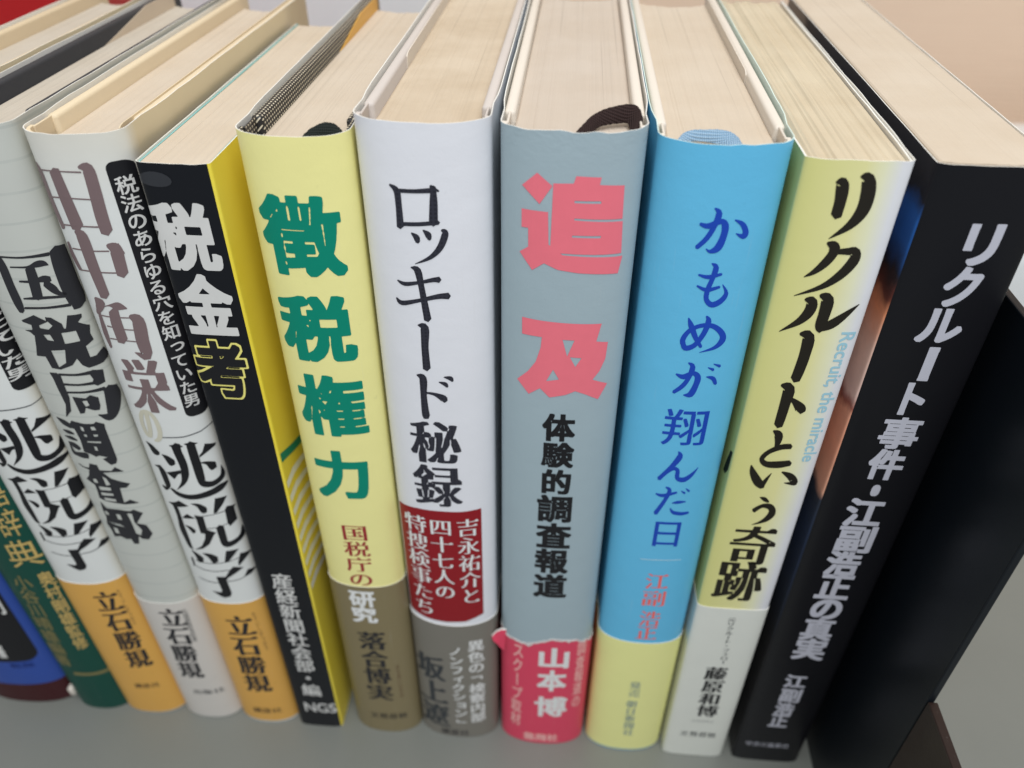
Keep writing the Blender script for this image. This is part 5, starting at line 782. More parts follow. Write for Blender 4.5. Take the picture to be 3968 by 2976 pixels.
(4, 'series_title_print', 'POLY', 'p0', 'black', [[(-4.49, 75.56), (-4.03, 75.53), (-3.41, 75.44), (-2.71, 75.32), (-2.02, 75.24), (-1.34, 75.19), (-0.64, 75.17), (0.09, 75.17), (0.87, 75.24), (1.7, 75.36), (2.57, 75.5), (3.41, 75.64), (4.19, 75.78), (4.94, 75.98), (5.67, 76.21), (6.3, 76.41), (6.72, 76.52), (6.77, 76.43), (6.74, 76.31), (6.31, 76.2), (5.68, 76.01), (4.94, 75.78), (4.18, 75.59), (3.4, 75.44), (2.54, 75.29), (1.66, 75.14), (0.82, 75.01), (0.03, 74.94), (-0.71, 74.94), (-1.42, 74.97), (-2.1, 75.02), (-2.8, 75.11), (-3.51, 75.23), (-4.13, 75.32), (-4.59, 75.35), (-4.58, 75.46)]]),
(4, 'series_title_print', 'POLY', 'p1', 'black', [[(-5.09, 76.3), (-5.1, 73.22), (-5.43, 72.71), (-5.76, 72.62), (-5.69, 75.77), (-5.38, 76.22)]]),
(4, 'series_title_print', 'POLY', 'p2', 'black', [[(-4.96, 73.18), (-4.56, 73.05), (-4.01, 72.83), (-3.38, 72.57), (-2.74, 72.39), (-2.08, 72.27), (-1.39, 72.17), (-0.65, 72.11), (0.15, 72.13), (1.13, 72.27), (2.23, 72.46), (3.21, 72.6), (3.86, 72.64), (3.9, 72.53), (3.83, 72.41), (3.18, 72.37), (2.2, 72.23), (1.09, 72.04), (0.09, 71.89), (-0.72, 71.88), (-1.47, 71.94), (-2.17, 72.04), (-2.84, 72.16), (-3.5, 72.35), (-4.14, 72.61), (-4.69, 72.83), (-5.09, 72.95), (-5.06, 73.07)]]),
(4, 'series_title_print', 'POLY', 'p3', 'black', [[(3.62, 72.18), (4.84, 73.62), (7.04, 72.57), (5.3, 71.29), (2.54, 69.36), (2.14, 69.77)]]),
(4, 'series_title_print', 'POLY', 'p4', 'black', [[(-0.2, 69.9), (3.2, 70.01), (2.23, 68.67), (2.43, 63.38), (1.8, 61.98), (0.09, 61.32), (-0.98, 62.07), (-2.72, 63.86), (-1.32, 63.64), (-0.19, 63.58), (0.08, 64.37)]]),
(4, 'series_title_print', 'POLY', 'p5', 'black', [[(-5.33, 68.43), (-4.82, 68.34), (-4.12, 68.13), (-3.37, 67.87), (-2.66, 67.67), (-1.93, 67.59), (-1.14, 67.58), (-0.45, 67.57), (0.03, 67.54), (0.05, 67.43), (-0.03, 67.32), (-0.51, 67.35), (-1.21, 67.35), (-2.01, 67.37), (-2.77, 67.44), (-3.49, 67.64), (-4.24, 67.91), (-4.94, 68.13), (-5.45, 68.23), (-5.42, 68.33)]]),
(4, 'series_title_print', 'POLY', 'p6', 'black', [[(2.28, 68.18), (2.75, 68.26), (3.41, 68.33), (4.12, 68.39), (4.74, 68.46), (5.29, 68.59), (5.85, 68.76), (6.32, 68.91), (6.64, 69.01), (6.69, 68.91), (6.66, 68.78), (6.33, 68.69), (5.86, 68.54), (5.3, 68.37), (4.73, 68.23), (4.1, 68.16), (3.39, 68.1), (2.72, 68.02), (2.25, 67.95), (2.22, 68.06)]]),
(4, 'series_title_print', 'POLY', 'p0', 'black', [[(6.47, 68.86), (7.63, 71.19), (9.2, 70.41), (8.16, 69.28)]]),
(2, 'series_title_print', 'POLY', 'p0', 'black', [[(-4.82, 118.98), (-4.55, 118.92), (-4.17, 118.82), (-3.78, 118.66), (-3.43, 118.46), (-3.15, 118.18), (-2.9, 117.86), (-2.68, 117.56), (-2.51, 117.35), (-2.38, 117.17), (-2.26, 117.0), (-2.15, 116.83), (-2.05, 116.71), (-2.25, 116.01), (-2.94, 115.57), (-3.11, 115.59), (-3.38, 115.61), (-3.69, 115.68), (-3.97, 115.89), (-4.14, 116.24), (-4.25, 116.67), (-4.33, 117.11), (-4.42, 117.51), (-4.54, 117.88), (-4.7, 118.28), (-4.84, 118.62), (-4.94, 118.85), (-4.9, 118.93)]]),
(2, 'series_title_print', 'POLY', 'p1', 'black', [[(-1.66, 116.22), (-1.41, 116.2), (-1.06, 116.17), (-0.68, 116.1), (-0.31, 115.96), (0.02, 115.75), (0.33, 115.47), (0.61, 115.22), (0.8, 115.04), (0.88, 114.95), (0.9, 114.88), (0.93, 114.8), (0.98, 114.72), (0.85, 113.69), (-0.07, 113.05), (-0.15, 113.04), (-0.31, 113.04), (-0.54, 113.12), (-0.75, 113.33), (-0.91, 113.67), (-1.04, 114.09), (-1.16, 114.52), (-1.26, 114.9), (-1.38, 115.24), (-1.52, 115.59), (-1.65, 115.9), (-1.74, 116.1), (-1.72, 116.17)]]),
(2, 'series_title_print', 'POLY', 'p2', 'black', [[(-3.22, 112.66), (-3.05, 112.41), (-2.8, 112.03), (-2.55, 111.58), (-2.37, 111.07), (-2.28, 110.51), (-2.25, 109.93), (-2.25, 109.34), (-2.26, 108.8), (-2.25, 108.29), (-2.23, 107.77), (-2.27, 107.21), (-2.44, 106.55), (-2.86, 105.87), (-3.36, 105.36), (-3.76, 105.05), (-4.01, 104.86), (-4.37, 104.76), (-4.29, 105.15), (-4.09, 105.44), (-3.85, 105.81), (-3.73, 106.06), (-3.75, 106.15), (-3.77, 106.34), (-3.79, 106.71), (-3.84, 107.18), (-3.87, 107.7), (-3.9, 108.24), (-3.92, 108.79), (-3.95, 109.34), (-3.97, 109.86), (-3.99, 110.42), (-4.0, 111.03), (-4.02, 111.58), (-4.04, 111.97), (-3.67, 112.49)]]),
(2, 'series_title_print', 'POLY', 'p3', 'black', [[(-4.87, 106.17), (-3.52, 106.01), (-3.8, 105.31), (-4.49, 104.87), (-5.04, 105.96), (-4.99, 106.08)]]),
(2, 'series_title_print', 'POLY', 'p4', 'black', [[(-4.83, 112.18), (-3.28, 112.7), (-3.32, 112.18), (-3.89, 111.67), (-4.92, 112.03), (-4.91, 112.1)]]),
(2, 'series_title_print', 'POLY', 'p5', 'black', [[(-2.26, 106.14), (-1.99, 105.94), (-1.62, 105.64), (-1.2, 105.33), (-0.75, 105.08), (-0.27, 104.91), (0.26, 104.74), (0.82, 104.61), (1.39, 104.55), (1.98, 104.57), (2.6, 104.63), (3.25, 104.75), (3.91, 104.9), (4.61, 105.08), (5.34, 105.32), (6.05, 105.55), (6.68, 105.76), (7.24, 105.99), (7.75, 106.23), (8.23, 106.47), (8.65, 106.62), (9.03, 106.69), (9.4, 106.72), (9.71, 106.72), (9.94, 106.73), (10.11, 106.53), (10.07, 106.21), (9.91, 105.97), (9.68, 105.62), (9.36, 105.23), (8.98, 104.91), (8.53, 104.66), (8.02, 104.44), (7.44, 104.24), (6.8, 104.05), (6.11, 103.86), (5.34, 103.66), (4.54, 103.47), (3.75, 103.31), (3.0, 103.17), (2.26, 103.08), (1.54, 103.03), (0.85, 103.08), (0.18, 103.21), (-0.43, 103.43), (-1.0, 103.69), (-1.5, 103.99), (-1.93, 104.4), (-2.27, 104.89), (-2.52, 105.34), (-2.7, 105.64), (-2.55, 105.97)]]),
(2, 'series_title_print', 'POLY', 'p6', 'black', [[(1.03, 119.11), (1.31, 119.17), (1.7, 119.27), (2.13, 119.34), (2.53, 119.37), (2.92, 119.3), (3.33, 119.17), (3.68, 119.03), (3.93, 118.93), (3.95, 118.82), (3.86, 118.72), (3.57, 118.68), (3.15, 118.62), (2.68, 118.55), (2.25, 118.52), (1.87, 118.57), (1.49, 118.66), (1.17, 118.76), (0.94, 118.82), (0.92, 118.97)]]),
(2, 'series_title_print', 'POLY', 'p0', 'black', [[(3.52, 119.46), (3.48, 119.12), (3.41, 118.65), (3.35, 118.11), (3.33, 117.59), (3.36, 117.05), (3.43, 116.42), (3.51, 115.77), (3.56, 115.13), (3.58, 114.52), (3.6, 113.95), (3.58, 113.36), (3.54, 112.74), (3.47, 112.11), (3.38, 111.48), (3.23, 110.83), (3.02, 110.2), (2.75, 109.6), (2.41, 109.0), (2.0, 108.41), (1.51, 107.8), (0.88, 107.2), (0.16, 106.62), (-0.51, 106.08), (-0.99, 105.7), (-1.04, 105.7), (-1.03, 105.75), (-0.65, 106.29), (-0.11, 107.03), (0.41, 107.81), (0.78, 108.44), (0.96, 108.93), (1.09, 109.38), (1.18, 109.83), (1.29, 110.28), (1.4, 110.74), (1.51, 111.21), (1.61, 111.71), (1.68, 112.19), (1.7, 112.66), (1.7, 113.12), (1.67, 113.63), (1.64, 114.17), (1.6, 114.75), (1.54, 115.38), (1.47, 116.04), (1.41, 116.68), (1.37, 117.29), (1.34, 117.86), (1.31, 118.34), (1.3, 118.66), (2.46, 119.84)]]),
(2, 'series_title_print', 'POLY', 'p1', 'black', [[(-2.2, 110.87), (1.59, 111.97), (1.46, 110.96), (0.64, 110.66), (-0.7, 109.05)]]),
(2, 'series_title_print', 'POLY', 'p2', 'black', [[(4.46, 119.58), (4.7, 119.62), (5.05, 119.68), (5.42, 119.74), (5.77, 119.75), (6.12, 119.69), (6.5, 119.61), (6.84, 119.5), (7.08, 119.43), (7.11, 119.33), (7.06, 119.26), (6.81, 119.2), (6.44, 119.1), (6.02, 119.01), (5.63, 118.97), (5.27, 119.02), (4.92, 119.13), (4.61, 119.23), (4.39, 119.3), (4.36, 119.44)]]),
(2, 'series_title_print', 'POLY', 'p3', 'black', [[(6.54, 119.62), (6.54, 119.06), (6.54, 118.27), (6.54, 117.37), (6.54, 116.49), (6.55, 115.62), (6.55, 114.68), (6.55, 113.75), (6.54, 112.89), (6.52, 112.1), (6.49, 111.37), (6.45, 110.73), (6.43, 110.11), (6.37, 109.49), (6.3, 108.99), (6.25, 108.75), (6.22, 108.68), (6.32, 108.54), (6.61, 108.35), (6.98, 108.21), (7.33, 108.13), (7.65, 108.13), (8.0, 108.22), (8.34, 108.36), (8.64, 108.51), (8.88, 108.68), (9.08, 108.85), (9.22, 109.03), (9.35, 109.24), (9.48, 109.7), (9.61, 110.38), (9.71, 111.08), (9.78, 111.57), (9.81, 111.6), (9.84, 111.56), (9.9, 111.07), (10.0, 110.34), (10.06, 109.54), (10.03, 108.79), (9.86, 108.2), (9.6, 107.77), (9.3, 107.47), (8.98, 107.22), (8.61, 106.98), (8.18, 106.77), (7.71, 106.61), (7.21, 106.53), (6.7, 106.53), (6.15, 106.61), (5.59, 106.77), (5.06, 107.14), (4.72, 107.8), (4.61, 108.52), (4.59, 109.12), (4.57, 109.66), (4.55, 110.27), (4.55, 110.95), (4.56, 111.65), (4.57, 112.4), (4.58, 113.23), (4.58, 114.16), (4.59, 115.11), (4.61, 116.0), (4.63, 116.91), (4.67, 117.84), (4.71, 118.64), (4.73, 119.2), (5.67, 120.13)]]),
(2, 'series_title_print', 'POLY', 'p4', 'black', [[(8.34, 118.71), (10.04, 117.84), (9.86, 117.28), (8.35, 116.42), (6.68, 115.38), (6.65, 115.89), (7.46, 116.73)]]),
(2, 'series_title_print', 'POLY', 'p5', 'black', [[(6.33, 113.95), (6.59, 113.97), (6.97, 113.99), (7.38, 113.99), (7.77, 113.92), (8.14, 113.77), (8.48, 113.57), (8.77, 113.39), (8.95, 113.28), (9.06, 113.18), (9.12, 113.06), (9.16, 112.94), (9.19, 112.86), (9.13, 111.52), (8.28, 111.13), (8.22, 111.15), (8.12, 111.2), (7.99, 111.3), (7.85, 111.53), (7.72, 111.9), (7.63, 112.31), (7.55, 112.72), (7.43, 113.05), (7.2, 113.31), (6.87, 113.54), (6.54, 113.72), (6.31, 113.85), (6.3, 113.9)]]),
(2, 'series_title_print', 'POLY', 'p6', 'black', [[(-4.98, 100.79), (-3.3, 101.28), (-1.59, 102.27), (0.39, 100.84), (-2.06, 100.13), (-3.86, 100.13)]]),
(2, 'series_title_print', 'POLY', 'p0', 'black', [[(-2.65, 100.96), (-2.63, 100.36), (-2.6, 99.47), (-2.57, 98.47), (-2.56, 97.47), (-2.59, 96.48), (-2.64, 95.46), (-2.68, 94.48), (-2.7, 93.59), (-2.69, 92.81), (-2.67, 92.08), (-2.64, 91.34), (-2.62, 90.55), (-2.62, 89.67), (-2.63, 88.75), (-2.63, 87.89), (-2.63, 87.23), (-2.61, 86.79), (-2.57, 86.47), (-2.51, 86.22), (-2.46, 86.03), (-2.48, 85.95), (-2.55, 85.9), (-2.74, 85.89), (-3.03, 85.87), (-3.38, 85.95), (-3.67, 86.27), (-3.85, 86.87), (-3.99, 87.64), (-4.1, 88.49), (-4.19, 89.28), (-4.3, 89.98), (-4.41, 90.67), (-4.47, 91.43), (-4.47, 92.31), (-4.36, 93.36), (-4.16, 94.49), (-3.97, 95.59), (-3.85, 96.59), (-3.83, 97.57), (-3.85, 98.56), (-3.9, 99.42), (-3.93, 100.02), (-3.28, 100.85)]]),
(2, 'series_title_print', 'POLY', 'p1', 'black', [[(-2.27, 94.22), (-1.97, 94.18), (-1.55, 94.1), (-1.12, 93.98), (-0.75, 93.79), (-0.48, 93.53), (-0.26, 93.23), (-0.1, 92.94), (0.02, 92.76), (-0.34, 91.92), (-1.02, 91.67), (-1.11, 91.9), (-1.23, 92.2), (-1.36, 92.53), (-1.51, 92.83), (-1.7, 93.16), (-1.95, 93.53), (-2.19, 93.86), (-2.36, 94.08), (-2.34, 94.17)]]),
(2, 'series_title_print', 'POLY', 'p2', 'black', [[(-2.42, 96.63), (-0.76, 98.19), (1.01, 96.89), (-1.75, 96.54)]]),
(2, 'series_title_print', 'POLY', 'p3', 'black', [[(1.23, 101.71), (1.57, 101.76), (2.06, 101.81), (2.6, 101.83), (3.09, 101.75), (3.52, 101.55), (3.89, 101.27), (4.19, 101.01), (4.4, 100.81), (4.52, 100.63), (4.58, 100.43), (4.62, 100.27), (4.64, 100.14), (4.37, 99.01), (3.51, 98.67), (3.41, 98.69), (3.28, 98.75), (3.12, 98.85), (2.96, 99.07), (2.81, 99.45), (2.71, 99.89), (2.6, 100.32), (2.46, 100.68), (2.2, 100.97), (1.82, 101.24), (1.45, 101.46), (1.18, 101.61), (1.18, 101.67)]]),
(2, 'series_title_print', 'POLY', 'p4', 'black', [[(6.98, 102.95), (9.33, 102.68), (8.12, 100.67), (6.4, 98.48), (5.7, 98.43)]]),
(2, 'series_title_print', 'POLY', 'p5', 'black', [[(1.0, 98.05), (3.11, 97.64), (2.97, 93.31), (4.9, 92.21), (4.18, 91.51), (2.39, 88.39), (0.27, 86.6), (-2.03, 85.84), (0.17, 87.5), (1.69, 90.15), (2.15, 91.85), (1.08, 92.1), (1.22, 96.47)]]),
(2, 'series_title_print', 'POLY', 'p6', 'black', [[(2.83, 97.81), (3.29, 97.88), (3.92, 97.97), (4.63, 98.05), (5.33, 98.15), (6.1, 98.3), (6.93, 98.45), (7.66, 98.56), (8.15, 98.61), (8.2, 98.51), (8.15, 98.41), (7.66, 98.36), (6.93, 98.27), (6.09, 98.13), (5.32, 97.99), (4.61, 97.89), (3.89, 97.8), (3.26, 97.71), (2.81, 97.64), (2.78, 97.71)]]),
(2, 'series_title_print', 'POLY', 'p0', 'black', [[(3.07, 93.73), (3.5, 93.78), (4.1, 93.82), (4.76, 93.86), (5.4, 93.93), (6.08, 94.09), (6.8, 94.28), (7.44, 94.43), (7.87, 94.52), (7.91, 94.44), (7.88, 94.36), (7.45, 94.27), (6.81, 94.11), (6.08, 93.92), (5.39, 93.77), (4.74, 93.69), (4.07, 93.64), (3.47, 93.6), (3.04, 93.56), (3.01, 93.64)]]),
(2, 'series_title_print', 'POLY', 'p1', 'black', [[(8.14, 98.77), (8.73, 99.72), (10.21, 99.02), (9.82, 98.49), (9.8, 94.68), (8.23, 93.45), (7.91, 94.57), (8.11, 97.93)]]),
(2, 'series_title_print', 'POLY', 'p2', 'black', [[(6.96, 93.99), (6.94, 93.42), (6.93, 92.6), (6.91, 91.72), (6.9, 90.92), (6.87, 90.21), (6.84, 89.59), (6.83, 89.18), (6.82, 89.05), (6.79, 89.0), (6.81, 88.9), (6.94, 88.77), (7.18, 88.71), (7.54, 88.74), (8.0, 88.86), (8.46, 89.03), (8.83, 89.22), (9.1, 89.41), (9.3, 89.63), (9.45, 89.84), (9.57, 90.04), (9.73, 90.45), (9.89, 91.09), (10.02, 91.75), (10.11, 92.21), (10.15, 92.24), (10.17, 92.2), (10.23, 91.7), (10.32, 90.96), (10.37, 90.13), (10.31, 89.35), (10.11, 88.76), (9.82, 88.36), (9.5, 88.08), (9.15, 87.83), (8.71, 87.58), (8.2, 87.33), (7.66, 87.12), (7.17, 86.97), (6.71, 86.9), (6.26, 86.93), (5.79, 87.16), (5.39, 87.69), (5.19, 88.44), (5.15, 89.2), (5.15, 89.89), (5.16, 90.56), (5.16, 91.36), (5.18, 92.28), (5.2, 93.1), (5.21, 93.67), (6.12, 94.61)]]),
(2, 'series_title_print', 'POLY', 'p3', 'black', [[(-3.24, 85.39), (-2.96, 85.24), (-2.55, 85.03), (-2.13, 84.76), (-1.75, 84.48), (-1.43, 84.2), (-1.13, 83.91), (-0.88, 83.63), (-0.7, 83.4), (-0.61, 83.21), (-0.6, 83.03), (-0.6, 82.87), (-0.6, 82.75), (-0.99, 81.67), (-1.86, 81.24), (-1.95, 81.25), (-2.09, 81.27), (-2.25, 81.36), (-2.39, 81.58), (-2.48, 81.96), (-2.53, 82.44), (-2.58, 82.96), (-2.66, 83.45), (-2.81, 83.95), (-3.01, 84.47), (-3.21, 84.93), (-3.35, 85.25), (-3.31, 85.34)]]),
(2, 'series_title_print', 'POLY', 'p4', 'black', [[(-0.32, 84.94), (0.06, 84.97), (0.62, 85.0), (1.22, 84.98), (1.76, 84.89), (2.22, 84.68), (2.63, 84.43), (2.96, 84.17), (3.18, 83.99), (3.27, 83.88), (3.29, 83.77), (3.27, 83.67), (3.28, 83.6), (3.03, 82.17), (1.95, 81.5), (1.89, 81.48), (1.78, 81.47), (1.63, 81.53), (1.47, 81.72), (1.32, 82.08), (1.19, 82.54), (1.05, 83.01), (0.88, 83.44), (0.61, 83.83), (0.24, 84.24), (-0.12, 84.59), (-0.38, 84.83), (-0.38, 84.9)]]),
(2, 'series_title_print', 'POLY', 'p5', 'black', [[(5.7, 85.74), (8.51, 85.54), (5.48, 81.93), (4.55, 81.93)]]),
(2, 'series_title_print', 'POLY', 'p6', 'black', [[(8.47, 83.93), (10.59, 83.1), (7.46, 79.84), (7.52, 81.07), (8.09, 82.7)]]),
(2, 'series_title_print', 'POLY', 'p0', 'black', [[(-3.19, 81.81), (-2.73, 81.78), (-2.11, 81.7), (-1.41, 81.58), (-0.72, 81.51), (-0.04, 81.46), (0.66, 81.44), (1.39, 81.44), (2.17, 81.51), (3.0, 81.62), (3.87, 81.75), (4.71, 81.89), (5.49, 82.02), (6.24, 82.21), (6.97, 82.42), (7.6, 82.61), (8.02, 82.71), (8.07, 82.63), (8.04, 82.52), (7.61, 82.41), (6.98, 82.23), (6.24, 82.02), (5.48, 81.84), (4.7, 81.7), (3.84, 81.56), (2.96, 81.41), (2.12, 81.29), (1.33, 81.23), (0.59, 81.23), (-0.12, 81.25), (-0.8, 81.3), (-1.5, 81.39), (-2.21, 81.5), (-2.83, 81.58), (-3.29, 81.61), (-3.28, 81.72)]]),
(2, 'series_title_print', 'POLY', 'p1', 'black', [[(-3.79, 82.51), (-3.8, 79.61), (-4.13, 79.13), (-4.46, 79.04), (-4.39, 82.01), (-4.08, 82.43)]]),
(2, 'series_title_print', 'POLY', 'p2', 'black', [[(-3.66, 79.57), (-3.26, 79.45), (-2.71, 79.24), (-2.08, 79.0), (-1.44, 78.83), (-0.78, 78.71), (-0.09, 78.62), (0.65, 78.56), (1.45, 78.58), (2.43, 78.71), (3.53, 78.89), (4.51, 79.02), (5.16, 79.06), (5.2, 78.96), (5.13, 78.85), (4.48, 78.81), (3.5, 78.68), (2.39, 78.5), (1.39, 78.36), (0.58, 78.35), (-0.17, 78.4), (-0.87, 78.5), (-1.54, 78.61), (-2.2, 78.79), (-2.84, 79.03), (-3.39, 79.24), (-3.79, 79.35), (-3.76, 79.47)]]),
(2, 'series_title_print', 'POLY', 'p3', 'black', [[(4.92, 78.63), (6.14, 79.98), (8.34, 79.0), (6.6, 77.79), (3.84, 75.97), (3.44, 76.36)]]),
(2, 'series_title_print', 'POLY', 'p4', 'black', [[(1.1, 76.48), (4.5, 76.59), (3.53, 75.33), (3.73, 70.35), (3.1, 69.03), (1.39, 68.41), (0.32, 69.11), (-1.42, 70.8), (-0.02, 70.59), (1.11, 70.53), (1.38, 71.28)]]),
(2, 'series_title_print', 'POLY', 'p5', 'black', [[(-4.03, 75.1), (-3.52, 75.01), (-2.82, 74.82), (-2.07, 74.57), (-1.36, 74.38), (-0.63, 74.31), (0.16, 74.3), (0.85, 74.29), (1.33, 74.26), (1.35, 74.16), (1.27, 74.05), (0.79, 74.08), (0.09, 74.08), (-0.71, 74.1), (-1.47, 74.17), (-2.19, 74.36), (-2.94, 74.61), (-3.64, 74.82), (-4.15, 74.91), (-4.12, 75.01)]]),
(2, 'series_title_print', 'POLY', 'p6', 'black', [[(3.58, 74.86), (4.05, 74.94), (4.71, 75.01), (5.42, 75.06), (6.04, 75.13), (6.59, 75.25), (7.15, 75.41), (7.62, 75.55), (7.94, 75.65), (7.99, 75.55), (7.96, 75.43), (7.63, 75.34), (7.16, 75.2), (6.6, 75.04), (6.03, 74.91), (5.4, 74.85), (4.69, 74.79), (4.02, 74.71), (3.55, 74.65), (3.52, 74.75)]]),
(2, 'series_title_print', 'POLY', 'p0', 'black', [[(7.77, 75.5), (8.93, 77.7), (10.5, 76.96), (9.46, 75.9)]]),
(3, 'title_print', 'POLY', 'p1', 'charcoal', [[(9.31, 161.56), (9.32, 161.12), (9.35, 160.5), (9.37, 159.75), (9.38, 158.88), (9.38, 157.83), (9.36, 156.61), (9.35, 155.35), (9.34, 154.2), (9.38, 153.14), (9.45, 152.06), (9.49, 151.03), (9.44, 150.06), (9.15, 149.14), (8.77, 148.47), (8.49, 148.28), (8.38, 148.28), (7.71, 148.39), (7.64, 149.37), (7.69, 149.59), (7.61, 149.67), (7.45, 149.56), (7.38, 149.7), (7.32, 150.32), (7.23, 151.27), (7.15, 152.4), (7.11, 153.58), (7.11, 154.82), (7.15, 156.12), (7.19, 157.37), (7.25, 158.44), (7.32, 159.36), (7.41, 160.17), (7.49, 160.81), (7.54, 161.26), (8.43, 162.1)]]),
(3, 'title_print', 'POLY', 'p2', 'charcoal', [[(-0.99, 161.2), (-0.25, 161.18), (0.78, 161.13), (1.93, 161.08), (3.06, 161.08), (4.29, 161.15), (5.6, 161.23), (6.72, 161.27), (7.46, 161.26), (7.58, 160.87), (7.33, 160.52), (6.59, 160.59), (5.48, 160.65), (4.17, 160.67), (2.93, 160.67), (1.78, 160.71), (0.6, 160.76), (-0.43, 160.81), (-1.18, 160.82), (-1.19, 161.01)]]),
(3, 'title_print', 'POLY', 'p3', 'charcoal', [[(-0.96, 161.25), (-0.88, 160.9), (-0.75, 160.4), (-0.63, 159.75), (-0.55, 158.98), (-0.55, 158.06), (-0.6, 157.0), (-0.66, 155.92), (-0.69, 154.92), (-0.69, 154.01), (-0.66, 153.13), (-0.64, 152.29), (-0.65, 151.53), (-0.7, 150.83), (-0.78, 150.18), (-0.87, 149.64), (-0.92, 149.25), (-1.57, 148.53), (-2.26, 148.58), (-2.33, 148.9), (-2.45, 149.34), (-2.56, 149.9), (-2.64, 150.54), (-2.68, 151.28), (-2.69, 152.13), (-2.68, 153.05), (-2.66, 154.01), (-2.62, 155.05), (-2.56, 156.15), (-2.51, 157.19), (-2.47, 158.08), (-2.46, 158.81), (-2.47, 159.47), (-2.48, 160.02), (-2.49, 160.42), (-1.76, 161.2)]]),
(3, 'title_print', 'POLY', 'p4', 'charcoal', [[(-0.56, 150.02), (0.19, 150.04), (1.23, 150.06), (2.38, 150.05), (3.48, 150.05), (4.64, 150.07), (5.87, 150.07), (6.92, 150.02), (7.62, 149.95), (7.71, 149.6), (7.5, 149.29), (6.8, 149.4), (5.75, 149.5), (4.52, 149.55), (3.34, 149.56), (2.21, 149.57), (1.04, 149.56), (-0.02, 149.53), (-0.77, 149.5), (-0.8, 149.75)]]),
(3, 'title_print', 'POLY', 'p5', 'charcoal', [[(0.14, 159.02), (0.77, 159.03), (1.65, 159.03), (2.56, 159.02), (3.29, 159.08), (3.84, 159.25), (4.29, 159.5), (4.71, 159.76), (5.13, 159.93), (5.49, 160.0), (5.79, 160.01), (6.06, 159.95), (6.31, 159.83), (6.51, 159.62), (6.65, 159.34), (6.72, 159.08), (6.77, 158.91), (6.76, 158.77), (6.66, 158.72), (6.51, 158.73), (6.29, 158.74), (6.07, 158.74), (5.88, 158.71), (5.71, 158.69), (5.5, 158.67), (5.26, 158.66), (4.98, 158.65), (4.66, 158.65), (4.25, 158.63), (3.75, 158.61), (3.17, 158.62), (2.42, 158.66), (1.51, 158.71), (0.63, 158.73), (0.01, 158.74), (-0.0, 158.88)]]),
(3, 'title_print', 'POLY', 'p6', 'charcoal', [[(4.5, 158.87), (4.49, 158.45), (4.47, 157.83), (4.44, 157.08), (4.38, 156.28), (4.26, 155.33), (4.1, 154.24), (3.95, 153.24), (3.84, 152.53), (2.77, 151.56), (1.87, 152.07), (1.97, 152.77), (2.11, 153.78), (2.25, 154.86), (2.37, 155.78), (2.48, 156.54), (2.58, 157.28), (2.67, 157.91), (2.73, 158.36), (3.68, 159.22)]]),
(3, 'title_print', 'POLY', 'p0', 'charcoal', [[(0.73, 155.98), (1.21, 155.99), (1.86, 155.98), (2.56, 155.98), (3.18, 156.04), (3.72, 156.2), (4.25, 156.43), (4.78, 156.66), (5.27, 156.79), (5.69, 156.74), (6.0, 156.6), (6.2, 156.45), (6.32, 156.37), (6.27, 155.49), (5.6, 155.04), (5.46, 155.13), (5.3, 155.24), (5.14, 155.34), (4.95, 155.41), (4.63, 155.44), (4.16, 155.43), (3.59, 155.39), (3.0, 155.38), (2.36, 155.43), (1.66, 155.5), (1.02, 155.56), (0.56, 155.59), (0.54, 155.79)]]),
(3, 'title_print', 'POLY', 'p1', 'charcoal', [[(5.63, 155.64), (5.8, 155.41), (6.05, 155.08), (6.31, 154.71), (6.52, 154.32), (6.65, 153.93), (6.73, 153.55), (6.77, 153.23), (6.85, 152.98), (7.0, 152.77), (7.23, 152.58), (7.47, 152.42), (7.63, 152.3), (7.66, 152.03), (7.48, 151.85), (7.29, 151.89), (7.01, 151.95), (6.68, 152.04), (6.35, 152.2), (6.08, 152.43), (5.83, 152.69), (5.63, 152.94), (5.44, 153.2), (5.23, 153.54), (5.01, 153.96), (4.82, 154.35), (4.68, 154.61), (4.98, 155.41)]]),
(3, 'title_print', 'POLY', 'p2', 'charcoal', [[(0.04, 152.09), (0.6, 152.17), (1.38, 152.27), (2.2, 152.35), (2.9, 152.39), (3.41, 152.4), (3.84, 152.39), (4.28, 152.37), (4.81, 152.33), (5.51, 152.25), (6.3, 152.13), (7.02, 151.98), (7.49, 151.87), (7.55, 151.59), (7.37, 151.36), (6.89, 151.46), (6.16, 151.58), (5.36, 151.68), (4.64, 151.73), (4.11, 151.74), (3.65, 151.73), (3.2, 151.72), (2.68, 151.71), (1.99, 151.73), (1.19, 151.74), (0.44, 151.75), (-0.09, 151.74), (-0.12, 151.91)]]),
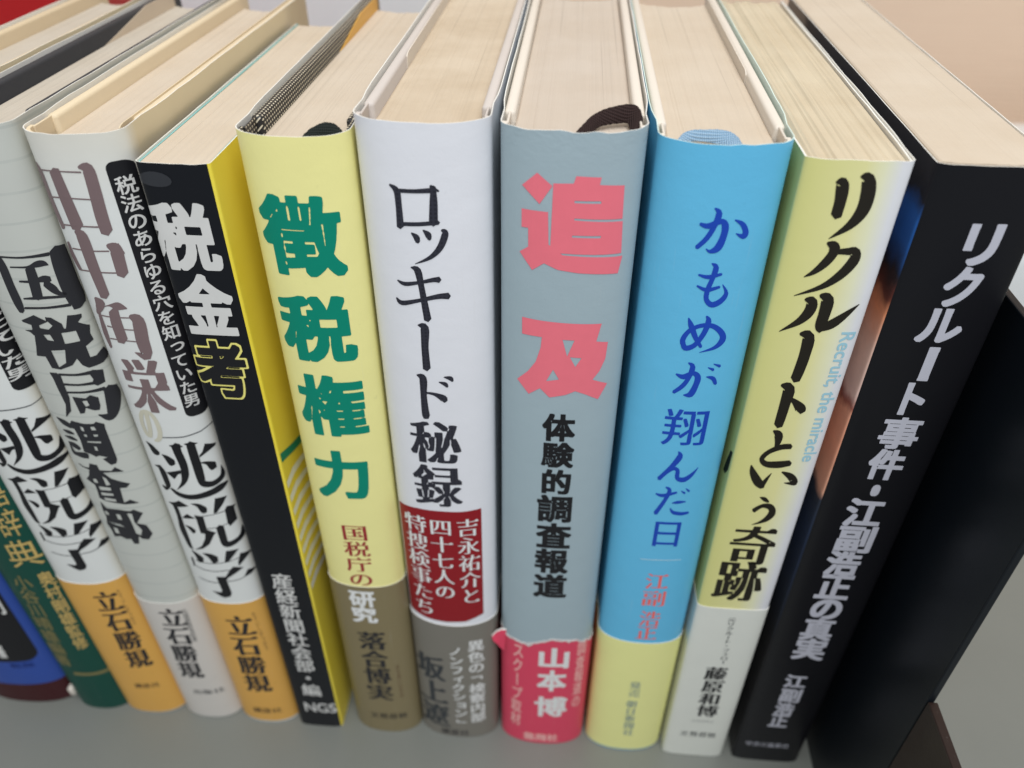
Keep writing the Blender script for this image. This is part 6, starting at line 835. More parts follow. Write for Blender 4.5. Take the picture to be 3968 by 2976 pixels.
(3, 'title_print', 'POLY', 'p3', 'charcoal', [[(-2.62, 146.76), (0.5, 148.18), (1.19, 147.7), (2.47, 146.8), (2.58, 147.7), (3.63, 147.51), (5.06, 145.91), (5.08, 144.73), (5.43, 144.67), (6.46, 147.53), (8.37, 147.03), (8.27, 146.3), (7.56, 145.52), (8.76, 144.0), (8.49, 142.25), (8.58, 140.6), (7.32, 139.75), (7.31, 137.0), (8.18, 136.93), (9.12, 137.92), (9.78, 136.01), (8.67, 134.74), (6.48, 134.61), (5.61, 135.56), (5.15, 137.32), (3.89, 135.85), (1.15, 134.83), (-0.6, 135.16), (-0.91, 138.05), (-2.85, 138.08), (-2.13, 140.1), (-1.26, 143.14), (-1.85, 144.0), (-2.92, 144.38), (-1.14, 144.6), (-0.89, 145.79), (-2.54, 146.39)], [(0.67, 145.75), (2.73, 146.67), (3.29, 145.6), (2.26, 144.74), (0.65, 145.1)], [(0.73, 143.53), (2.06, 143.56), (2.35, 141.96), (1.13, 142.22)], [(4.3, 143.8), (6.82, 143.79), (6.84, 141.26), (4.16, 141.16)], [(0.86, 139.66), (3.7, 139.73), (2.84, 136.5), (1.01, 135.39)]]),
(3, 'title_print', 'POLY', 'p4', 'charcoal', [[(-1.67, 133.92), (-0.12, 133.92), (0.53, 133.11), (0.39, 130.8), (0.31, 127.27), (-0.66, 123.58), (-2.53, 121.64), (-1.25, 125.35), (-1.43, 129.78), (-1.42, 132.39)]]),
(3, 'title_print', 'POLY', 'p5', 'charcoal', [[(0.32, 133.81), (1.01, 133.79), (1.95, 133.74), (2.94, 133.66), (3.8, 133.61), (4.57, 133.65), (5.32, 133.73), (5.96, 133.8), (6.4, 133.84), (6.55, 133.38), (6.27, 132.93), (5.84, 132.96), (5.2, 133.0), (4.44, 133.02), (3.65, 133.06), (2.76, 133.13), (1.74, 133.19), (0.78, 133.23), (0.09, 133.22), (0.06, 133.52)]]),
(3, 'title_print', 'POLY', 'p6', 'charcoal', [[(0.57, 131.24), (1.1, 131.2), (1.82, 131.12), (2.62, 131.04), (3.39, 130.98), (4.2, 131.0), (5.06, 131.04), (5.82, 131.06), (6.33, 131.05), (6.44, 130.65), (6.19, 130.29), (5.69, 130.35), (4.94, 130.41), (4.07, 130.44), (3.24, 130.47), (2.44, 130.53), (1.61, 130.59), (0.86, 130.64), (0.32, 130.65), (0.31, 130.95)]]),
(3, 'title_print', 'POLY', 'p0', 'charcoal', [[(0.47, 129.02), (1.14, 129.03), (2.06, 129.01), (3.07, 128.97), (4.02, 128.96), (5.02, 129.02), (6.07, 129.1), (6.97, 129.14), (7.58, 129.14), (7.73, 128.65), (7.46, 128.2), (6.86, 128.28), (5.96, 128.34), (4.9, 128.37), (3.89, 128.39), (2.9, 128.43), (1.87, 128.48), (0.94, 128.49), (0.26, 128.48), (0.23, 128.75)]]),
(3, 'title_print', 'POLY', 'p1', 'charcoal', [[(9.02, 128.35), (9.03, 127.83), (9.07, 127.07), (9.08, 126.16), (9.02, 125.26), (8.92, 124.43), (8.77, 123.58), (8.57, 122.73), (8.28, 121.94), (7.92, 121.28), (7.48, 120.73), (6.91, 120.34), (6.24, 120.29), (5.69, 120.69), (5.26, 121.3), (4.92, 121.9), (4.68, 122.29), (4.68, 122.39), (4.76, 122.45), (5.16, 122.38), (5.72, 122.25), (6.24, 122.2), (6.51, 122.33), (6.48, 122.5), (6.47, 122.67), (6.51, 122.91), (6.58, 123.21), (6.64, 123.6), (6.73, 124.16), (6.82, 124.83), (6.91, 125.49), (7.01, 126.18), (7.12, 126.97), (7.21, 127.72), (7.27, 128.25), (8.2, 129.15)]]),
(3, 'title_print', 'POLY', 'p2', 'charcoal', [[(6.23, 133.7), (6.86, 133.93), (8.3, 133.21), (7.99, 130.17), (6.69, 129.8), (5.95, 130.61), (6.42, 131.63), (6.19, 132.85)]]),
(3, 'title_print', 'POLY', 'p3', 'charcoal', [[(1.02, 127.6), (3.68, 127.08), (4.74, 127.81), (6.0, 126.91), (5.8, 124.71), (5.38, 123.6), (4.36, 123.66), (2.87, 124.53), (2.18, 123.09), (1.18, 122.93)], [(2.69, 126.41), (3.71, 126.48), (3.82, 125.11), (2.97, 124.83)]]),
(3, 'title_print', 'POLY', 'p4', 'charcoal', [[(-1.7, 120.77), (0.96, 120.02), (2.99, 120.0), (3.69, 120.54), (5.13, 119.68), (4.96, 118.47), (4.76, 109.26), (4.24, 108.04), (3.03, 107.66), (1.73, 109.57), (3.01, 110.05), (1.29, 110.62), (0.35, 110.18), (-0.24, 110.79), (-1.99, 111.63), (-1.58, 115.04), (-1.81, 118.29), (-3.09, 118.8)], [(-0.29, 119.2), (0.42, 119.0), (0.28, 117.75), (-0.29, 118.08)], [(2.0, 119.17), (2.9, 119.14), (3.04, 118.13), (2.04, 118.18)], [(-0.19, 116.96), (0.47, 116.88), (0.4, 116.12), (-0.22, 116.33)], [(1.92, 116.93), (3.01, 116.88), (2.73, 116.27), (1.99, 116.3)], [(-0.11, 114.94), (3.01, 114.86), (2.86, 114.35), (-0.14, 114.55)], [(0.96, 113.47), (1.56, 113.23), (1.47, 112.06), (0.92, 112.17)]]),
(3, 'title_print', 'POLY', 'p5', 'charcoal', [[(-5.26, 121.06), (-4.83, 121.01), (-4.24, 120.91), (-3.64, 120.74), (-3.17, 120.52), (-2.79, 120.23), (-2.45, 119.86), (-2.16, 119.51), (-1.97, 119.26), (-2.17, 118.69), (-2.71, 118.38), (-3.0, 118.52), (-3.43, 118.7), (-3.92, 118.92), (-4.35, 119.19), (-4.71, 119.57), (-5.03, 120.05), (-5.3, 120.51), (-5.49, 120.81), (-5.41, 120.95)]]),
(3, 'title_print', 'POLY', 'p6', 'charcoal', [[(-5.05, 117.55), (-4.72, 117.61), (-4.25, 117.67), (-3.78, 117.69), (-3.39, 117.64), (-3.09, 117.51), (-2.81, 117.31), (-2.58, 117.11), (-2.42, 116.97), (-2.46, 116.75), (-2.68, 116.59), (-2.93, 116.59), (-3.32, 116.57), (-3.75, 116.56), (-4.14, 116.6), (-4.48, 116.74), (-4.79, 116.95), (-5.06, 117.16), (-5.25, 117.29), (-5.2, 117.43)]]),
(3, 'title_print', 'POLY', 'p0', 'charcoal', [[(-5.44, 115.63), (-5.03, 115.73), (-4.47, 115.85), (-3.91, 115.9), (-3.45, 115.86), (-3.09, 115.7), (-2.78, 115.45), (-2.53, 115.2), (-2.35, 115.03), (-2.4, 114.81), (-2.62, 114.65), (-2.9, 114.68), (-3.31, 114.71), (-3.78, 114.74), (-4.2, 114.8), (-4.6, 114.93), (-5.0, 115.11), (-5.37, 115.26), (-5.64, 115.36), (-5.6, 115.49)]]),
(3, 'title_print', 'POLY', 'p1', 'charcoal', [[(-5.05, 113.99), (-4.73, 114.02), (-4.29, 114.04), (-3.83, 114.0), (-3.44, 113.88), (-3.12, 113.64), (-2.82, 113.3), (-2.58, 112.97), (-2.41, 112.73), (-2.66, 112.08), (-3.27, 111.74), (-3.51, 111.89), (-3.88, 112.09), (-4.27, 112.32), (-4.59, 112.55), (-4.83, 112.84), (-5.02, 113.19), (-5.17, 113.51), (-5.27, 113.73), (-5.2, 113.88)]]),
(3, 'title_print', 'POLY', 'p2', 'charcoal', [[(-4.78, 113.82), (-4.78, 113.27), (-4.79, 112.47), (-4.74, 111.68), (-4.6, 111.18), (-4.37, 111.03), (-4.09, 111.05), (-3.73, 111.12), (-3.32, 111.17), (-2.87, 111.22), (-2.37, 111.3), (-1.87, 111.32), (-1.46, 111.19), (-1.26, 110.81), (-1.28, 110.35), (-1.4, 109.97), (-1.48, 109.72), (-1.62, 109.48), (-1.81, 109.43), (-1.99, 109.47), (-2.24, 109.48), (-2.49, 109.43), (-2.68, 109.39), (-2.93, 109.42), (-3.33, 109.5), (-3.79, 109.59), (-4.22, 109.69), (-4.57, 109.76), (-4.94, 109.82), (-5.29, 109.99), (-5.5, 110.37), (-5.53, 111.08), (-5.44, 112.01), (-5.31, 112.9), (-5.23, 113.51), (-4.99, 113.77)]]),
(3, 'title_print', 'POLY', 'p3', 'charcoal', [[(-2.08, 107.91), (-0.32, 107.6), (-0.25, 105.98), (2.47, 105.81), (3.56, 106.93), (5.07, 105.29), (2.35, 105.4), (0.3, 105.21), (1.71, 103.36), (5.25, 101.37), (4.21, 100.22), (2.72, 100.26), (2.25, 95.42), (3.86, 96.28), (5.5, 94.87), (2.28, 94.83), (-2.08, 95.64), (-3.63, 96.41), (-3.31, 98.52), (-3.14, 100.83), (-4.93, 102.32), (-3.64, 103.74)], [(-3.09, 102.79), (-2.12, 103.0), (-1.95, 101.64), (-3.04, 101.69)], [(-0.28, 104.07), (0.49, 103.31), (0.88, 101.39), (-0.27, 101.02)], [(-2.33, 100.59), (0.56, 100.38), (0.44, 99.39), (-2.34, 99.32)], [(-2.49, 98.58), (0.54, 98.4), (0.51, 97.68), (-2.52, 97.57)], [(-2.31, 96.9), (0.56, 96.54), (0.49, 95.66), (-2.21, 95.91)]]),
(3, 'title_print', 'POLY', 'p4', 'charcoal', [[(-5.08, 107.14), (-4.86, 107.02), (-4.57, 106.84), (-4.23, 106.65), (-3.89, 106.52), (-3.51, 106.47), (-3.08, 106.47), (-2.69, 106.47), (-2.43, 106.46), (-2.47, 106.11), (-2.81, 105.81), (-3.04, 105.88), (-3.38, 105.97), (-3.76, 106.08), (-4.12, 106.2), (-4.46, 106.37), (-4.79, 106.57), (-5.1, 106.75), (-5.31, 106.86), (-5.24, 107.02)]]),
(3, 'title_print', 'POLY', 'p5', 'charcoal', [[(-3.86, 95.18), (-2.98, 93.09), (0.05, 92.99), (2.77, 92.46), (3.69, 92.95), (5.33, 91.38), (3.15, 88.22), (5.01, 87.24), (5.57, 83.96), (4.25, 82.14), (2.8, 82.67), (2.25, 83.64), (1.53, 80.8), (0.31, 80.74), (0.02, 82.61), (-1.18, 82.31), (-2.5, 83.16), (-4.43, 82.52), (-4.52, 84.99), (-5.07, 86.91), (-4.24, 89.7), (-4.32, 92.07)], [(-4.03, 91.88), (-3.2, 91.85), (-2.9, 90.74), (-3.91, 90.58)], [(-1.11, 91.38), (-0.09, 91.2), (-0.02, 89.4), (-1.09, 89.43)], [(1.76, 91.75), (2.91, 91.55), (2.65, 88.56), (3.64, 85.7), (2.94, 83.91), (1.9, 84.59), (1.93, 88.89)], [(-4.33, 88.15), (-1.21, 87.75), (-0.2, 86.79), (-2.27, 87.25)], [(-3.54, 86.29), (-2.47, 85.97), (-2.41, 84.13), (-3.61, 84.1)]]),
(5, 'thumb_smudge', 'POLY', 'p6', 'smudge', [[(-0.54, 177.4), (-0.89, 176.9), (-1.61, 176.54), (-2.61, 176.37), (-3.74, 176.39), (-4.9, 176.55), (-6.01, 176.77), (-6.75, 177.1), (-6.81, 177.66), (-6.3, 178.26), (-5.23, 178.87), (-4.09, 179.15), (-2.96, 179.14), (-1.91, 178.9), (-1.09, 178.48), (-0.61, 177.95)]]),
]


# ------------------------------------------------------------------ common materials
white_edge = paper('white_paper_edge', (0.76, 0.75, 0.70, 1), 0.6)
mint_edge = paper('mint_paper_edge', (0.62, 0.74, 0.68, 1), 0.6)
teal_edge = paper('teal_paper_edge', (0.22, 0.46, 0.44, 1), 0.6)
cream_board = paper('cream_board', (0.66, 0.55, 0.38, 1), 0.7)
tan_board = paper('tan_board', (0.60, 0.49, 0.33, 1), 0.7)
grey_board = paper('grey_board', (0.52, 0.47, 0.43, 1), 0.75, 0.12)
slate_board = paper('slate_board', (0.035, 0.037, 0.042, 1), 0.6)
pale_board = paper('pale_board', (0.66, 0.60, 0.52, 1), 0.7)

def dotted():
    m = NB('black_board_with_cream_dots', 0.45, 0.4)
    x, y, z = m.sep()
    v = m.math('DIVIDE', m.math('ADD', z, m.math('MULTIPLY', x, -1.0)), 0.00078)
    row = m.math('FLOOR', v)
    par = m.math('MULTIPLY', m.math('MODULO', row, 2.0), 0.5)
    u = m.math('ADD', m.math('DIVIDE', y, 0.00105), par)
    fu = m.math('SUBTRACT', m.math('FRACT', u), 0.5); fv = m.math('SUBTRACT', m.math('FRACT', v), 0.5)
    d = m.math('SQRT', m.math('ADD', m.math('MULTIPLY', fu, fu), m.math('MULTIPLY', fv, fv)))
    k = m.math('LESS_THAN', d, 0.24)
    m.color(m.mix(k, (0.022, 0.021, 0.020, 1), (0.62, 0.56, 0.42, 1)))
    return m.m

def pale_page(name, c, **k): return pages(name, c, **k)
pg_cream = pages('cream_pages', (0.57, 0.49, 0.39, 1))
pg_pink = pages('warm_cream_pages', (0.53, 0.46, 0.385, 1), 0.05)
pg_yellowed = pages('yellowed_pages', (0.58, 0.50, 0.365, 1), 0.12, 0.05)
pg_spot = pages('spotted_cream_pages', (0.57, 0.48, 0.365, 1), 0.05, 0.12)
pg_white = pages('pale_pages', (0.51, 0.46, 0.385, 1), 0.05)

# ------------------------------------------------------------------ books
GRP = 'books standing in a row on the grey desk'
def jit(amp, seed, freq=1.0):
    r = random.Random(seed); t = [r.uniform(-1, 1) for _ in range(400)]
    def f(p, i):
        s = (p[0] * 900 + p[1] * 260) * freq + 200; k = int(math.floor(s)); q = s - k
        return amp * (t[k % 400] * (1 - q) + t[(k + 1) % 400] * q)
    return f

def lay_all(b, parent_jacket, parent_band, ol, band_d, band_z):
    groups = {}
    for e in L:
        if e[0] != b: continue
        _, grp, text, sty, colr = e[:5]
        on_band = False
        if text == 'POLY': zs = [p[1] for p in e[5][0]]; zc = sum(zs) / len(zs)
        else: zc = (e[6] + e[8]) / 2
        on_band = parent_band is not None and zc < band_z
        key = (grp, colr, on_band, sty if sty == 'O' else ('hi' if b in (0, 4, 2) and grp == 'subtitle_print' else ''))
        if key not in groups: groups[key] = Flat2D()
        F = groups[key]
        if text == 'POLY': F.add(*poly_tri(e[5]), lift=int(sty[1:]) * 4e-6)
        elif sty[0] == 's': F.column(text, sty[1], e[5], e[6], e[7], e[8], e[9])
        elif sty[0] == 'h': F.row(text, sty[1], e[5], e[6], e[8], e[9])
        else: F.glyph_box(text, sty, e[5], e[6], e[7], e[8], e[9])
    for (grp, colr, ob, ex), F in groups.items():
        par = parent_band if ob else parent_jacket
        d = (band_d if ob else 0) + 0.00008
        if ex == 'hi': d += 0.00006
        ink = INK['inkw'] if (b == 7 and colr == 'ink' and grp == 'title_print') else INK[colr]
        o = lay_print(grp, F, ol, d, par, ink)
        if ex == 'O':
            F2 = Flat2D()
            for e in L:
                if e[0] == b and e[3] == 'O': F2.glyph_box(e[2], 'P', e[5], e[6] - 0.42, e[7], e[8] + 0.42, e[9] - 0.84)
            lay_print('outlined_title_core', F2, ol, d + 0.00005, o, INK['spineblack'])

def make_book(b, xl, xr, h, depth, label, jmat, pmat, kind='hard', round_=True, page_drop=0.003, bmat=None, rim=None,
              band=None, worn=0.0001, jz0=0.0, y=0.0, pages_kw=None, board_t=0.0020, groove=0.0003, bulge=0.0050, lean=0.0, flare=0.0003):
    """xl, xr: outer sides of the spine; kind 'hard' has boards standing proud of the pages"""
    w = xr - xl
    root = thing('book', label, 'book', ((xl + xr) / 2, y, 0), GRP)
    root.rotation_euler[1] = math.atan(lean / 0.186)
    root.location.z = abs(math.sin(root.rotation_euler[1])) * w / 2
    if round_: ol = Outline(w, depth, bulge, 2.3, 0.50, groove if kind == 'hard' else 0.0, flare=flare)
    else: ol = Outline(w, depth, 0.0012, 5.0, 0.5, 0.0, flare=flare)
    rim = rim or white_edge
    jk = shell('jacket', ol, 0.0, 0.00017, jz0, h, root, (jmat, rim), top=jit(worn, b * 3 + 1, 0.6), bottom=None)
    bmat = bmat or cream_board
    kw = pages_kw or {}
    if kind == 'hard':
        shell('spine_lining', ol, -0.0003, 0.0007, 0.001, h - 0.0006, root, (bmat, bmat), i0=ol.i0 - 1, i1=ol.i1 + 1)
        for s in (-1, 1):
            x0 = s * (w / 2 + flare - 0.0004); x1 = s * (w / 2 + flare - 0.0004 - board_t)
            bm = box_bm(min(x0, x1), max(x0, x1), 0.0105, depth + 0.001, 0.0012, h - 0.0005, 0.0007, 3)
            # the board bends in at the joint
            for v in bm.verts:
                if v.co.y < 0.012: v.co.x -= s * 0.0002
            bm_obj('board', bm, root, (bmat,), True)
            # joint strip between board and spine
            x1 = s * (w / 2 - 0.0004 - 0.0009)
            bm = box_bm(min(s * (w / 2 - 0.0009), x1), max(s * (w / 2 - 0.0009), x1), ol.bulge + 0.0002, 0.0110, 0.0012, h - 0.0006, 0.0001, 1)
            bm_obj('joint_strip', bm, root, (bmat,))
        inset = 0.0004 + board_t + 0.0002 - flare
        page_block(ol, inset, h - page_drop, depth - 0.004, root, pmat, seed=b + 3, front_gap=0.0014, **kw)
    else:
        shell('inner_cover', ol, -0.00024, 0.0003, 0.0004, h - 0.0003, root, (bmat, bmat), top=jit(worn * 0.7, b * 5 + 2))
        page_block(ol, 0.0006, h - page_drop, depth - 0.001, root, pmat, seed=b + 3, front_gap=0.0006, concave=0.0004, **kw)
    bd = None; bt = -1
    if band:
        z0, z1, m, wv, sd = band
        bd = shell('paper_band', ol, 0.00020, 0.00014, z0, z1, root, (m, white_edge), top=wv or jit(0.00015, sd), nz=6)
        bt = z1 * 1000
    lay_all(b, jk, bd, ol, 0.00020, bt)
    return root, ol, jk, bd

# jackets
j_yellow = paper('yellow_jacket', (0.88, 0.82, 0.34, 1), 0.40)
j_white = paper('white_cloth_texture_jacket', (0.78, 0.78, 0.81, 1), 0.34)
j_grey = paper('grey_green_jacket', (0.36, 0.45, 0.485, 1), 0.38, crease=0.45)
j_blue = paper('sky_blue_jacket', (0.13, 0.50, 0.76, 1), 0.36)
def sunned(name, c, c2):
    m = NB(name, 0.38, 0.3)
    x, y, z = m.sep()
    f = m.math('DIVIDE', m.math('SUBTRACT', y, 0.0022), 0.005, True)
    f2 = m.math('MULTIPLY', m.math('DIVIDE', m.math('SUBTRACT', z, 0.172), 0.014, True), 0.35)
    f = m.math('MAXIMUM', f, f2)
    n = m.noise(60, 4)
    m.color(m.mix(f, m.mix(n, dark(c, 0.95), dark(c, 1.04)), m.mix(n, dark(c2, 0.95), dark(c2, 1.04))))
    m.bump(m.noise(160, 3), 0.35, 0.0002)
    return m.m
j_plainwhite = sunned('white_jacket_sunned_at_the_sides', (0.74, 0.75, 0.72, 1), (0.70, 0.60, 0.41, 1))
j_green = paper('dark_green_jacket', (0.004, 0.060, 0.042, 1), 0.45)
j_royal = paper('royal_blue_jacket', (0.030, 0.075, 0.33, 1), 0.45)
j_maroon = paper('maroon_case', (0.05, 0.008, 0.010, 1), 0.5)

def lined():
    m = NB('white_jacket_with_ruled_lines', 0.4, 0.4)
    x, y, z = m.sep()
    w = m.math('ADD', z, m.math('MULTIPLY', m.noise(40, 2), 0.0012))
    f = m.math('FRACT', m.math('DIVIDE', w, 0.0057))
    k = m.math('LESS_THAN', m.math('ABSOLUTE', m.math('SUBTRACT', f, 0.5)), 0.045)
    k = m.math('MULTIPLY', k, m.math('MULTIPLY', m.noise(90, 2), 0.7))
    m.color(m.mix(k, (0.56, 0.57, 0.52, 1), (0.38, 0.41, 0.38, 1)))
    m.bump(m.noise(120, 3), 0.3, 0.0002)
    return m.m
def two_tone():
    m = NB('black_and_yellow_jacket', 0.36, 0.22)
    x, y, z = m.sep()
    k = m.math('GREATER_THAN', x, 0.00615)
    g = m.noise(50, 3)
    m.color(m.mix(k, (0.008, 0.009, 0.012, 1), m.mix(g, (0.90, 0.70, 0.04, 1), (0.95, 0.80, 0.12, 1))))
    m.bump(m.noise(140, 3), 0.3, 0.0002)
    return m.m
def fade():
    m = NB('yellow_to_white_jacket', 0.34, 0.5)
    x, y, z = m.sep()
    wob = m.math('MULTIPLY', m.math('SUBTRACT', m.noise(12, 2), 0.5), 0.004)
    f = m.math('MULTIPLY_ADD', m.math('ADD', x, wob), 70.0); f.node.inputs[2].default_value = 0.5
    m.color(m.ramp(f, [(0.0, (0.70, 0.68, 0.26, 1)), (0.58, (0.80, 0.76, 0.36, 1)), (0.80, (0.82, 0.81, 0.55, 1)), (1.0, (0.78, 0.78, 0.80, 1))]))
    m.bump(m.noise(140, 3), 0.3, 0.0002)
    return m.m
def portrait():
    """black jacket whose front carries a dark colour photograph, seen only as a narrow strip of colours"""
    m = NB('black_jacket_with_photo_front', 0.33, 0.22)
    x, y, z = m.sep()
    n = m.noise(90, 4); n2 = m.noise(260, 3)
    zz = m.math('ADD', z, m.math('MULTIPLY', m.math('SUBTRACT', n, 0.5), 0.010))
    f = m.math('DIVIDE', zz, 0.190)
    blk = (0.012, 0.011, 0.014, 1)
    pic = m.ramp(f, [(0.0, blk), (0.30, blk), (0.40, (0.012, 0.02, 0.04, 1)), (0.52, (0.02, 0.035, 0.075, 1)), (0.575, (0.03, 0.04, 0.06, 1)),
                     (0.590, (0.80, 0.42, 0.28, 1)), (0.66, (0.85, 0.38, 0.24, 1)), (0.700, (0.85, 0.40, 0.26, 1)), (0.708, (0.30, 0.08, 0.06, 1)), (0.722, (0.85, 0.60, 0.52, 1)),
                     (0.78, (0.85, 0.56, 0.45, 1)), (0.825, (0.78, 0.30, 0.15, 1)), (0.845, (0.12, 0.03, 0.02, 1)), (0.865, blk),
                     (0.895, (0.02, 0.10, 0.34, 1)), (0.920, (0.02, 0.11, 0.38, 1)), (0.937, blk), (1.0, blk)])
    shade = m.mix(n2, (0.80, 0.78, 0.78, 1), (1.1, 1.08, 1.05, 1))
    mm = m.new('ShaderNodeMix', data_type='RGBA', blend_type='MULTIPLY'); mm.inputs[0].default_value = 1.0
    m.l.new(pic, mm.inputs[6]); m.l.new(shade, mm.inputs[7])
    side = m.math('LESS_THAN', x, -0.00935)
    m.color(m.mix(side, (0.008, 0.008, 0.010, 1), mm.outputs[2]))
    m.bump(m.noise(140, 3), 0.25, 0.0002)
    return m.m

# --- 6: pale yellow, green title
dots = dotted()
band_olive = paper('olive_brown_band', (0.23, 0.185, 0.095, 1), 0.4)
bk6, ol6, jk6, bd6 = make_book(6, -0.0454, -0.0256, 0.1860, 0.108, 'pale yellow hardback with bold green title and olive band, black dotted boards',
    j_yellow, pg_cream, bmat=dots, page_drop=0.0036, band=(0.0003, 0.0695, band_olive, lambda p, i: 0.0004, 61), board_t=0.0022, worn=0.00005)

# --- 7: white, woven texture
band_taupe = paper('grey_taupe_band', (0.20, 0.185, 0.155, 1), 0.42)
bk7, ol7, jk7, bd7 = make_book(7, -0.0250, -0.0019, 0.1890, 0.112, 'white hardback with black katakana title over a red panel and grey band',
    j_white, pg_spot, bmat=grey_board, page_drop=0.0032, band=(0.0003, 0.0565, band_taupe, lambda p, i: -0.0004 * math.cos(p[0] * 260), 71), worn=0.00006, bulge=0.0054)

# --- 8: grey-green, pink title
band_red = paper('crimson_band', (0.72, 0.06, 0.12, 1), 0.42)
torn = jit(0.0006, 88, 0.8)
bk8, ol8, jk8, bd8 = make_book(8, -0.0004, 0.0238, 0.1884, 0.110, 'grey-green hardback with two big pink characters and a torn crimson band',
    j_grey, pg_pink, bmat=pale_board, page_drop=0.0024, band=(0.0003, 0.0520, band_red, lambda p, i: torn(p, i) + (0.0016 * math.sin(p[0] * 300 + 0.6) if p[1] < 0.01 else 0), 81), worn=0.00028, flare=0.0005)

# --- 9: sky blue
band_lemon = paper('pale_lemon_band', (0.84, 0.83, 0.34, 1), 0.42)
bk9, ol9, jk9, bd9 = make_book(9, 0.0254, 0.0473, 0.1872, 0.112, 'sky blue hardback with dark blue brush title and lemon band',
    j_blue, pg_cream, bmat=pale_board, page_drop=0.0026, rim=mint_edge, band=(0.0007, 0.0545, band_lemon, lambda p, i: 0.0, 91), worn=0.00016, flare=0.0006)

# --- 10: yellow fading to white
band_white = paper('white_band', (0.72, 0.73, 0.66, 1), 0.40)
bk10, ol10, jk10, bd10 = make_book(10, 0.0485, 0.0657, 0.1854, 0.112, 'lemon yellow book fading to white, black brush-style title and white band',
    fade(), pg_yellowed, kind='soft', round_=False, page_drop=0.0004, band=(0.0003, 0.0712, band_white, lambda p, i: 0.0, 101), bmat=white_edge, worn=0.00012,
    pages_kw=dict(ridge=0.00028, n=46))

# --- 11: black with white title
bk11, ol11, jk11, bd11 = make_book(11, 0.0690, 0.0883, 0.1852, 0.118, 'glossy black book with white title, last at the right end of the row',
    portrait(), pg_cream, kind='soft', round_=False, page_drop=-0.0001, bmat=pale_board, worn=0.00005, pages_kw=dict(ridge=0.00005), flare=0.0)

# --- 5: thin black and yellow
bk5, ol5, jk5, bd5 = make_book(5, -0.0628, -0.0496, 0.1806, 0.0950, 'thin black and yellow paperback with white title',
    two_tone(), pg_cream, kind='soft', round_=False, page_drop=0.0003, bmat=teal_edge, worn=0.00008, flare=0.0)

# --- 4: white, taupe title, orange band
band_orange = paper('orange_band', (0.70, 0.38, 0.085, 1), 0.42)
bk4, ol4, jk4, bd4 = make_book(4, -0.0822, -0.0638, 0.1850, 0.110, 'white hardback with big taupe title beside a long black panel, orange band below',
    j_plainwhite, pg_cream, bmat=cream_board, page_drop=0.0036, band=(0.0009, 0.0590, band_orange, lambda p, i: 0.0, 41), worn=0.00012, lean=-0.0008)

# --- 3: white with ruled lines
band_pearl = paper('pearl_band', (0.62, 0.58, 0.53, 1), 0.42)
bk3, ol3, jk3, bd3 = make_book(3, -0.1003, -0.0822, 0.1856, 0.110, 'off-white hardback with thin ruled lines and heavy black title, pearl band',
    lined(), pg_white, bmat=slate_board, page_drop=0.0040, band=(0.0006, 0.0570, band_pearl, lambda p, i: 0.0, 31), worn=0.00012, lean=-0.0022)

# --- 2: white, same series
bk2, ol2, jk2, bd2 = make_book(2, -0.1198, -0.1003, 0.1856, 0.110, 'white hardback with orange band between the dark green book and the ruled-line book',
    j_plainwhite, pg_white, bmat=tan_board, page_drop=0.0036, band=(0.0006, 0.0630, band_orange, lambda p, i: 0.0, 21), worn=0.00012, lean=-0.0040)

# --- 1: dark green
bk1, ol1, jk1, bd1 = make_book(1, -0.1355, -0.1178, 0.1500, 0.105, 'dark green hardback with thin gold lettering',
    j_green, pg_cream, bmat=cream_board, page_drop=0.003, worn=0.00005, lean=-0.0045)

# --- 0: royal blue with black panel
bk0, ol0, jk0, bd0 = make_book(0, -0.1655, -0.1362, 0.1500, 0.105, 'royal blue jacketed book with black spine panel, first at the left end of the row',
    j_royal, pg_cream, bmat=cream_board, page_drop=0.003, jz0=0.0100, worn=0.00005, lean=-0.0045)
shell('case_cover', ol0, -0.00024, 0.0005, 0.0, 0.1495, bk0, (j_maroon, j_maroon))

def rrect(x0, x1, z0, z1, r):
    pts = []
    for cx, cz, a0 in [(x1 - r, z1 - r, 0), (x0 + r, z1 - r, 90), (x0 + r, z0 + r, 180), (x1 - r, z0 + r, 270)]:
        for k in range(7):
            a = math.radians(a0 + k * 15); pts.append((cx + r * math.cos(a), cz + r * math.sin(a)))
    return pts
F = Flat2D(); F.add(*poly_tri([rrect(-12.6, 12.6, 22.0, 140, 4)]))
for ch_ in list(jk0.children): ch_.location.y -= 0.00006
lay_print('spine_panel_print', F, ol0, 0.00006, jk0, INK['black'])

# torn upper edge of the crimson band on 8, with its lifted tab
F = Flat2D(); n_ = 40; up = []; lo = []
w8 = ol8.w / 2
for k in range(n_ + 1):
    x = -w8 * 0.985 + 2 * w8 * 0.985 * k / n_
    yb = ol8.bulge * (1 - (1 - min(abs(x / w8), 1) ** 2.3) ** 0.50)
    zt_ = 0.0520 + torn((x, yb), 0) + 0.0016 * math.sin(x * 300 + 0.6)
    up.append((x * 1000, zt_ * 1000 + 0.05)); lo.append((x * 1000, zt_ * 1000 - 0.25 - 0.35 * abs(math.sin(k * 1.9)) - (0.8 if k in (12, 13, 30) else 0)))
F.add(*poly_tri([up + lo[::-1]]))
lay_print('torn_paper_edge', F, ol8, 0.00030, bd8, INK['offwhite'])
tab = [(-0.0108, 0.0022, 0.0526), (-0.0122, 0.0026, 0.0520), (-0.0136, 0.0026, 0.0508), (-0.0147, 0.0022, 0.0492), (-0.0142, 0.0020, 0.0476), (-0.0131, 0.0019, 0.0464), (-0.0124, 0.0020, 0.0448), (-0.0112, 0.0018, 0.0438)]
m_ = len(tab); tvs = []
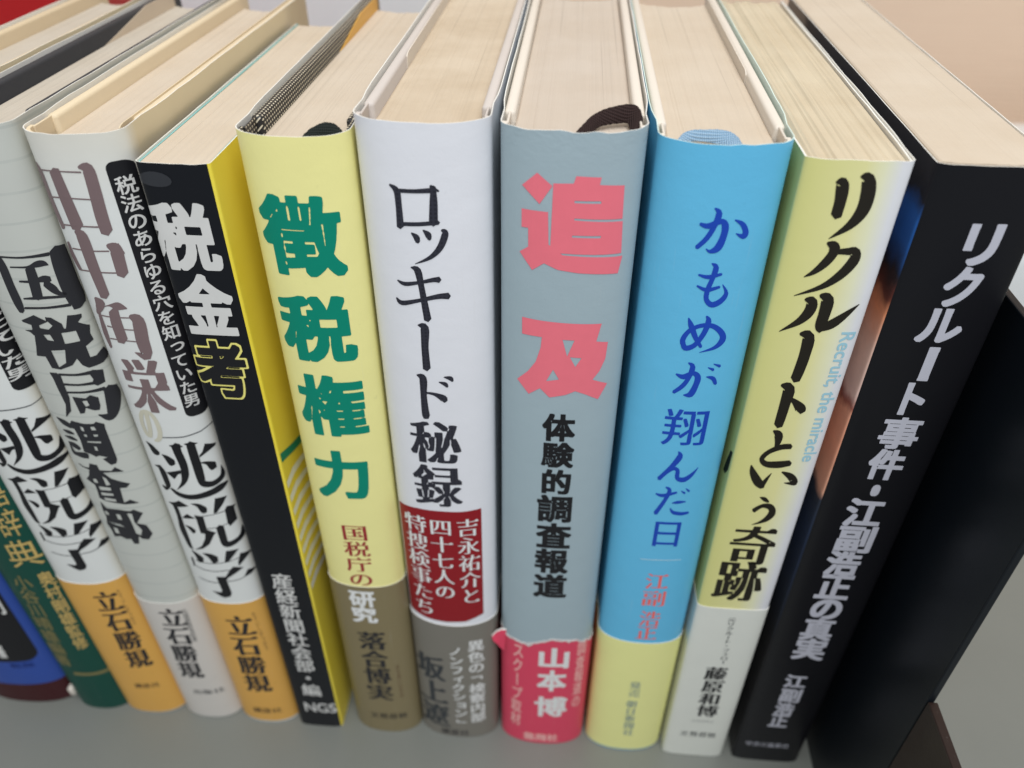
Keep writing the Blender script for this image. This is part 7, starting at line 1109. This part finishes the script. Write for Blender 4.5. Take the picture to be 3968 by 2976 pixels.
for dy_ in (0.0, 0.00035): tvs += [(a_, b_ + dy_, c_ + (0.00035 if dy_ else 0)) for a_, b_, c_ in tab]
tfs = [list(range(m_))[::-1], list(range(m_, 2 * m_))] + [[i, (i + 1) % m_, (i + 1) % m_ + m_, i + m_] for i in range(m_)]
link('torn_tab', mesh('torn_tab', tvs, tfs, [0, 1] + [1] * m_), bd8, (band_red, white_edge))

# red panel on 7
pts = [(-10.9, 98.6)] + [(x, 99.4 + (abs(x + 1) / 9.5) ** 2 * -0.2) for x in (-6, -1, 4)] + [(8.6, 99.6), (8.5, 60.3)] + [(x, 57.6 + (abs(x + 1.5) / 9.5) ** 2 * 1.4) for x in (4, -1, -6)] + [(-11.0, 58.9)]
F = Flat2D(); F.add(*poly_tri([pts]))
for ch_ in list(jk7.children):
    if ch_.name.startswith('subtitle'): ch_.location.y -= 0.00007
lay_print('title_panel_print', F, ol7, 0.00007, jk7, INK['deepred'])

# Latin subtitle on 10, running down the spine
vs, fs, bb = glyph_line('Recruit, the miracle', 'R')
F = Flat2D(); zt, zb = 153.2, 121.0; sc_ = (zt - zb) / (bb[2] - bb[0])
F.add([(6.35 + (y - 0.3) * sc_ * 0.92, zt - (x - bb[0]) * sc_) for x, y in vs], fs)
lay_print('english_subtitle_print', F, ol10, 0.00008, jk10, INK['paleblue'])

# red tip of the title on 2, green arc and stripes on the yellow side of 5
def side_print(name, polys, xside, parent, ink):
    vs = []; fs = []
    for pg in polys:
        v2, f2 = poly_tri([pg]); k = len(vs)
        vs += [(xside, a / 1000, b / 1000) for a, b in v2]; fs += [[i + k for i in f] for f in f2]
    return link(name, mesh(name, vs, fs), parent, (ink,))
xs5 = ol5.w / 2 + 0.00008
side_print('green_arc_print', [[(1.3, 113.2), (3.5, 112.2), (8, 110.2), (13.5, 108.2), (20, 106.5), (20, 104.2), (13, 106.0), (8, 107.8), (3.5, 109.8), (1.3, 110.6)]], xs5, jk5, INK['green'])
st_ = []
for k in range(9):
    z = 104.5 - k * 4.6
    st_.append([(1.3, z), (6, z + 0.3), (12, z - 1.4), (20, z - 5), (20, z - 7.0), (12, z - 3.2), (6, z - 1.9), (1.3, z - 2.1)])
side_print('white_stripes_print', st_, xs5, jk5, INK['stripewhite'])
side_print('print_stroke', [[(1.6, 121.0), (3.2, 120.2), (4.6, 116.0), (5.4, 112.6), (3.6, 113.0), (2.0, 115.5)]], -ol10.w / 2 - 0.00008, jk10, INK['inkbrown'])

bm = box_bm(-ol1.w / 2 - 0.0004, -ol1.w / 2 + 0.0016, 0.0012, 0.0040, 0.0040, 0.0075, 0.0006, 3)
bm_obj('worn_corner', bm, bk1, (pale_board,), True)
# ribbons and small things at the spine heads
def cloth(name, a, b, period=0.0007):
    m = NB(name, 0.75, 0.2)
    x, y, z = m.sep()
    s1 = m.math('SINE', m.math('MULTIPLY', m.math('ADD', x, y), 2 * math.pi / period))
    s2 = m.math('SINE', m.math('MULTIPLY', m.math('SUBTRACT', x, y), 2 * math.pi / period))
    f = m.math('MULTIPLY_ADD', m.math('MULTIPLY', s1, s2), 0.5); f.node.inputs[2].default_value = 0.5
    m.color(m.mix(f, a, b)); m.bump(f, 0.9, 0.0003)
    return m.m
rb_brown = cloth('brown_ribbon_weave', (0.012, 0.006, 0.005, 1), (0.05, 0.028, 0.026, 1))
rb_blue = cloth('light_blue_ribbon_weave', (0.16, 0.30, 0.46, 1), (0.42, 0.58, 0.72, 1))
rb_black = cloth('black_ribbon_weave', (0.006, 0.010, 0.008, 1), (0.03, 0.035, 0.03, 1))
c8 = (-0.0004 + 0.0238) / 2; c9 = (0.0254 + 0.0473) / 2; c6 = (-0.0454 - 0.0256) / 2
Z8 = 0.1862
ribbon('bookmark_ribbon', [(0.0116 - c8, 0.0022, Z8 - 0.001), (0.0132 - c8, 0.0042, Z8 + 0.0004), (0.0154 - c8, 0.0078, Z8 + 0.0014), (0.0186 - c8, 0.0095, Z8 + 0.0019), (0.0214 - c8, 0.0097, Z8 + 0.0019), (0.0220 - c8, 0.0060, Z8 + 0.0006), (0.0217 - c8, 0.0030, Z8 - 0.001)],
       0.0023, bk8, rb_brown, wdir=[(-1, 0.2, 0.1), (-0.8, 0.4, 0.5), (-0.4, 0.6, 0.8), (0, 0.6, 0.8), (0.5, 0.6, 0.7), (1, 0.2, 0.2), (1, 0, 0)], ws=[0.9, 0.9, 1.0, 1.3, 1.45, 0.9, 0.7])
Z9 = 0.1849
ribbon('bookmark_ribbon', [(0.0284 - c9, 0.0022, Z9 - 0.0012), (0.0290 - c9, 0.0042, Z9 + 0.0004), (0.0306 - c9, 0.0062, Z9 + 0.0011), (0.0336 - c9, 0.0066, Z9 + 0.0012), (0.0366 - c9, 0.0062, Z9 + 0.0010), (0.0379 - c9, 0.0042, Z9 + 0.0003), (0.0380 - c9, 0.0018, Z9 - 0.0012)],
       0.0019, bk9, rb_blue, wdir=[(-1, 0.2, 0.1), (-0.8, 0.4, 0.5), (-0.3, 0.6, 0.8), (0.1, 0.6, 0.8), (0.6, 0.6, 0.6), (1, 0.2, 0.2), (1, 0, 0)], ws=[0.5, 0.7, 0.95, 1.1, 1.5, 1.5, 1.3])
Z6 = 0.1830
ribbon('bookmark_ribbon', [(-0.0335 - c6, 0.0016, Z6 + 0.0000), (-0.0325 - c6, 0.0026, Z6 + 0.0016), (-0.0305 - c6, 0.0038, Z6 + 0.0028), (-0.0285 - c6, 0.0038, Z6 + 0.0028), (-0.0276 - c6, 0.0032, Z6 + 0.0018), (-0.0272 - c6, 0.0030, Z6 + 0.0002)],
       0.0026, bk6, rb_black, wdir=[(-0.6, 0.6, 0.5)] * 2 + [(0, 0.7, 0.7)] * 2 + [(0.6, 0.6, 0.5)] * 2)

# jacket flaps that show inside the boards
def flap(parent, x, ya, yb, z0, z1, slant, mat, t=0.0002):
    s = 1 if t > 0 else -1
    pts = [(ya, z0), (yb, z0), (yb, z1), (ya + slant, z1), (ya + slant * 0.35, z1 - slant * 0.10), (ya, z1 - slant * 0.30)]
    vs = [(x, y, z) for y, z in pts] + [(x + t, y, z) for y, z in pts]
    n = len(pts); fs = [list(range(n)), list(range(2 * n - 1, n - 1, -1))] + [[i, i + n, (i + 1) % n + n, (i + 1) % n] for i in range(n)]
    return link('jacket_flap', mesh('jacket_flap', vs, fs), parent, (mat,))
orange_flap = paper('orange_flap', (0.72, 0.40, 0.07, 1), 0.45)
beige_flap = paper('beige_flap', (0.60, 0.50, 0.38, 1), 0.5)
flap(bk6, -ol6.w / 2 + 0.0024, 0.050, 0.105, 0.01, 0.1856, 0.036, orange_flap)
flap(bk3, -ol3.w / 2 + 0.0022, 0.034, 0.106, 0.01, 0.1852, 0.056, beige_flap)
flap(bk7, -ol7.w / 2 + 0.0022, 0.041, 0.106, 0.01, 0.1884, 0.002, pale_board)
flap(bk9, ol9.w / 2 - 0.0019, 0.041, 0.106, 0.01, 0.1867, 0.002, pale_board, -0.0002)
flap(bk4, ol4.w / 2 - 0.0022, 0.006, 0.106, 0.01, 0.1846, 0.0015, cream_board, -0.0002)

# ------------------------------------------------------------------ desk, board at the right, background
def desk_mat():
    m = NB('grey_desk_top', 0.38, 0.5)
    f = m.noise(30, 4); g = m.noise(1400, 2)
    k = m.math('ADD', m.math('MULTIPLY', f, 0.6), m.math('MULTIPLY', g, 0.4))
    m.color(m.mix(k, (0.170, 0.178, 0.160, 1), (0.210, 0.218, 0.196, 1)))
    m.setin(m.b.inputs['Roughness'], m.math('MULTIPLY_ADD', f, 0.2)); m.b.inputs['Roughness'].links[0].from_node.inputs[2].default_value = 0.26
    m.bump(g, 0.15, 0.0001)
    return m.m
desk = bm_obj('desk_top', box_bm(-0.9, 0.9, -0.25, 0.75, -0.028, 0.0, 0.002, 2), None, (desk_mat(),))
desk['kind'] = 'structure'

def plate():
    m = NB('black_bookend_paint', 0.35, 0.22)
    f = m.noise(14, 4)
    m.color(m.mix(f, (0.005, 0.007, 0.010, 1), (0.008, 0.011, 0.015, 1)))
    m.setin(m.b.inputs['Roughness'], m.math('ADD', m.math('MULTIPLY', f, 0.3), 0.2))
    m.bump(m.noise(3000, 2), 0.2, 0.00005)
    return m.m
blk_plate = plate()
be = bm_obj('bookend', box_bm(0.0925, 0.0941, -0.0262, 0.110, 0.0004, 0.158, 0.0003, 2), None, (blk_plate,))
be['label'] = 'black bookend plate standing upright at the right end of the row of books'; be['category'] = 'bookend'

brown = paper('dark_brown_board', (0.020, 0.010, 0.007, 1), 0.4)
bb_ = bm_obj('wooden_board', box_bm(0.0925, 0.0945, -0.105, -0.0264, 0.0002, 0.0790, 0.0002, 1), None, (brown,))
bb_['label'] = 'dark brown thin board standing in front of the black bookend'; bb_['category'] = 'board'

def weave():
    m = NB('peach_woven_blind', 0.8, 0.2)
    x, y, z = m.sep()
    n = m.noise(1.0, 3, (30, 30, 600)); big = m.noise(9, 3)
    s = m.math('SINE', m.math('MULTIPLY', z, 2 * math.pi / 0.0034))
    f = m.math('ADD', m.math('MULTIPLY', n, 0.6), m.math('MULTIPLY_ADD', s, 0.3)); f = m.math('ADD', f, m.math('MULTIPLY', big, 0.2))
    m.color(m.ramp(f, [(0.1, (0.76, 0.52, 0.37, 1)), (0.9, (0.90, 0.69, 0.52, 1))]))
    m.bump(f, 0.5, 0.0006)
    return m.m
wv = bm_obj('wall', box_bm(-0.9, 0.9, 0.40, 0.42, 0.0005, 0.7), None, (weave(),)); wv['kind'] = 'structure'

wh = paper('glossy_white', (0.80, 0.82, 0.82, 1), 0.2)
wb = bm_obj('paper_box', box_bm(-0.34, -0.045, 0.28, 0.36, 0.0004, 0.22, 0.004, 3), None, (wh,), False)
wb['label'] = 'bright white box behind the left half of the book row'; wb['category'] = 'box'
wt = bm_obj('tray', box_bm(0.195, 0.42, 0.20, 0.36, 0.0004, 0.075, 0.012, 4), None, (wh,), True)
wt['label'] = 'glossy white tray on the desk to the right of the black book'; wt['category'] = 'tray'
red = bm_obj('red_folder', box_bm(-0.42, -0.128, 0.118, 0.150, 0.0004, 0.21, 0.003, 2), None, (paper('red_cover', (0.42, 0.012, 0.014, 1), 0.4),))
red['label'] = 'red folder standing behind the leftmost books'; red['category'] = 'folder'
